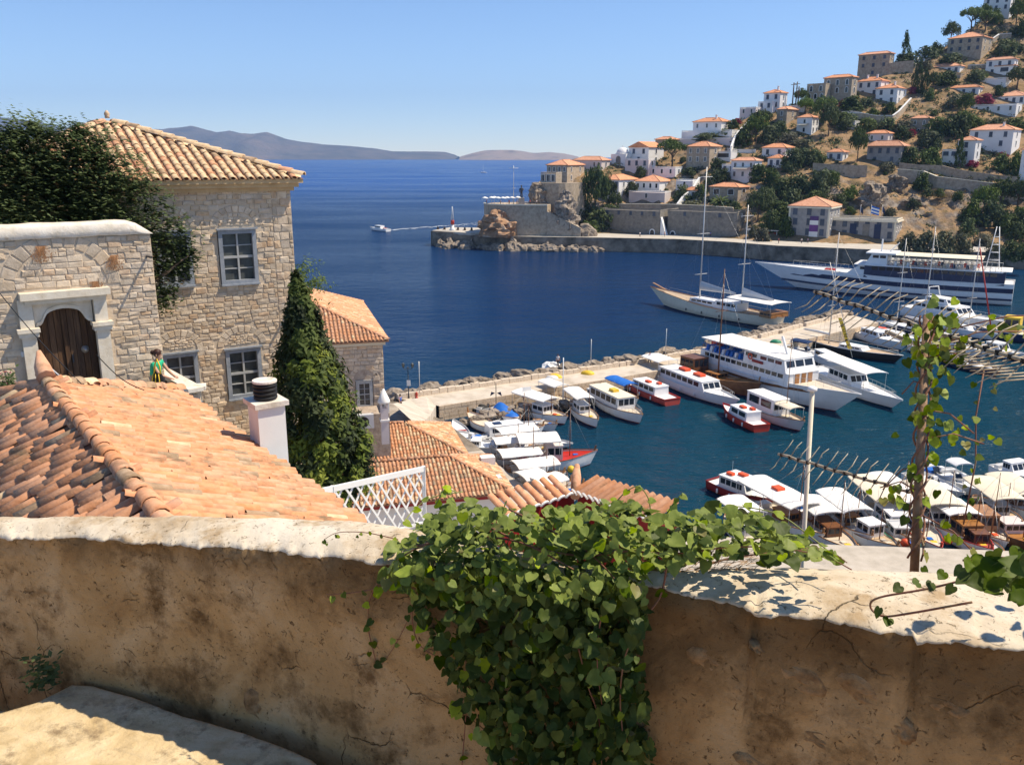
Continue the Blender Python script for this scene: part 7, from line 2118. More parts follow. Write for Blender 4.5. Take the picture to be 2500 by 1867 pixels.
def bl_(c, s, k):
 i = int(np.interp(c.x, [-14, -8, 0, 6, 13, 20, 27, 34, 41, 48, 55, 62], range(12)))
 w = ('beyond the two lantern lamp', 'near the shore end', 'before the white post', 'by the whitewashed rock stub', 'past the whitewashed stub', 'by the middle pale pole', 'behind the long white tour boat', 'behind the brown ship mast', 'behind the ferry funnel', 'behind the ferry bridge', 'under the gulet stern', 'near the breakwater head')[min(i, 11)]
 return f"{'large' if s > .88 else 'small'} {k} boulder seaward of the breakwater {w}"
# boulders on the sea side, rubble at the root
cum = [(Vector((*a, 0)), Vector((*b, 0))) for a, b in zip(OUT, OUT[1:])]
for A, B in cum:
 n = int((B - A).length / 1.25); d = (B - A).normalized(); q = Vector((-d.y, d.x, 0))
 for k in range(n):
  c = A + d * ((k + r6.random()) * 1.25) + q * r6.uniform(.6, 1.5); s = r6.uniform(.7, 1.15)
  boulder((c.x, c.y, 1.15 + s * .85), (s * r6.uniform(1.0, 1.9), s * 1.1, s * .9), bl_(c, s, 'rough'), 'boulders along the breakwater')
  if r6.random() < .7:
   c = c + q * r6.uniform(1, 1.8); s *= .9; boulder((c.x, c.y, .5), (s * 1.7, s * 1.4, s * 1.2), bl_(c, s, 'low wet'), 'boulders along the breakwater')
for k in range(34):
 t = r6.random(); p = Vector((-6.5, 96, 0)).lerp(Vector((8.5, 105.0, 0)), t) + Vector((r6.uniform(-.2, 1.8), r6.uniform(-1.8, -.2), 0)); s = r6.uniform(.4, .8)
 boulder((p.x, p.y, .25 + r6.random() * .7), (s * 1.3, s, s * .8), 'dark boulder on the harbour side at the root of the breakwater', 'boulders at the root of the breakwater')
# steps and ramp to the quay, path towards the town
st_ = thing('stone_steps', 'short flight of pale stone steps where breakwater meets the shore', 'steps', (0, 0, 0))
s0 = at_z(1062, 1018, 1.5);
for k in range(6):
 part('step', MB().box((s0.x - .1 - .22 * k, s0.y + .2 + .05 * k, .45 + .22 * k), (.5, 3.2 - .1 * k, .22), R(12)), MT['paving'], st_)
pth = MB()
L1 = [at_z(960, 985, 5.0), at_z(1000, 975, 2.2), at_z(1040, 968, 1.9)]; L2 = [at_z(1020, 1040, 6.5), at_z(1050, 1015, 3.0), at_z(1064, 990, 1.9)]
vsp = []
for a, b in zip(L1, L2): vsp += [a, b]
pth.add(vsp, [(1, 3, 2, 0), (3, 5, 4, 2)]); pth.add([v - Vector((0, 0, 6)) for v in (L2[0], L2[1], L2[2])] + [L2[0], L2[1], L2[2]], [(0, 1, 4, 3), (1, 2, 5, 4)])
struct('shore_path', pth, MT['jetty_top'])
# street lamp with two lanterns, plain poles and signs
def on_jetty(px, py): return at_z(px, py, JT)
p = on_jetty(998, 972)
r = thing('street_lamp', 'dark street lamp with two lanterns at the start of the breakwater', 'lamp', p)
zt_ = at_y(998, 895, p.y).z - JT
part('post', MB().tube([(0, 0, 0), (0, 0, .6), (0, 0, zt_)], [.11, .06, .05], 8), MT['metal_dark'], r)
part('arms', MB().tube([(-.55, 0, zt_ - .1), (-.3, 0, zt_ - .35), (0, 0, zt_ - .1), (.3, 0, zt_ - .35), (.55, 0, zt_ - .1)], .035, 5), MT['metal_dark'], r)
for s in (-.55, .55): part('lantern', MB().lathe((s, 0, zt_ - .1), [(.08, 0), (.2, .35), (.22, .38), (.05, .6)], 6), MT['old_glass'], r)
part('notice', MB().box((.05, -.10, 1.9), (.45, .04, .7)), MT['frame_white'], r)
for px, py, top, lab in ((1025, 968, 882, 'plain pale pole beside the two lantern street lamp'), (1442, 902, 828, 'plain pale pole on the seaward wall, middle of the breakwater'), (1624, 878, 802, 'plain pale pole on the seaward wall further along the breakwater')):
 p = on_jetty(px, py); r = thing('pole', lab, 'pole', p, 0, 'pale poles on the breakwater'); part('shaft', MB().tube([(0, 0, 0), (0, 0, at_y(px, top, p.y).z - JT)], .05, 6), MT['alu'], r)
p = on_jetty(1211, 985); r = thing('lamp_post', 'thin dark post with two small flags on the quay edge', 'lamp', p); h = at_y(1211, 935, p.y).z - JT
part('post', MB().tube([(0, 0, 0), (0, 0, h)], .05, 6), MT['metal_dark'], r)
for s in (-1, 1): part('flag', MB().add([(.1 * s, 0, h - 1.2), (.7 * s, .05, h - 1.6), (.55 * s, .05, h - 1.05)], [(0, 1, 2)]), MT['navy'], r)
p = on_jetty(1374, 975); r = thing('lamp_post', 'tall white post rising behind the moored caiques', 'lamp', p); part('post', MB().tube([(0, 0, 0), (0, 0, at_y(1374, 873, p.y).z - JT)], .07, 6), MT['gel'], r)
p = on_jetty(1286, 972); r = thing('notice_board', 'small pale notice board on two legs by the moored boats', 'sign', p, R(20))
part('board', MB().box((0, 0, 1.1), (1.1, .05, .6)), MT['frame_white'], r)
for s in (-.4, .4): part('leg', MB().tube([(s, 0, 0), (s, 0, 1.0)], .03, 5), MT['red'], r)
p = on_jetty(1017, 972); r = thing('hydrant', 'small red hydrant at the shore end of the breakwater', 'hydrant', p); part('body', MB().lathe((0, 0, 0), [(.2, 0), (.2, .1), (.13, .15), (.13, .6), (.18, .62), (.05, .8)], 8), MT['red'], r); part('outlet', MB().tube([(-.22, 0, .45), (.22, 0, .45)], .06, 6), MT['red'], r)
for px, py, m, lab in ((1355, 921, 'yellow', 'yellow fishing net heap beside the white wall on the breakwater'), (1435, 913, 'yellow', 'small yellow net heap further along the breakwater'), (1347, 925, 'gel_grey', 'grey net heap next to the yellow one on the breakwater'), (1893, 836, 'green', 'green net heap on the breakwater beyond the white ferry')):
 p = on_jetty(px, py); b = MB(); P = []
 for i in range(7):
  row = []
  for k in range(13):
   t = 6.2832 * (k % 12) / 12; rr = .9 * math.sin(math.pi * .5 * i / 6) * (1 + .3 * mnoise.noise(Vector((math.cos(t), math.sin(t), px))))
   row.append((rr * math.cos(t), rr * math.sin(t) * .7, .5 * math.cos(math.pi * .5 * i / 6) * (1 + .4 * mnoise.noise(Vector((i, k, px))))))
  P.append(row)
 tag(part('fishing_net', b.grid(P), MT[m], None, p), lab, 'fishing net')
p = at_z(1352, 912, JT); r = thing('white_rock_wall', 'whitewashed rock stub standing out to sea by the white post', 'wall', p + Vector((0, 3.5, 0)))
part('stub', rock_lump(33, sq=.7), MT['white'], r)
r.scale = (1.5, 1.2, 1.1)
# ---------------------------------------------------------------- people
def limb_mesh(name, joints, edges, radii, mats):
 me = bpy.data.meshes.new(name); me.from_pydata(joints, edges, []); me.materials.append(mats)
 o = bpy.data.objects.new(name, me); COL.objects.link(o)
 md = o.modifiers.new('skin', 'SKIN'); md.use_smooth_shade = True
 for k, r in enumerate(radii): me.skin_vertices[0].data[k].radius = (r, r) if not isinstance(r, tuple) else r
 me.skin_vertices[0].data[0].use_root = True
 s = o.modifiers.new('sub', 'SUBSURF'); s.levels = 1; s.render_levels = 2
 dg = bpy.context.evaluated_depsgraph_get(); ev = o.evaluated_get(dg)
 m2 = bpy.data.meshes.new_from_object(ev); o.modifiers.clear(); o.data = m2
 return o
def _arm(J, E, Rd, sh, el, wr, hd, root):
 i = len(J); J += [sh, el, wr, hd]; Rd += [.058, .044, .032, .038]; E += [(root, i), (i, i + 1), (i + 1, i + 2), (i + 2, i + 3)]
 w, h = Vector(wr), Vector(hd); d = (h - w).normalized(); x = d.cross(Vector((0, 0, 1))); x = x.normalized() if x.length > .1 else Vector((1, 0, 0))
 for q in range(4):
  b = h + x * (.022 * (q - 1.5)); k = len(J); J += [tuple(b + d * .035), tuple(b + d * (.075 + .01 * (q in (1, 2))) + Vector((0, 0, -.015)))]; Rd += [.010, .008]; E += [(i + 3, k), (k, k + 1)]
 k = len(J); J += [tuple(h - x * .045 + d * .0), tuple(h - x * .055 + d * .035)]; Rd += [.011, .009]; E += [(i + 2, k), (k, k + 1)]
def person(label, loc, rz, shirt='green_shirt', legs='dark_trousers', pose='stand', group=None, hair='dark_hair', s=1.0):
 r = thing('person', label, 'person', loc, rz, group); r.scale = (s, s, s)
 # faces +x; pelvis at z .92
 lean = .10 if pose == 'lean' else 0
 J = [(0, 0, .92), (.01 + lean * .4, 0, 1.10), (.02 + lean, 0, 1.30), (.01 + lean * 1.3, 0, 1.42), (.02 + lean * 1.4, 0, 1.50), (.04 + lean * 1.5, 0, 1.60), (.03 + lean * 1.5, 0, 1.68)]
 Rd = [(.13, .15), (.11, .13), (.12, .16), (.07, .10), .048, .085, .075]
 E = [(i, i + 1) for i in range(6)]
 st = .10 if pose == 'walk' else 0
 for sg in (-1, 1):
  i = len(J); J += [(0, .09 * sg, .84), (.02 + st * sg, .09 * sg, .48), (-.02 + st * 1.6 * sg, .09 * sg, .08), (.12 + st * 1.6 * sg, .095 * sg, .03)]; Rd += [.085, .058, .042, .036]; E += [(0, i), (i, i + 1), (i + 1, i + 2), (i + 2, i + 3)]
  if pose == 'lean': _arm(J, E, Rd, (.02 + lean, .19 * sg, 1.38), (.20 + lean, .21 * sg, 1.12), (.40 + lean, .12 * sg, 1.02), (.47 + lean, .10 * sg, 1.0), 2)
  else: _arm(J, E, Rd, (.01, .19 * sg, 1.38), (-.02 - st * sg, .23 * sg, 1.12), (.06 - st * 2 * sg, .24 * sg, .88), (.08 - st * 2 * sg, .24 * sg, .80), 2)
 b = limb_mesh('body', J, E, Rd, MT['skin']); b.parent = r
 # clothing shells
 sh = limb_mesh('shirt', [(0, 0, .90), (.01 + lean * .4, 0, 1.10), (.02 + lean, 0, 1.30), (.01 + lean * 1.25, 0, 1.41), (.02 + lean, .19, 1.375), (.08 + lean, .205, 1.25), (.02 + lean, -.19, 1.375), (.08 + lean, -.205, 1.25)],
     [(0, 1), (1, 2), (2, 3), (2, 4), (4, 5), (2, 6), (6, 7)], [(.15, .17), (.13, .15), (.14, .18), (.085, .11), .075, .07, .075, .07], MT[shirt]); sh.parent = r
 lg = limb_mesh('trousers', [(0, 0, .95), (0, .09, .84), (.02 + st, .09, .48), (-.02 + st * 1.6, .09, .12), (0, -.09, .84), (.02 - st, -.09, .48), (-.02 - st * 1.6, -.09, .12)],
     [(0, 1), (1, 2), (2, 3), (0, 4), (4, 5), (5, 6)], [(.14, .16), .105, .075, .06, .105, .075, .06], MT[legs]); lg.parent = r
 hx = .035 + lean * 1.5
 part('hair', MB().lathe((hx - .03, 0, 1.56), [(.075, 0), (.098, .05), (.102, .11), (.085, .17), (.03, .20)], 12), MT[hair], r)
 f = MB(); f.add([(hx + .085, -.012, 1.595), (hx + .085, .012, 1.595), (hx + .108, 0, 1.60), (hx + .08, 0, 1.635)], [(0, 1, 2), (1, 3, 2), (3, 0, 2)])
 part('nose', f, MT['skin'], r)
 ey = MB()
 for sg in (-1, 1): ey.lathe((hx + .078, .032 * sg, 1.628), [(.004, 0), (.011, .006), (.004, .012)], 6)
 part('eyes', ey, MT['black'], r)
 part('mouth', MB().box((hx + .082, 0, 1.565), (.01, .04, .008)), MT['red'], r)
 er = MB()
 for sg in (-1, 1): er.box((hx, .088 * sg, 1.61), (.035, .02, .055))
 part('ears', er, MT['skin'], r)
 return r
MT['green_shirt'] = mat('green_cotton', [(.02, .40, .20), (.03, .48, .26)], 8, .8)
MT['dark_trousers'] = mat('dark_trousers', [(.03, .03, .04), (.05, .05, .06)], 8, .85)
MT['dark_hair'] = mat('dark_brown_hair', [(.03, .012, .008), (.07, .03, .02)], 20, .5)
MT['white_shirt'] = mat('white_cotton', [(.66, .65, .64)], 1, .8); MT['red_shirt'] = mat('red_cotton', [(.45, .05, .05)], 1, .8); MT['blue_shirt'] = mat('blue_cotton', [(.08, .14, .40)], 1, .8)
# woman on the terrace
wz = zt - .78
wl_ = at_y(378, 930, 22.55); wtop = at_y(384, 853, 22.55).z
w = person('woman in a green shirt with tied hair leaning on the terrace parapet', (wl_.x, 22.55, wtop - 1.74), R(-12), pose='lean')
part('hair_bun', MB().lathe((.02, 0, 0), [(.02, 0), (.06, .03), (.055, .09), (.02, .12)], 8), MT['dark_hair'], w, (.0, 0, 1.60))
bg_ = at_y(386, 922, 22.25)
hb_ = thing('shoulder_bag', 'black and yellow shoulder bag hanging at the woman in green', 'bag', (bg_.x, bg_.y, bg_.z - .18), R(-12))
P = []
for i in range(9):
 t = i / 8; ww = .14 + .12 * math.sin(math.pi * min(1, t * .62 + .1)) - .13 * t; P.append([(ww * math.cos(a), .09 * math.sin(a) * (1 - .5 * t), -.10 + .42 * t) for a in [6.2832 * k / 14 for k in range(15)]])
part('pouch', MB().grid(P), MT['black'], hb_)
ys = MB()
for dx in (-.12, -.02, .10): ys.tube([(dx * .7, -.07, .30), (dx, -.10, .1), (dx * 1.2, -.095, -.06)], .014, 5)
ys.tube([(-.08, -.03, .30), (-.04, -.02, .55), (.02, .0, .68), (.10, -.02, .5), (.10, -.03, .30)], .022, 5)
part('yellow_strap', ys, MT['yellow'], hb_)
# people in the distance, each a couple of pixels tall
proto_p = [person('x', (0, 0, 0), 0, s_, 'dark_trousers', ps) for s_, ps in (('white_shirt', 'walk'), ('red_shirt', 'stand'), ('blue_shirt', 'walk'))]
spots_p = [(1622, 588, 4.5, 1, 'person in red walking before the buttress between the warehouses'), (1562, 580, 4.5, 0, 'person in white by the first warehouse wall'), (1733, 592, 4.5, 2, 'person in blue beside the second warehouse'), (1955, 612, 4.5, 0, 'person in white before the archive building'), (1970, 614, 4.5, 2, 'person in blue before the archive building'),
   (1900, 604, 4.5, 1, 'person in red at the red kiosk'), (1188, 504, 14.2, 1, 'person in red at the left end of the bastion terrace'), (1222, 505, 14.2, 0, 'person in white under the bastion parasols'), (1243, 505, 14.2, 1, 'person in red under the bastion parasols'), (1262, 505, 14.2, 2, 'person in blue near the bronze statue'), (1294, 506, 14.2, 1, 'person in red right of the bronze statue'), (1310, 507, 14.2, 0, 'person in white at the right end of the bastion terrace'),
   (1362, 895, 2.4, 0, 'man in white standing on the whitewashed rock stub at the breakwater'), (978, 1000, 3.4, 2, 'person in blue walking on the shore path'), (1586, 888, 1.8, 2, 'person in blue walking along the breakwater'), (1360, 530, 11, 0, 'person in white on the bastion ramp')]
used = set()
for px, py, z, k, lab in spots_p:
 o = proto_p[k] if k not in used else copy_tree(proto_p[k]); used.add(k)
 o.location = at_z(px, py, z) if z < 4 else at_y(px, py, 284 if px > 1400 and px < 1800 else 262 if px > 1800 else 294); o.location.z = z
 if px == 1360: o.location = at_y(1360, 533, 289)
 o.rotation_euler = (0, 0, rng.uniform(0, 6.28)); o["label"] = lab; o["group"] = 'people around the harbour'
# ---------------------------------------------------------------- boats
r7 = random.Random(70)
MT['bottom_red'] = mat('red_antifouling', [(.20, .03, .02)], 1, .6); MT['bottom_blue'] = mat('dark_bottom_paint', [(.02, .03, .05)], 1, .6)
MT['brown'] = mat('brown_varnish', [(.12, .05, .025), (.20, .09, .04)], 2, .4, rand=.1)
class Boat:
 def __init__(s, name, label, cat, stern, bow, beam, free=.9, hull='gel', trans=True, sheer=.35, bottom='bottom_red', rail='wood', deck='deck', group=None, z=.6, L=None, bowrake=.5, full=.75):
  a, b = at_z(*stern, z), at_z(*bow, z)
  c = (a + b) / 2; d = b - a; s.L = L or d.length; s.B = beam; s.F = free; s.sheer = sheer
  s.r = thing(name, label, cat, (c.x, c.y, 0), math.atan2(d.y, d.x), group)
  s.trans = trans; s.full = full
  n = 18; P = []; G = []; rk = bowrake * free
  for i in range(n + 1):
   t = i / n; hb = s.hb(t); zs = s.zs(t); row = []
   for k, (u, v) in enumerate(((0, -.35), (.62, -.28), (.86, .02), (.94, .12), (.98, .5), (1.0, 1.0))):
    zz = v if k < 3 else (.12 + (zs - .12) * (v - .12) / .88)
    x = (t - .5) * s.L + rk * max(0, (t - .75) / .25) * max(0, zz) / free - (.2 * rk * (1 - t * 4) * max(0, zz) / free if t < .25 and not trans else 0)
    row.append((x, hb * (u if k < 5 else 1.0), zz))
   full_ = [(x, -y, z_) for x, y, z_ in row[::-1]] + row[1:]
   P.append(full_); G.append((row[-1], (row[-1][0], -row[-1][1], row[-1][2])))
  m = MB().grid(P, smooth=True, flip=True)
  for i, q in enumerate(m.f):
   if max(m.v[k][2] for k in q) < .13: m.m[i] = 1
  m.add(P[0], [tuple(range(len(P[0])))[::-1]])
  part('hull', m, [MT[hull], MT[bottom]], s.r)
  D = MB().grid([[(g[0], g[1] * .96, g[2] - .12), (h[0], h[1] * .96, h[2] - .12)] for g, h in G], smooth=False, flip=True)
  part('deck', D, MT[deck], s.r)
  ra = MB()
  for sd in (0, 1): ra.tube([(g[sd][0], g[sd][1], g[sd][2] + .03) for g in G], .035 + .012 * free, 5)
  ra.beam((G[0][0][0], G[0][0][1], G[0][0][2] + .02), (G[0][1][0], G[0][1][1], G[0][1][2] + .02), .1, .1)
  part('gunwale', ra, MT[rail], s.r)
 def hb(s, t):
  st = s.full if s.trans else .12
  if t < .5: k = st + (1 - st) * math.sin(t / .5 * math.pi / 2) ** (.9 if s.trans else .62)
  else: k = max(0.015, 1 - ((t - .5) / .5) ** 2.3)
  return s.B / 2 * k
 def zs(s, t): return s.F * (1 + s.sheer * max(0, (t - .35) / .65) ** 2 + (.12 if not s.trans else .04) * max(0, (.35 - t) / .35) ** 2)
 def X(s, f): return f * s.L
 def cabin(s, x0, x1, w, h, m='gel', nw=3, z=None, slope=.0, roof=None, name='cabin', over=.06, wf=.45, front=True, glass='pane'):
  z = s.F - .12 if z is None else z; a, b = s.X(x0), s.X(x1); W = w * s.B
  c = MB(); sl = slope * h
  c.add([(a, -W / 2, z), (b, -W / 2, z), (b, W / 2, z), (a, W / 2, z), (a, -W / 2 * .94, z + h), (b - sl, -W / 2 * .94, z + h), (b - sl, W / 2 * .94, z + h), (a, W / 2 * .94, z + h)], [(3, 2, 1, 0), (4, 5, 6, 7), (0, 1, 5, 4), (1, 2, 6, 5), (2, 3, 7, 6), (3, 0, 4, 7)])
  co = part(name, c, MT[m], s.r)
  rf_ = MB().box(((a + b - sl) / 2, 0, z + h + .04), (b - a - sl + 2 * over, W * .94 + 2 * over, .09)); part('cabin_roof', rf_, MT[roof or m], co)
  ln = (b - a - sl) * .9; ww = ln / max(nw, 1)
  for k in range(nw):
   xc = a + (b - a - sl) * .05 + ww * (k + .5)
   for sd in (-1, 1): part('window', MB().box((xc, sd * (W / 2 * .955), z + h * .66), (ww * .82, .05, h * wf)), MT[glass], co)
  if front:
   for k in range(3 if W > 1.4 else 2):
    nn = 3 if W > 1.4 else 2; yc = (k - (nn - 1) / 2) * W * .88 / nn; f0 = z + h * .42; f1 = z + h * .9
    X0, X1 = b - sl * .42 + .015, b - sl * .9 + .015; hw = W * .38 / nn
    part('window', MB().add([(X0, yc - hw, f0), (X0, yc + hw, f0), (X1, yc + hw, f1), (X1, yc - hw, f1), (X0 - .03, yc - hw, f0), (X0 - .03, yc + hw, f0), (X1 - .03, yc + hw, f1), (X1 - .03, yc - hw, f1)], [(0, 1, 2, 3), (4, 7, 6, 5), (0, 4, 5, 1), (3, 2, 6, 7)]), MT[glass], co)
  return co
 def awning(s, x0, x1, w=.95, h=2.0, m='canvas', sag=.12, posts=3, z=None):
  z = (s.F - .12 if z is None else z) + h; a, b = s.X(x0), s.X(x1); W = w * s.B / 2; P = []
  for i in range(9):
   x = a + (b - a) * i / 8; row = []
   for k in range(9):
    v = -1 + k / 4; row.append((x, W * v, z + .16 * (1 - v * v) - sag * .5 * abs(math.sin(i / 8 * math.pi * (posts - 1))) * .5 - .05 * (abs(v) == 1)))
   P.append(row)
  g = MB().grid(P, flip=True); top = part('awning', g, MT[m], s.r)
  sk = MB()
  for sd in (0, 8): sk.grid([[P[i][sd], (P[i][sd][0], P[i][sd][1], P[i][sd][2] - .10)] for i in range(9)])
  for e in (0, 8): sk.grid([[P[e][k], (P[e][k][0], P[e][k][1], P[e][k][2] - .10)] for k in range(9)])
  part('awning_valance', sk, MT[m], top)
  for i in range(posts):
   x = a + (b - a) * (.03 + .94 * i / max(1, posts - 1))
   for sd in (-1, 1): part('awning_post', MB().tube([(x, sd * W * .95, s.F - .2), (x, sd * W * .95, z)], .025, 5), MT['alu'], s.r)
 def mast(s, x, h, m='brown', r=.06, boom=None, stays=True, rake=0, cross=()):
  X = s.X(x); z = s.F - .1
  o = part('mast', MB().tube([(X, 0, z), (X - rake, 0, z + h)], [r, r * .6], 6), MT[m], s.r)
  for c in cross: part('spreader', MB().tube([(X - rake * c, -s.B * .28, z + h * c), (X - rake * c, s.B * .28, z + h * c)], r * .4, 4), MT[m], o)
  if boom: part('boom', MB().tube([(X, 0, z + 1.3), (X - boom, 0, z + 1.5)], r * .6, 5), MT[m], o)
  if stays:
   k = MB(); k.tube([(X - rake, 0, z + h * .97), (s.L * .5, 0, s.zs(1))], .012, 3); k.tube([(X - rake, 0, z + h * .97), (-s.L * .48, 0, s.F)], .012, 3)
   for sd in (-1, 1): k.tube([(X - rake, 0, z + h * .9), (X, sd * s.B * .46, s.F)], .012, 3)
   part('stays', k, MT['metal'], s.r)
 def box(s, name, x, y, z, size, m): part(name, MB().box((s.X(x), y * s.B, s.F - .12 + z + size[2] / 2), size, taper=.94), MT[m], s.r)
 def stem(s, m='wood', h=.45):
  t = s.L * .5 + .5 * s.F; z = s.zs(1); part('stem_post', MB().beam((t - .12, 0, z - .3), (t + .10, 0, z + h), .10, .16), MT[m], s.r)
 def engine(s): part('outboard', MB().box((-s.L / 2 - .2, 0, s.F * .75), (.4, .35, .6), taper=.7).tube([(-s.L / 2 - .2, 0, s.F * .6), (-s.L / 2 - .22, 0, -.1)], .06, 6), MT['black'], s.r)
 def screen(s, x, w=.6, h=.55):
  X = s.X(x); W = w * s.B / 2; z = s.F - .05
  part('windscreen', MB().add([(X, -W, z), (X + .1, W * 0, z), (X, W, z), (X - .45, -W * .85, z + h), (X - .4, 0, z + h), (X - .45, W * .85, z + h)], [(0, 1, 4, 3), (1, 2, 5, 4)]), MT['pane'], s.r)
 def rails(s, x0=-.1, x1=.5, h=.7):
  m = MB(); t0, t1 = x0 + .5, min(x1 + .5, .985)
  for sd in (-1, 1):
   pts = [((t - .5) * s.L + .5 * s.F * max(0, (t - .75) / .25), sd * s.hb(t) * .95, s.zs(t) + h) for t in np.linspace(t0, t1, 8)]
   m.tube(pts, .022, 4)
   for p in pts: m.tube([p, (p[0], p[1], p[2] - h)], .016, 4)
  part('rail', m, MT['alu'], s.r)
 def fenders(s, n=3, m='gel'):
  for k in range(n):
   t = .25 + .45 * k / max(1, n - 1)
   for sd in (-1, 1): part('fender', MB().lathe(((t - .5) * s.L, sd * (s.hb(t) + .1), s.F * .25), [(.03, 0), (.1, .06), (.1, .42), (.03, .48)], 7), MT[m], s.r)
 def tarp(s, x0, x1, h, m='blue', w=.95):
  P = []
  for i in range(10):
   t = i / 9; x = s.X(x0 + (x1 - x0) * t); wv = s.hb(min(.98, max(.02, x / s.L + .5))) * w * 1.04
   P.append([(x, wv * v, s.F + .02 + h * (1 - abs(v) ** 1.6) * (.6 + .4 * math.sin(t * 7)) * (1 if 0 < i < 9 else .15) + .05 * mnoise.noise(Vector((i, k, 3.0)))) for k, v in enumerate((-1, -.7, -.35, 0, .35, .7, 1))])
  part('tarpaulin', MB().grid(P, flip=True), MT[m], s.r)
G1, G2, G3 = 'small boats moored along the left shore', 'boats alongside the breakwater', 'boats moored at the near quay'
def caique(label, st, bw, beam, aw=None, cab=(-.15, .12, .55, 1.0), hull='gel', rail='wood', mast=3.2, group=G1, free=.75, cloth='canvas', nm='fishing_caique', deck='deck', awh=1.9, cm='gel', bits=True, **k):
 b = Boat(nm, label, 'fishing boat', st, bw, beam, free, hull, False, .55, rail=rail, group=group, deck=deck, **k); b.stem(rail)
 if cab: b.cabin(cab[0], cab[1], cab[2], cab[3], cm, 2)
 if aw: b.awning(aw[0], aw[1], .98, awh, cloth)
 if mast: b.mast(.22, mast, 'brown', .05)
 if bits:
  b.box('engine_cover', -.30, 0, 0, (b.L * .10, beam * .4, .35), r7.choice(['deck', 'wood', 'gel_grey']))
  b.box('crate', .30, .0, 0, (.5, .4, .3), r7.choice(['blue', 'yellow', 'deck', 'orange'])); b.box('net_pile', .36, .05, 0, (.5, .5, .25), r7.choice(['yellow', 'brown', 'deck']))
 return b
def motorboat(label, st, bw, beam, free=.75, group=G1, hull='gel', screen=.05, eng=True, cush=True, nm='motorboat', deck='gel', **k):
 b = Boat(nm, label, 'motorboat', st, bw, beam, free, hull, True, .3, bottom='bottom_blue', rail='gel_grey', deck=deck, group=group, bowrake=1.1, full=.86, **k)
 if screen is not None: b.screen(screen)
 if eng: b.engine()
 if cush: b.box('bench', -.36, 0, 0, (.5, beam * .7, .35), 'gel_grey'); b.box('console', -.02, .12, 0, (.5, .5, .6), 'gel')
 return b
# --- left shore row
b = motorboat('small white dinghy with dark outboard and red thwart beside the rocks', (1138, 1064), (1110, 1028), 1.6, .5, screen=None, cush=False, nm='dinghy'); b.box('thwart', -.05, 0, 0, (.3, 1.3, .1), 'red')
b = caique('open white caique with nets heaped inside, nearest the dark rubble', (1206, 1048), (1146, 1016), 2.1, None, None, mast=0)
b = caique('boat under a bright blue tarpaulin at the corner of shore and breakwater', (1202, 992), (1266, 1030), 2.4, None, None, mast=0, bits=False); b.tarp(-.3, .34, 1.0)
b = motorboat('dark covered motorboat just behind the blue tarpaulin boat', (1160, 1002), (1215, 985), 2.0); b.tarp(-.42, .2, .5, 'black')
b = motorboat('long white motorboat with a red cushion and pointed bow toward open water', (1222, 1048), (1308, 1036), 2.0); b.box('cushion', .08, 0, .0, (.5, .8, .18), 'red')
b = caique('caique under a wide white awning with a blue drum, first of the quay row', (1268, 988), (1378, 1024), 2.7, (-.5, .22), (-.1, .15, .6, 1.0), mast=2.6)
b = caique('small open white boat with grey bow before the first awning caique', (1305, 1028), (1352, 1043), 1.7, None, None, mast=0)
b = caique('caique with square white awning and open wooden bow deck', (1395, 983), (1456, 1032), 2.3, (-.5, .10), (-.2, .05, .6, .9))
b = Boat('tour_boat', 'cream roofed tour boat with canvas side curtain and yellow net on top', 'tour boat', (1450, 966), (1562, 1022), 3.0, .9, 'gel', False, .4, rail='wood', group=G1); b.cabin(-.42, .22, .82, 1.55, 'gel', 5, roof='canvas_cream'); b.box('net_pile', -.05, 0, 1.65, (1.1, .8, .3), 'yellow'); b.rails(.2, .5, .5)
b = caique('boat with bright blue canopy tucked behind the cream roofed tour boat', (1478, 948), (1552, 980), 2.2, (-.3, .35), None, cloth='blue', mast=0)
b = caique('cluttered white workboat against the breakwater wall left of the blue canopy', (1425, 958), (1480, 975), 2.0, None, (-.2, .1, .6, .8), mast=2)
b = motorboat('small white motorboat with blue seats below the rubble', (1186, 1076), (1120, 1062), 2.0); b.box('seat', -.2, 0, 0, (.9, 1.2, .3), 'blue')
b = caique('white cabin caique with a grey solar panel on its roof', (1178, 1066), (1318, 1050), 2.5, None, (-.42, .15, .72, 1.2), mast=4.5); b.box('solar_panel', -.25, 0, 1.32, (.9, .8, .06), 'navy')
b = motorboat('long low white motor cruiser lying bow to the shore', (1216, 1092), (1122, 1088), 2.6, .9); b.cabin(-.05, .25, .6, .6, 'gel', 3, slope=.6)
b = caique('caique under a plain white awning in the middle of the left row', (1205, 1096), (1322, 1080), 2.4, (-.42, .36), (-.1, .1, .5, .8), mast=4)
b = caique('large wooden caique with pinkish cabin, red deck and tall brown stem post', (1262, 1128), (1440, 1120), 3.3, (-.5, .06), (-.12, .10, .6, 1.5), 'gel', 'brown', 5.2, free=1.0, awh=2.3, deck='red', cm='pinkish')
b = motorboat('white tender between two awnings with a brown canopy edge', (1222, 1106), (1270, 1100), 1.6, .5, screen=None, cush=False, nm='dinghy')
b = caique('caique with bright awning right below the large wooden caique', (1216, 1152), (1335, 1140), 2.6, (-.48, .34), None, mast=4.2)
b = caique('caique with creased awning close to the red tiled wall', (1246, 1182), (1368, 1166), 2.6, (-.42, .40), (-.1, .1, .5, .9), mast=3)
b = caique('workboat piled with grey and red gear just above the red tiled wall', (1262, 1212), (1385, 1186), 2.6, (-.45, .0), (-.2, .1, .6, .9), mast=3); b.box('gear', .2, .1, 0, (1, .8, .5), 'red')
motorboat('narrow white skiff wedged between blue tarpaulin boat and long motorboat', (1212, 1030), (1262, 1018), 1.5, .5, screen=None, cush=False, nm='dinghy')
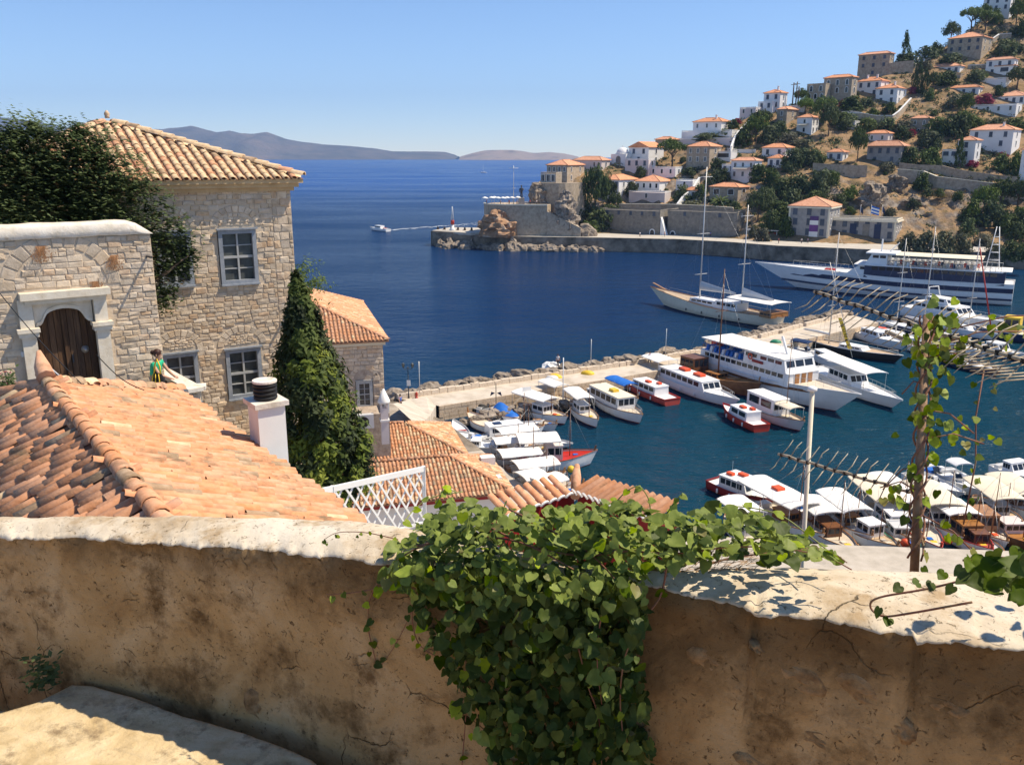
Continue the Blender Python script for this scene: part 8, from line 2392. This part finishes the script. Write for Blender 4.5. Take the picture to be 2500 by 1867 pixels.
caique('small caique with white awning behind the first awning caique', (1330, 962), (1400, 990), 2.2, (-.5, .1), None, mast=2)
motorboat('white runabout between long motor cruiser and solar panel caique', (1262, 1068), (1200, 1080), 1.8, .6)
caique('open white caique with coiled nets off the plain white awning', (1270, 1094), (1345, 1100), 2.0, None, None, mast=0)
caique('white caique with folded awning tucked behind the large wooden caique', (1200, 1120), (1290, 1112), 2.3, (-.45, .2), None, mast=3.5)
caique('short white caique with bright awning over the red wall tiles', (1300, 1226), (1415, 1196), 2.4, (-.45, .1), None, mast=2)
motorboat('white dinghy moored at the tip of the left row', (1340, 1072), (1384, 1080), 1.5, .5, screen=None, cush=False, nm='dinghy')
# --- along the breakwater
def taxi(label, st, bw, beam, hull, group=G2, nw=4, **k):
 b = Boat('water_taxi', label, 'water taxi', st, bw, beam, .8, hull, True, .35, rail=hull, deck='gel', group=group, full=.85, **k); b.cabin(-.28, .22, .78, 1.1, 'gel', nw, slope=.4)
 b.box('life_raft', -.05, .12, 1.22, (.9, .5, .22), 'orange'); b.box('life_raft', -.18, -.12, 1.22, (.7, .45, .22), 'orange'); b.fenders(3)
 b.mast(-.2, 2.4, 'alu', .02, stays=False); return b
taxi('white and red water taxi lying left of the long white tour boat', (1642, 978), (1526, 930), 2.8, 'red')
b = Boat('tour_boat', 'long white tour boat with dark windows and orange rafts on its roof', 'tour boat', (1588, 905), (1786, 984), 3.6, 1.1, 'gel', True, .3, rail='gel', deck='gel', group=G2, bowrake=1.0); b.cabin(-.28, .30, .8, 1.3, 'gel', 7, slope=.6)
b.box('life_raft', -.08, .1, 1.42, (1.6, .9, .3), 'orange'); b.box('life_raft', .1, .1, 1.42, (1.6, .9, .3), 'orange'); b.awning(-.5, -.26, .9, 2.0); b.rails(.28, .5, .6); b.fenders(4)
b = Boat('wooden_ketch', 'dark brown wooden ship with tall mast between tour boat and white ferry', 'sailing ship', (1664, 904), (1842, 958), 4.0, 1.3, 'brown', False, .6, rail='wood', deck='wood', group=G2); b.cabin(-.42, -.22, .7, 1.9, 'brown', 3); b.cabin(-.08, .08, .5, .6, 'wood', 2); b.mast(.02, 14.5, 'brown', .11, cross=(.62,)); b.stem('wood', .8); b.box('hatch', .22, 0, 0, (1.6, 1.2, .45), 'wood')
taxi('small orange red water taxi rafted outside the ferry bow', (1860, 1042), (1770, 996), 2.5, 'red', nw=2)
b = caique('white cabin caique with drooping flat awnings beside the orange red taxi', (1832, 988), (1954, 1040), 2.9, None, (-.42, .12, .8, 1.9), mast=9.5, group=G2, free=.9, hull='gel_grey'); b.awning(.1, .42, .7, 1.7, 'canvas_cream')
# white ferry
b = Boat('ferry', 'large white excursion ferry with open upper deck and brown stripe on its bow', 'ferry', (1738, 896), (2040, 992), 6.0, 2.1, 'gel', True, .42, rail='gel', deck='deck', group=G2, bowrake=1.2, full=.9, bottom='bottom_red'); FZ_ = b.F - .12
st_m = MB()
for sd in (-1, 1):
 pts = [((t - .5) * b.L + 1.2 * b.F * max(0, (t - .75) / .25) * .8, sd * (b.hb(t) + .03), b.zs(t) * .84) for t in np.linspace(.25, .985, 14)]
 st_m.grid([[p, (p[0], p[1], p[2] - .32)] for p in pts]) if sd > 0 else st_m.grid([[(p[0], p[1], p[2] - .32), p] for p in pts])
part('brown_stripe', st_m, MT['brown'], b.r)
b.cabin(-.48, .26, .90, 1.6, 'gel', 14, front=False, name='saloon', wf=.5); UZ = FZ_ + 1.64
b.cabin(.02, .24, .88, 1.6, 'gel', 3, z=UZ, slope=.35, name='bridge', wf=.4); b.cabin(-.10, .02, .88, 1.6, 'gel', 1, z=UZ, front=False, name='upper_house')
part('upper_roof', MB().box((b.X(-.13), 0, UZ + 1.72), (b.L * .68, b.B * .92, .14)), MT['canvas'], b.r)
rl_ = MB()
for x in np.linspace(-.47, -.11, 12):
 for sd in (-1, 1): rl_.tube([(b.X(x), sd * b.B * .43, UZ), (b.X(x), sd * b.B * .43, UZ + 1.7 if int(x * 100) % 3 == 0 else UZ + 1)], .03, 4)
for sd in (-1, 1): rl_.tube([(b.X(-.47), sd * b.B * .43, UZ + 1), (b.X(-.11), sd * b.B * .43, UZ + 1)], .035, 4)
part('deck_rail', rl_, MT['blue'], b.r)
for k in range(9):
 for sd in (-1, 1): part('bench', MB().box((b.X(-.44 + .036 * k), sd * 1.4, UZ + .35), (.5, 1.8, .7), taper=.8), MT['blue' if (k + sd) % 3 else 'gel'], b.r)
part('funnel_box', MB().box((b.X(-.46), .6, UZ + .85), (1.2, 2.4, 1.6)), MT['red'], b.r)
part('mast', MB().beam((b.X(.13), 0, UZ + 1.7), (b.X(.08), 0, UZ + 3.9), .2, .3).beam((b.X(.105), -.9, UZ + 2.8), (b.X(.105), .9, UZ + 2.8), .1, .1), MT['gel'], b.r)
part('name_plate', MB().box((b.X(.02), -b.B * .449, UZ + .55), (2.0, .05, .35)), MT['darkred'], b.r); part('lifebuoy', MB().tube([(b.X(-.04) + .35 * math.cos(t), -b.B * .452, UZ + 1.0 + .35 * math.sin(t)) for t in np.linspace(0, 6.28, 13)], .08, 5), MT['orange'], b.r)
for k in range(3): part('door', MB().box((b.X(.262), (k - 1) * 1.1, FZ_ + .85), (.06, .7, 1.45)), MT['wood'], b.r)
part('hawse_port', MB().box((b.X(.40), -b.hb(.9) - .05, b.F * .72), (1.3, .14, .8), R(24)), MT['pane'], b.r); b.rails(.24, .5, .9)
# right of the ferry
b = Boat('motor_yacht', 'white fishing cruiser with long hardtop awning moored right of the ferry', 'motor yacht', (1990, 905), (2178, 985), 3.8, 1.2, 'gel', True, .3, rail='gel', deck='gel', group=G2, bowrake=1.2, bottom='bottom_blue'); b.cabin(-.2, .12, .7, 1.4, 'gel', 4, slope=.6); b.awning(-.34, .30, .86, 2.5); b.rails(.05, .5, .6); b.box('fender_roll', .46, 0, 0, (.5, .5, .3), 'gel'); b.fenders(3)
b = motorboat('small white cabin boat between ferry and black sloop', (1984, 864), (2066, 900), 2.4, .9, group=G2); b.cabin(-.3, .1, .7, 1.0, 'gel', 2, slope=.3)
b = motorboat('blue canopied motorboat behind the ferry bridge', (1930, 850), (2010, 866), 2.4, .8, group=G2); b.awning(-.4, .15, .9, 1.5, 'navy')
def sloop(label, st, bw, beam, hull, mh, group=G2, deck='gel', mx=.05, free=1.1, **k):
 b = Boat('sailing_yacht', label, 'sailing yacht', st, bw, beam, free, hull, True, .2, bottom='bottom_blue', rail='gel', deck=deck, group=group, bowrake=.9, full=.7, **k); b.cabin(-.15, .16, .5, .45, 'gel', 4, slope=1.2, front=False); b.mast(mx, mh, 'alu', .10, boom=b.L * .36, cross=(.35, .65)); b.rails(-.5, .5, .6)
 part('sail_cover', MB().tube([(b.X(mx), 0, b.F + 1.4), (b.X(mx) - b.L * .17, 0, b.F + 1.52), (b.X(mx) - b.L * .34, 0, b.F + 1.55)], [.24, .2, .1], 7), MT['canvas'], b.r); return b
s1 = sloop('black hulled sloop with sand coloured deck and a yellow banner on its forestay', (1992, 838), (2186, 876), 4.2, 'black', 17.5, deck='wood_pale', mx=-.33)
def furl(b, x0, z0, x1, z1, m): part('furled_sail', MB().tube([(b.X(x0), 0, z0), (b.X(x1), 0, z1)], .11, 6), MT[m], b.r)
sp0, sp1 = at_y(2077, 872, 118), at_y(2026, 640, 118)
# the banner hangs on a stay of the black sloop
rb = thing('banner', 'tall yellow banner with dark letters hung upright before the black sloop', 'banner', at_y(2070, 852, 116))
ba, bb_ = at_y(2070, 852, 116), at_y(2049, 776, 116)
dv = bb_ - ba; bw_ = Vector((1, 0, 0)) * .75
part('cloth', MB().add([Vector((0, 0, 0)), bw_ * .75, dv + bw_ * .45, dv - bw_ * .2, Vector((0, .03, 0)), bw_ * .75 + Vector((0, .03, 0)), dv + bw_ * .45 + Vector((0, .03, 0)), dv - bw_ * .2 + Vector((0, .03, 0))], [(0, 1, 2, 3), (7, 6, 5, 4)]), MT['yellow'], rb)
part('stay', MB().tube([(.75, .02, -1.2), tuple((at_y(2026, 640, 116) - ba))], .05, 5), MT['alu'], rb)
for k, chx in enumerate('ΝΟΜΚΕ'):
 fc = bpy.data.curves.new('lettering', 'FONT'); fc.body = chx; fc.size = .66; fc.align_x = 'CENTER'; fc.align_y = 'CENTER'; fc.extrude = .004; fc.materials.append(MT['black'])
 t_ = bpy.data.objects.new('lettering', fc); COL.objects.link(t_); me_ = bpy.data.meshes.new_from_object(t_.evaluated_get(bpy.context.evaluated_depsgraph_get())); bpy.data.objects.remove(t_)
 o = link('lettering', me_, rb, dv * (.76 - .16 * k) + bw_ * .22 + Vector((0, -.02, 0))); o.rotation_euler = (math.pi / 2, math.pi / 2, 0)
sloop('white sloop with tall pale mast behind the aerial', (2110, 806), (2252, 838), 4.0, 'gel', 16, group='yachts beyond the breakwater head')
sloop('navy sloop whose mast rises before the cruise ship stern half', (2178, 792), (2320, 826), 4.0, 'navy', 17.5, group='yachts beyond the breakwater head')
b = sloop('white sloop with red furled foresail farthest right', (2296, 795), (2420, 822), 4.0, 'gel', 15.5, group='yachts beyond the breakwater head'); furl(b, .48, 1.8, .07, 15, 'red')
b = motorboat('white motor cruiser with grey window band inside the breakwater head', (2080, 808), (2200, 846), 3.2, 1.1, group=G2); b.cabin(-.2, .2, .7, 1.0, 'gel', 4, slope=.7)
b = motorboat('grey inflatable with white tubes next to the cruiser at the breakwater head', (2060, 796), (2142, 818), 2.4, .7, group=G2, hull='gel_grey'); b.box('cover', -.1, 0, 0, (1.6, 1.2, .5), 'navy')
b = motorboat('orange covered inflatable on the outer end of the breakwater row', (2108, 792), (2170, 806), 2.2, .6, group=G2, screen=None, cush=False); b.tarp(-.4, .4, .6, 'orange')
b = Boat('motor_yacht', 'big white flybridge motor yacht behind the vine grown mast', 'motor yacht', (2215, 762), (2440, 806), 5.2, 1.9, 'gel', True, .3, rail='gel', deck='gel', group='yachts beyond the breakwater head', bowrake=1.2, bottom='bottom_blue'); b.cabin(-.35, .18, .8, 1.6, 'gel', 6, slope=.9); b.cabin(-.25, .02, .6, 1.0, 'gel', 3, z=b.F + 1.6, slope=.8); part('radar_arch', MB().tube([(b.X(-.2), -1.5, b.F + 2), (b.X(-.23), -1.2, b.F + 4.4), (b.X(-.23), 1.2, b.F + 4.4), (b.X(-.2), 1.5, b.F + 2)], .12, 6), MT['gel'], b.r); b.rails(.1, .5, .7)
b = Boat('workboat', 'navy workboat carrying a yellow crane cab at the right edge', 'workboat', (2555, 830), (2392, 812), 4.5, 1.4, 'navy', True, .3, rail='gel', group='yachts beyond the breakwater head', bottom='bottom_blue'); b.cabin(-.10, .14, .7, 2.6, 'yellow', 2)
b = motorboat('dark speedboat with pointed white foredeck behind the climbing stem', (2310, 878), (2432, 908), 2.6, .9, hull='navy', group='yachts beyond the breakwater head')
for k, (q, w) in enumerate((((2230, 846), (2330, 872)), ((2300, 838), (2400, 864)), ((2395, 848), (2490, 872)))):
 b = motorboat(('white cruiser half hidden behind the mast of the climber', 'second white cruiser right of the climber mast', 'white cruiser near the right edge behind the aerial')[k], q, w, 3.0, 1.0, group='yachts beyond the breakwater head'); b.cabin(-.25, .15, .7, 1.1, 'gel', 3, slope=.7)
# --- near quay
taxi('maroon and white water taxi at the outer end of the near quay', (1746, 1172), (1884, 1226), 3.0, 'darkred', G3)
def nq(lab, a, c, beam, aw=(-.5, .15), **k):
 k.setdefault('cab', (r7.uniform(-.2, -.05), r7.uniform(.05, .2), r7.uniform(.42, .62), r7.uniform(.7, 1.2))); k.setdefault('cm', r7.choice(['gel', 'wood', 'gel_grey', 'pinkish', 'brown'])); k.setdefault('mast', r7.uniform(2.5, 5.5)); k.setdefault('awh', r7.uniform(1.6, 2.1)); k.setdefault('deck', r7.choice(['deck', 'gel_grey', 'wood_pale', 'deck']))
 return caique(lab, a, c, beam, aw, group=G3, **k)
b = nq('caique under a long pale awning next to the maroon taxi', (1832, 1218), (2000, 1312), 3.2, (-.5, .3)); b.box('raft', -.1, 0, 2.1, (.9, .8, .3), 'orange')
nq('caique with square white awning and brown cabin, second from the slim mast', (1965, 1256), (2084, 1352), 2.6, (-.5, .0), cm='brown')
b = motorboat('white boat with blue drums on its foredeck beyond the slim mast', (2036, 1288), (1938, 1226), 2.4, .8, G3, screen=None)
for k in range(4): b.box('drum', .22 + .06 * (k // 2), -.16 + .32 * (k % 2), 0, (.5, .5, .7), 'blue')
nq('white fishing boat with cabin window and net heap beside the slim mast', (2062, 1268), (2182, 1342), 2.5, None, cab=(-.1, .15, .6, 1.1))
nq('caique with cream awning left of the climber mast', (2104, 1208), (2246, 1334), 3.0, (-.5, .05), cloth='canvas_cream', hull='gel_grey')
nq('low caique with red gunwale at the foot of the climber mast', (2196, 1240), (2290, 1346), 2.6, (-.5, -.1), rail='red')
nq('caique with broad cream awning right of the climber mast', (2240, 1222), (2342, 1318), 3.0, (-.5, .2), cloth='canvas_cream')
nq('dark blue caique with white awning and orange floats', (2300, 1262), (2412, 1350), 2.8, (-.5, .0), hull='gel_grey', rail='red', deck='red')
nq('caique with cream awning behind the orange float caique', (2382, 1216), (2484, 1292), 2.9, (-.5, .3), cloth='canvas_cream')
nq('caique with cream awning at the right edge of the near quay', (2436, 1196), (2545, 1268), 2.9, (-.5, .3), cloth='canvas_cream')
nq('brown wooden caique with white seat tops at the right edge', (2420, 1262), (2530, 1342), 3.0, None, hull='brown', rail='brown', deck='wood', cab=(-.2, .05, .6, .8))
nq('caique with pale awning behind the cream awning left of the climber', (2140, 1196), (2232, 1262), 2.6, (-.5, .3))
b = motorboat('white speedboat with clean foredeck beyond the awnings', (2222, 1158), (2330, 1204), 2.6, .8, G3)
b = motorboat('white console boat with T top shading its helm', (2298, 1148), (2392, 1202), 2.6, .8, G3); b.awning(-.2, .08, .7, 1.7, 'gel', .02, 2)
b = motorboat('white cruiser with twin screens at the right edge, farthest out', (2438, 1140), (2530, 1176), 3.0, .9, G3); b.cabin(-.2, .15, .7, 1.0, 'gel', 3, slope=.6)
nq('small caique touching the vine with pale awning', (1775, 1262), (1880, 1342), 2.6, (-.45, .1)); nq('caique with net heap just beyond the right vine runner', (2345, 1290), (2440, 1372), 2.6, None)
nq('white caique with plain awning between slim mast and climber mast', (2020, 1240), (2120, 1316), 2.6, (-.5, .25))
nq('green railed caique squeezed beside the red gunwale caique', (2150, 1262), (2236, 1352), 2.2, None, rail='green')
nq('white caique with tall cabin beside the orange float caique', (2350, 1250), (2450, 1330), 2.5, None, cab=(-.2, .15, .65, 1.4))
motorboat('white dinghy crossing behind the fishing boat with net heap', (2120, 1232), (2060, 1222), 1.8, .6, G3, screen=None)
b = motorboat('white cruiser with blue cushions beyond the awnings, beside the T top boat', (2255, 1142), (2330, 1172), 2.5, .8, G3); b.box('cushion', -.2, 0, 0, (1, 1.5, .25), 'blue')
for px, py, m, lab in ((2314, 1318, 'orange', 'round orange buoy on the quay boats right of the climber mast'), (2210, 1325, 'orange', 'round orange buoy left of the climber mast'), (2206, 1276, 'blue', 'blue round tub on a caique left of the climber mast'), (1394, 1145, 'yellow', 'small yellow buoy at the bow of the large wooden caique')):
 p = at_z(px, py, 1.2); tag(part('buoy', MB().lathe((0, 0, -.35), [(.05, 0), (.28, .1), (.38, .35), (.28, .6), (.05, .72)], 12), MT[m], None, p), lab, 'buoy')
# two-masted gulet at anchor
b = Boat('gulet', 'cream two masted wooden gulet at anchor outside the breakwater', 'sailing ship', (1905, 793), (1622, 738), 6.0, 1.9, 'canvas_cream', False, .75, rail='wood', deck='wood_pale', full=.8, bowrake=1.3, bottom='bottom_blue')
part('bowsprit', MB().beam((b.X(.49), 0, b.zs(1) - .1), (b.X(.62), 0, b.zs(1) + .9), .45, .14), MT['wood'], b.r); b.cabin(.0, .22, .5, .9, 'gel', 4, z=b.F, slope=.3); b.cabin(-.2, .0, .55, 1.4, 'gel', 4, z=b.F - .1, slope=.4); b.awning(-.5, -.14, .9, 2.7)
b.cabin(-.49, -.40, .8, .8, 'wood', 3, z=b.F, front=False, name='stern_rail')
m0 = at_y(1718, 407, at_z(1700, 765, 0).y).z - b.F; m1 = at_y(1816, 497, at_z(1795, 775, 0).y).z - b.F
b.mast(.17, m0, 'alu', .16, cross=(.22, .52, .93)); b.mast(-.19, m1, 'alu', .14, cross=(.45, .9))
for x, l in ((.17, .30), (-.19, .24)):
 sc_ = MB(); P = []
 for i in range(7):
  t = i / 6; xx = b.X(x) - .2 - t * l * b.L; hh = 1.5 * (1 - t) + .3; P.append([(xx, .3 * math.sin(a) * (1 - .6 * t), b.F + 2.5 + .3 * t + hh * .5 * (1 + math.cos(a))) for a in np.linspace(0, 6.283, 9)])
 part('sail_cover', sc_.grid(P), MT['gel_grey'], b.r)
b.fenders(4, 'black'); b.rails(-.4, .45, .6)
b = motorboat('white inflatable tender hanging off the gulet stern', (1938, 790), (1895, 798), 1.8, .5, group='boats outside the breakwater', screen=None, cush=False)
b = motorboat('small white launch running seaward with a foaming wake', (948, 562), (908, 558), 3.0, 1.0, group='boats outside the breakwater', eng=False); b.cabin(-.15, .2, .7, 1.2, 'gel', 3); b.box('red_gear', -.3, 0, 0, (1, 1.4, .5), 'red')
wk = MB(); wv = [at_z(950 + 16 * k, 562 - 1.2 * k + .8 * math.sin(k * 2.1), .03) for k in range(15)]
for k in range(14):
 w0, w1 = .9 + .28 * k, 1.2 + .28 * k; a, c = wv[k], wv[k + 1]
 for q in range(14 - k // 2):
  t, v = r7.random(), r7.gauss(0, .5); p = a.lerp(c, t) + Vector((0, v * (w0 + 1.2), .02 + .01 * q)); s = r7.uniform(.3, 1.0)
  wk.add([p + Vector((-s, -.3 * s, 0)), p + Vector((s * .8, -.35 * s, 0)), p + Vector((s, .3 * s, 0)), p + Vector((-s * .6, .4 * s, 0))], [(0, 1, 2, 3)])
tag(part('wake', wk, mat('white_foam', [(.7, .74, .78)], 1, .8)), 'trail of white foam behind the small launch', 'wake', kind='stuff')
b = sloop('tiny white sailing yacht far out on the open sea', (1188, 422), (1174, 421), 4.5, 'gel', 13, group='boats outside the breakwater')
# --- cruise ship
b = Boat('cruise_ship', 'long white and navy day cruise ship moored at the far quay', 'ship', (2470, 738), (1946, 700), 9.0, 4.2, 'gel', True, .28, rail='gel', deck='gel', z=.2, bowrake=1.9, full=.92, bottom='bottom_blue'); F_ = b.F
sm_ = MB()
for sd in (-1, 1):
 pts = [((t - .5) * b.L + 1.9 * b.F * max(0, (t - .75) / .25) * .7, sd * (b.hb(t) + .05), b.zs(t) * .80) for t in np.linspace(.0, .97, 24)]
 for (lo, hi) in ((.95, .0), (2.5, 2.1)):
  sm_.grid([[(p[0], p[1], p[2] - hi), (p[0], p[1], p[2] - lo)] for p in pts], flip=sd < 0)
part('navy_stripe', sm_, MT['navy'], b.r)
b.cabin(-.46, .16, .94, 2.6, 'navy', 16, z=F_ - .2, front=False, name='main_deck_house', wf=.62); b.cabin(.10, .26, .9, 2.4, 'gel', 2, z=F_ - .1, slope=1.3, name='forward_saloon')
z2 = F_ + 2.5; part('upper_deck', MB().box((b.X(-.12), 0, z2), (b.L * .66, b.B * .98, .22)), MT['gel'], b.r)
b.cabin(.06, .16, .8, 2.3, 'gel', 2, z=z2 + .1, slope=.5, name='bridge'); part('bridge_roof', MB().box((b.X(.09), 0, z2 + 2.6), (b.L * .14, b.B * .9, .25)), MT['gel'], b.r)
for k in range(17): part('life_raft', MB().tube([(b.X(-.34 + .025 * k) - .5, -b.B * .49, z2 + .6), (b.X(-.34 + .025 * k) + .5, -b.B * .49, z2 + .6)], .34, 8), MT['gel'], b.r)
b.awning(-.36, .05, .9, 2.5, 'canvas_cream', .05, 8, z=z2); rr_ = MB()
for x in np.linspace(-.44, .05, 22):
 for sd in (-1, 1): rr_.tube([(b.X(x), sd * b.B * .48, z2), (b.X(x), sd * b.B * .48, z2 + 1.1)], .04, 4)
for sd in (-1, 1): rr_.tube([(b.X(-.44), sd * b.B * .48, z2 + 1.1), (b.X(.05), sd * b.B * .48, z2 + 1.1)], .05, 4)
part('deck_rail', rr_, MT['metal'], b.r)
for k in range(26): part('chair', MB().box((b.X(-.34 + .0145 * k), r7.uniform(-2.5, 2.5), z2 + .5), (.6, .6, .8), taper=.8), MT[('orange', 'gel', 'deck', 'navy')[k % 4]], b.r)
lm = MB()
for sx in (-.8, .8):
 for sy in (-.8, .8): lm.tube([(b.X(-.40) + sx * 1.6, sy * 1.4, z2), (b.X(-.40) + sx * .3, sy * .3, z2 + 9)], .07, 4)
for q in range(5):
 f = 1 - q * .17; zz = z2 + 1.6 * q + .5; lm.tube([(b.X(-.40) + sx * 1.28 * f, sy * 1.1 * f, zz) for sx, sy in ((-1, -1), (1, -1), (1, 1), (-1, 1), (-1, -1))], .05, 4)
part('lattice_mast', lm, MT['gel'], b.r); part('radar_mast', MB().beam((b.X(.10), 0, z2 + 2.7), (b.X(.10), 0, z2 + 5.4), .3, .3).beam((b.X(.06), 0, z2 + 2.8), (b.X(.02), 0, z2 + 4.8), .16, .2), MT['gel'], b.r)
part('aft_roof', MB().box((b.X(-.44), 0, z2 + .15), (b.L * .09, b.B * .9, .2)), MT['canvas'], b.r); b.rails(.26, .5, 1.0); part('deck_gear', MB().box((b.X(.34), 0, F_ + .3), (3, 2.2, .8), taper=.7), MT['red'], b.r)
# ---------------------------------------------------------------- tell look-alikes apart by their place
from collections import defaultdict
_g = defaultdict(list)
for o in COL.objects:
 if o.parent is None and o.get("category") in ("shrub", "boulder", "parasol", "cannon"): _g[o["label"]].append(o)
NTH = ('leftmost', 'second from left', 'third from left', 'fourth from left', 'fifth from left', 'sixth from left', 'seventh from left', 'eighth from left', 'ninth from left', 'tenth from left')
for lab, os_ in _g.items():
 if len(os_) < 2: continue
 os_.sort(key=lambda o: o.location.x / max(o.location.y, 1))
 n = len(os_); w = ' '.join(lab.split()[:10])
 for k, o in enumerate(os_):
  t = ('left one of two', 'right one of two')[k] if n == 2 else 'rightmost of its kind there' if k == n - 1 else NTH[k] if k < len(NTH) else None
  if t is None:
   q = n - 1 - k
   t = f"{('second', 'third', 'fourth', 'fifth', 'sixth', 'seventh', 'eighth', 'ninth', 'tenth')[q - 1]} from right" if 0 < q < 10 else 'in the middle of the heap'
  o["label"] = f"{w}, {t}"
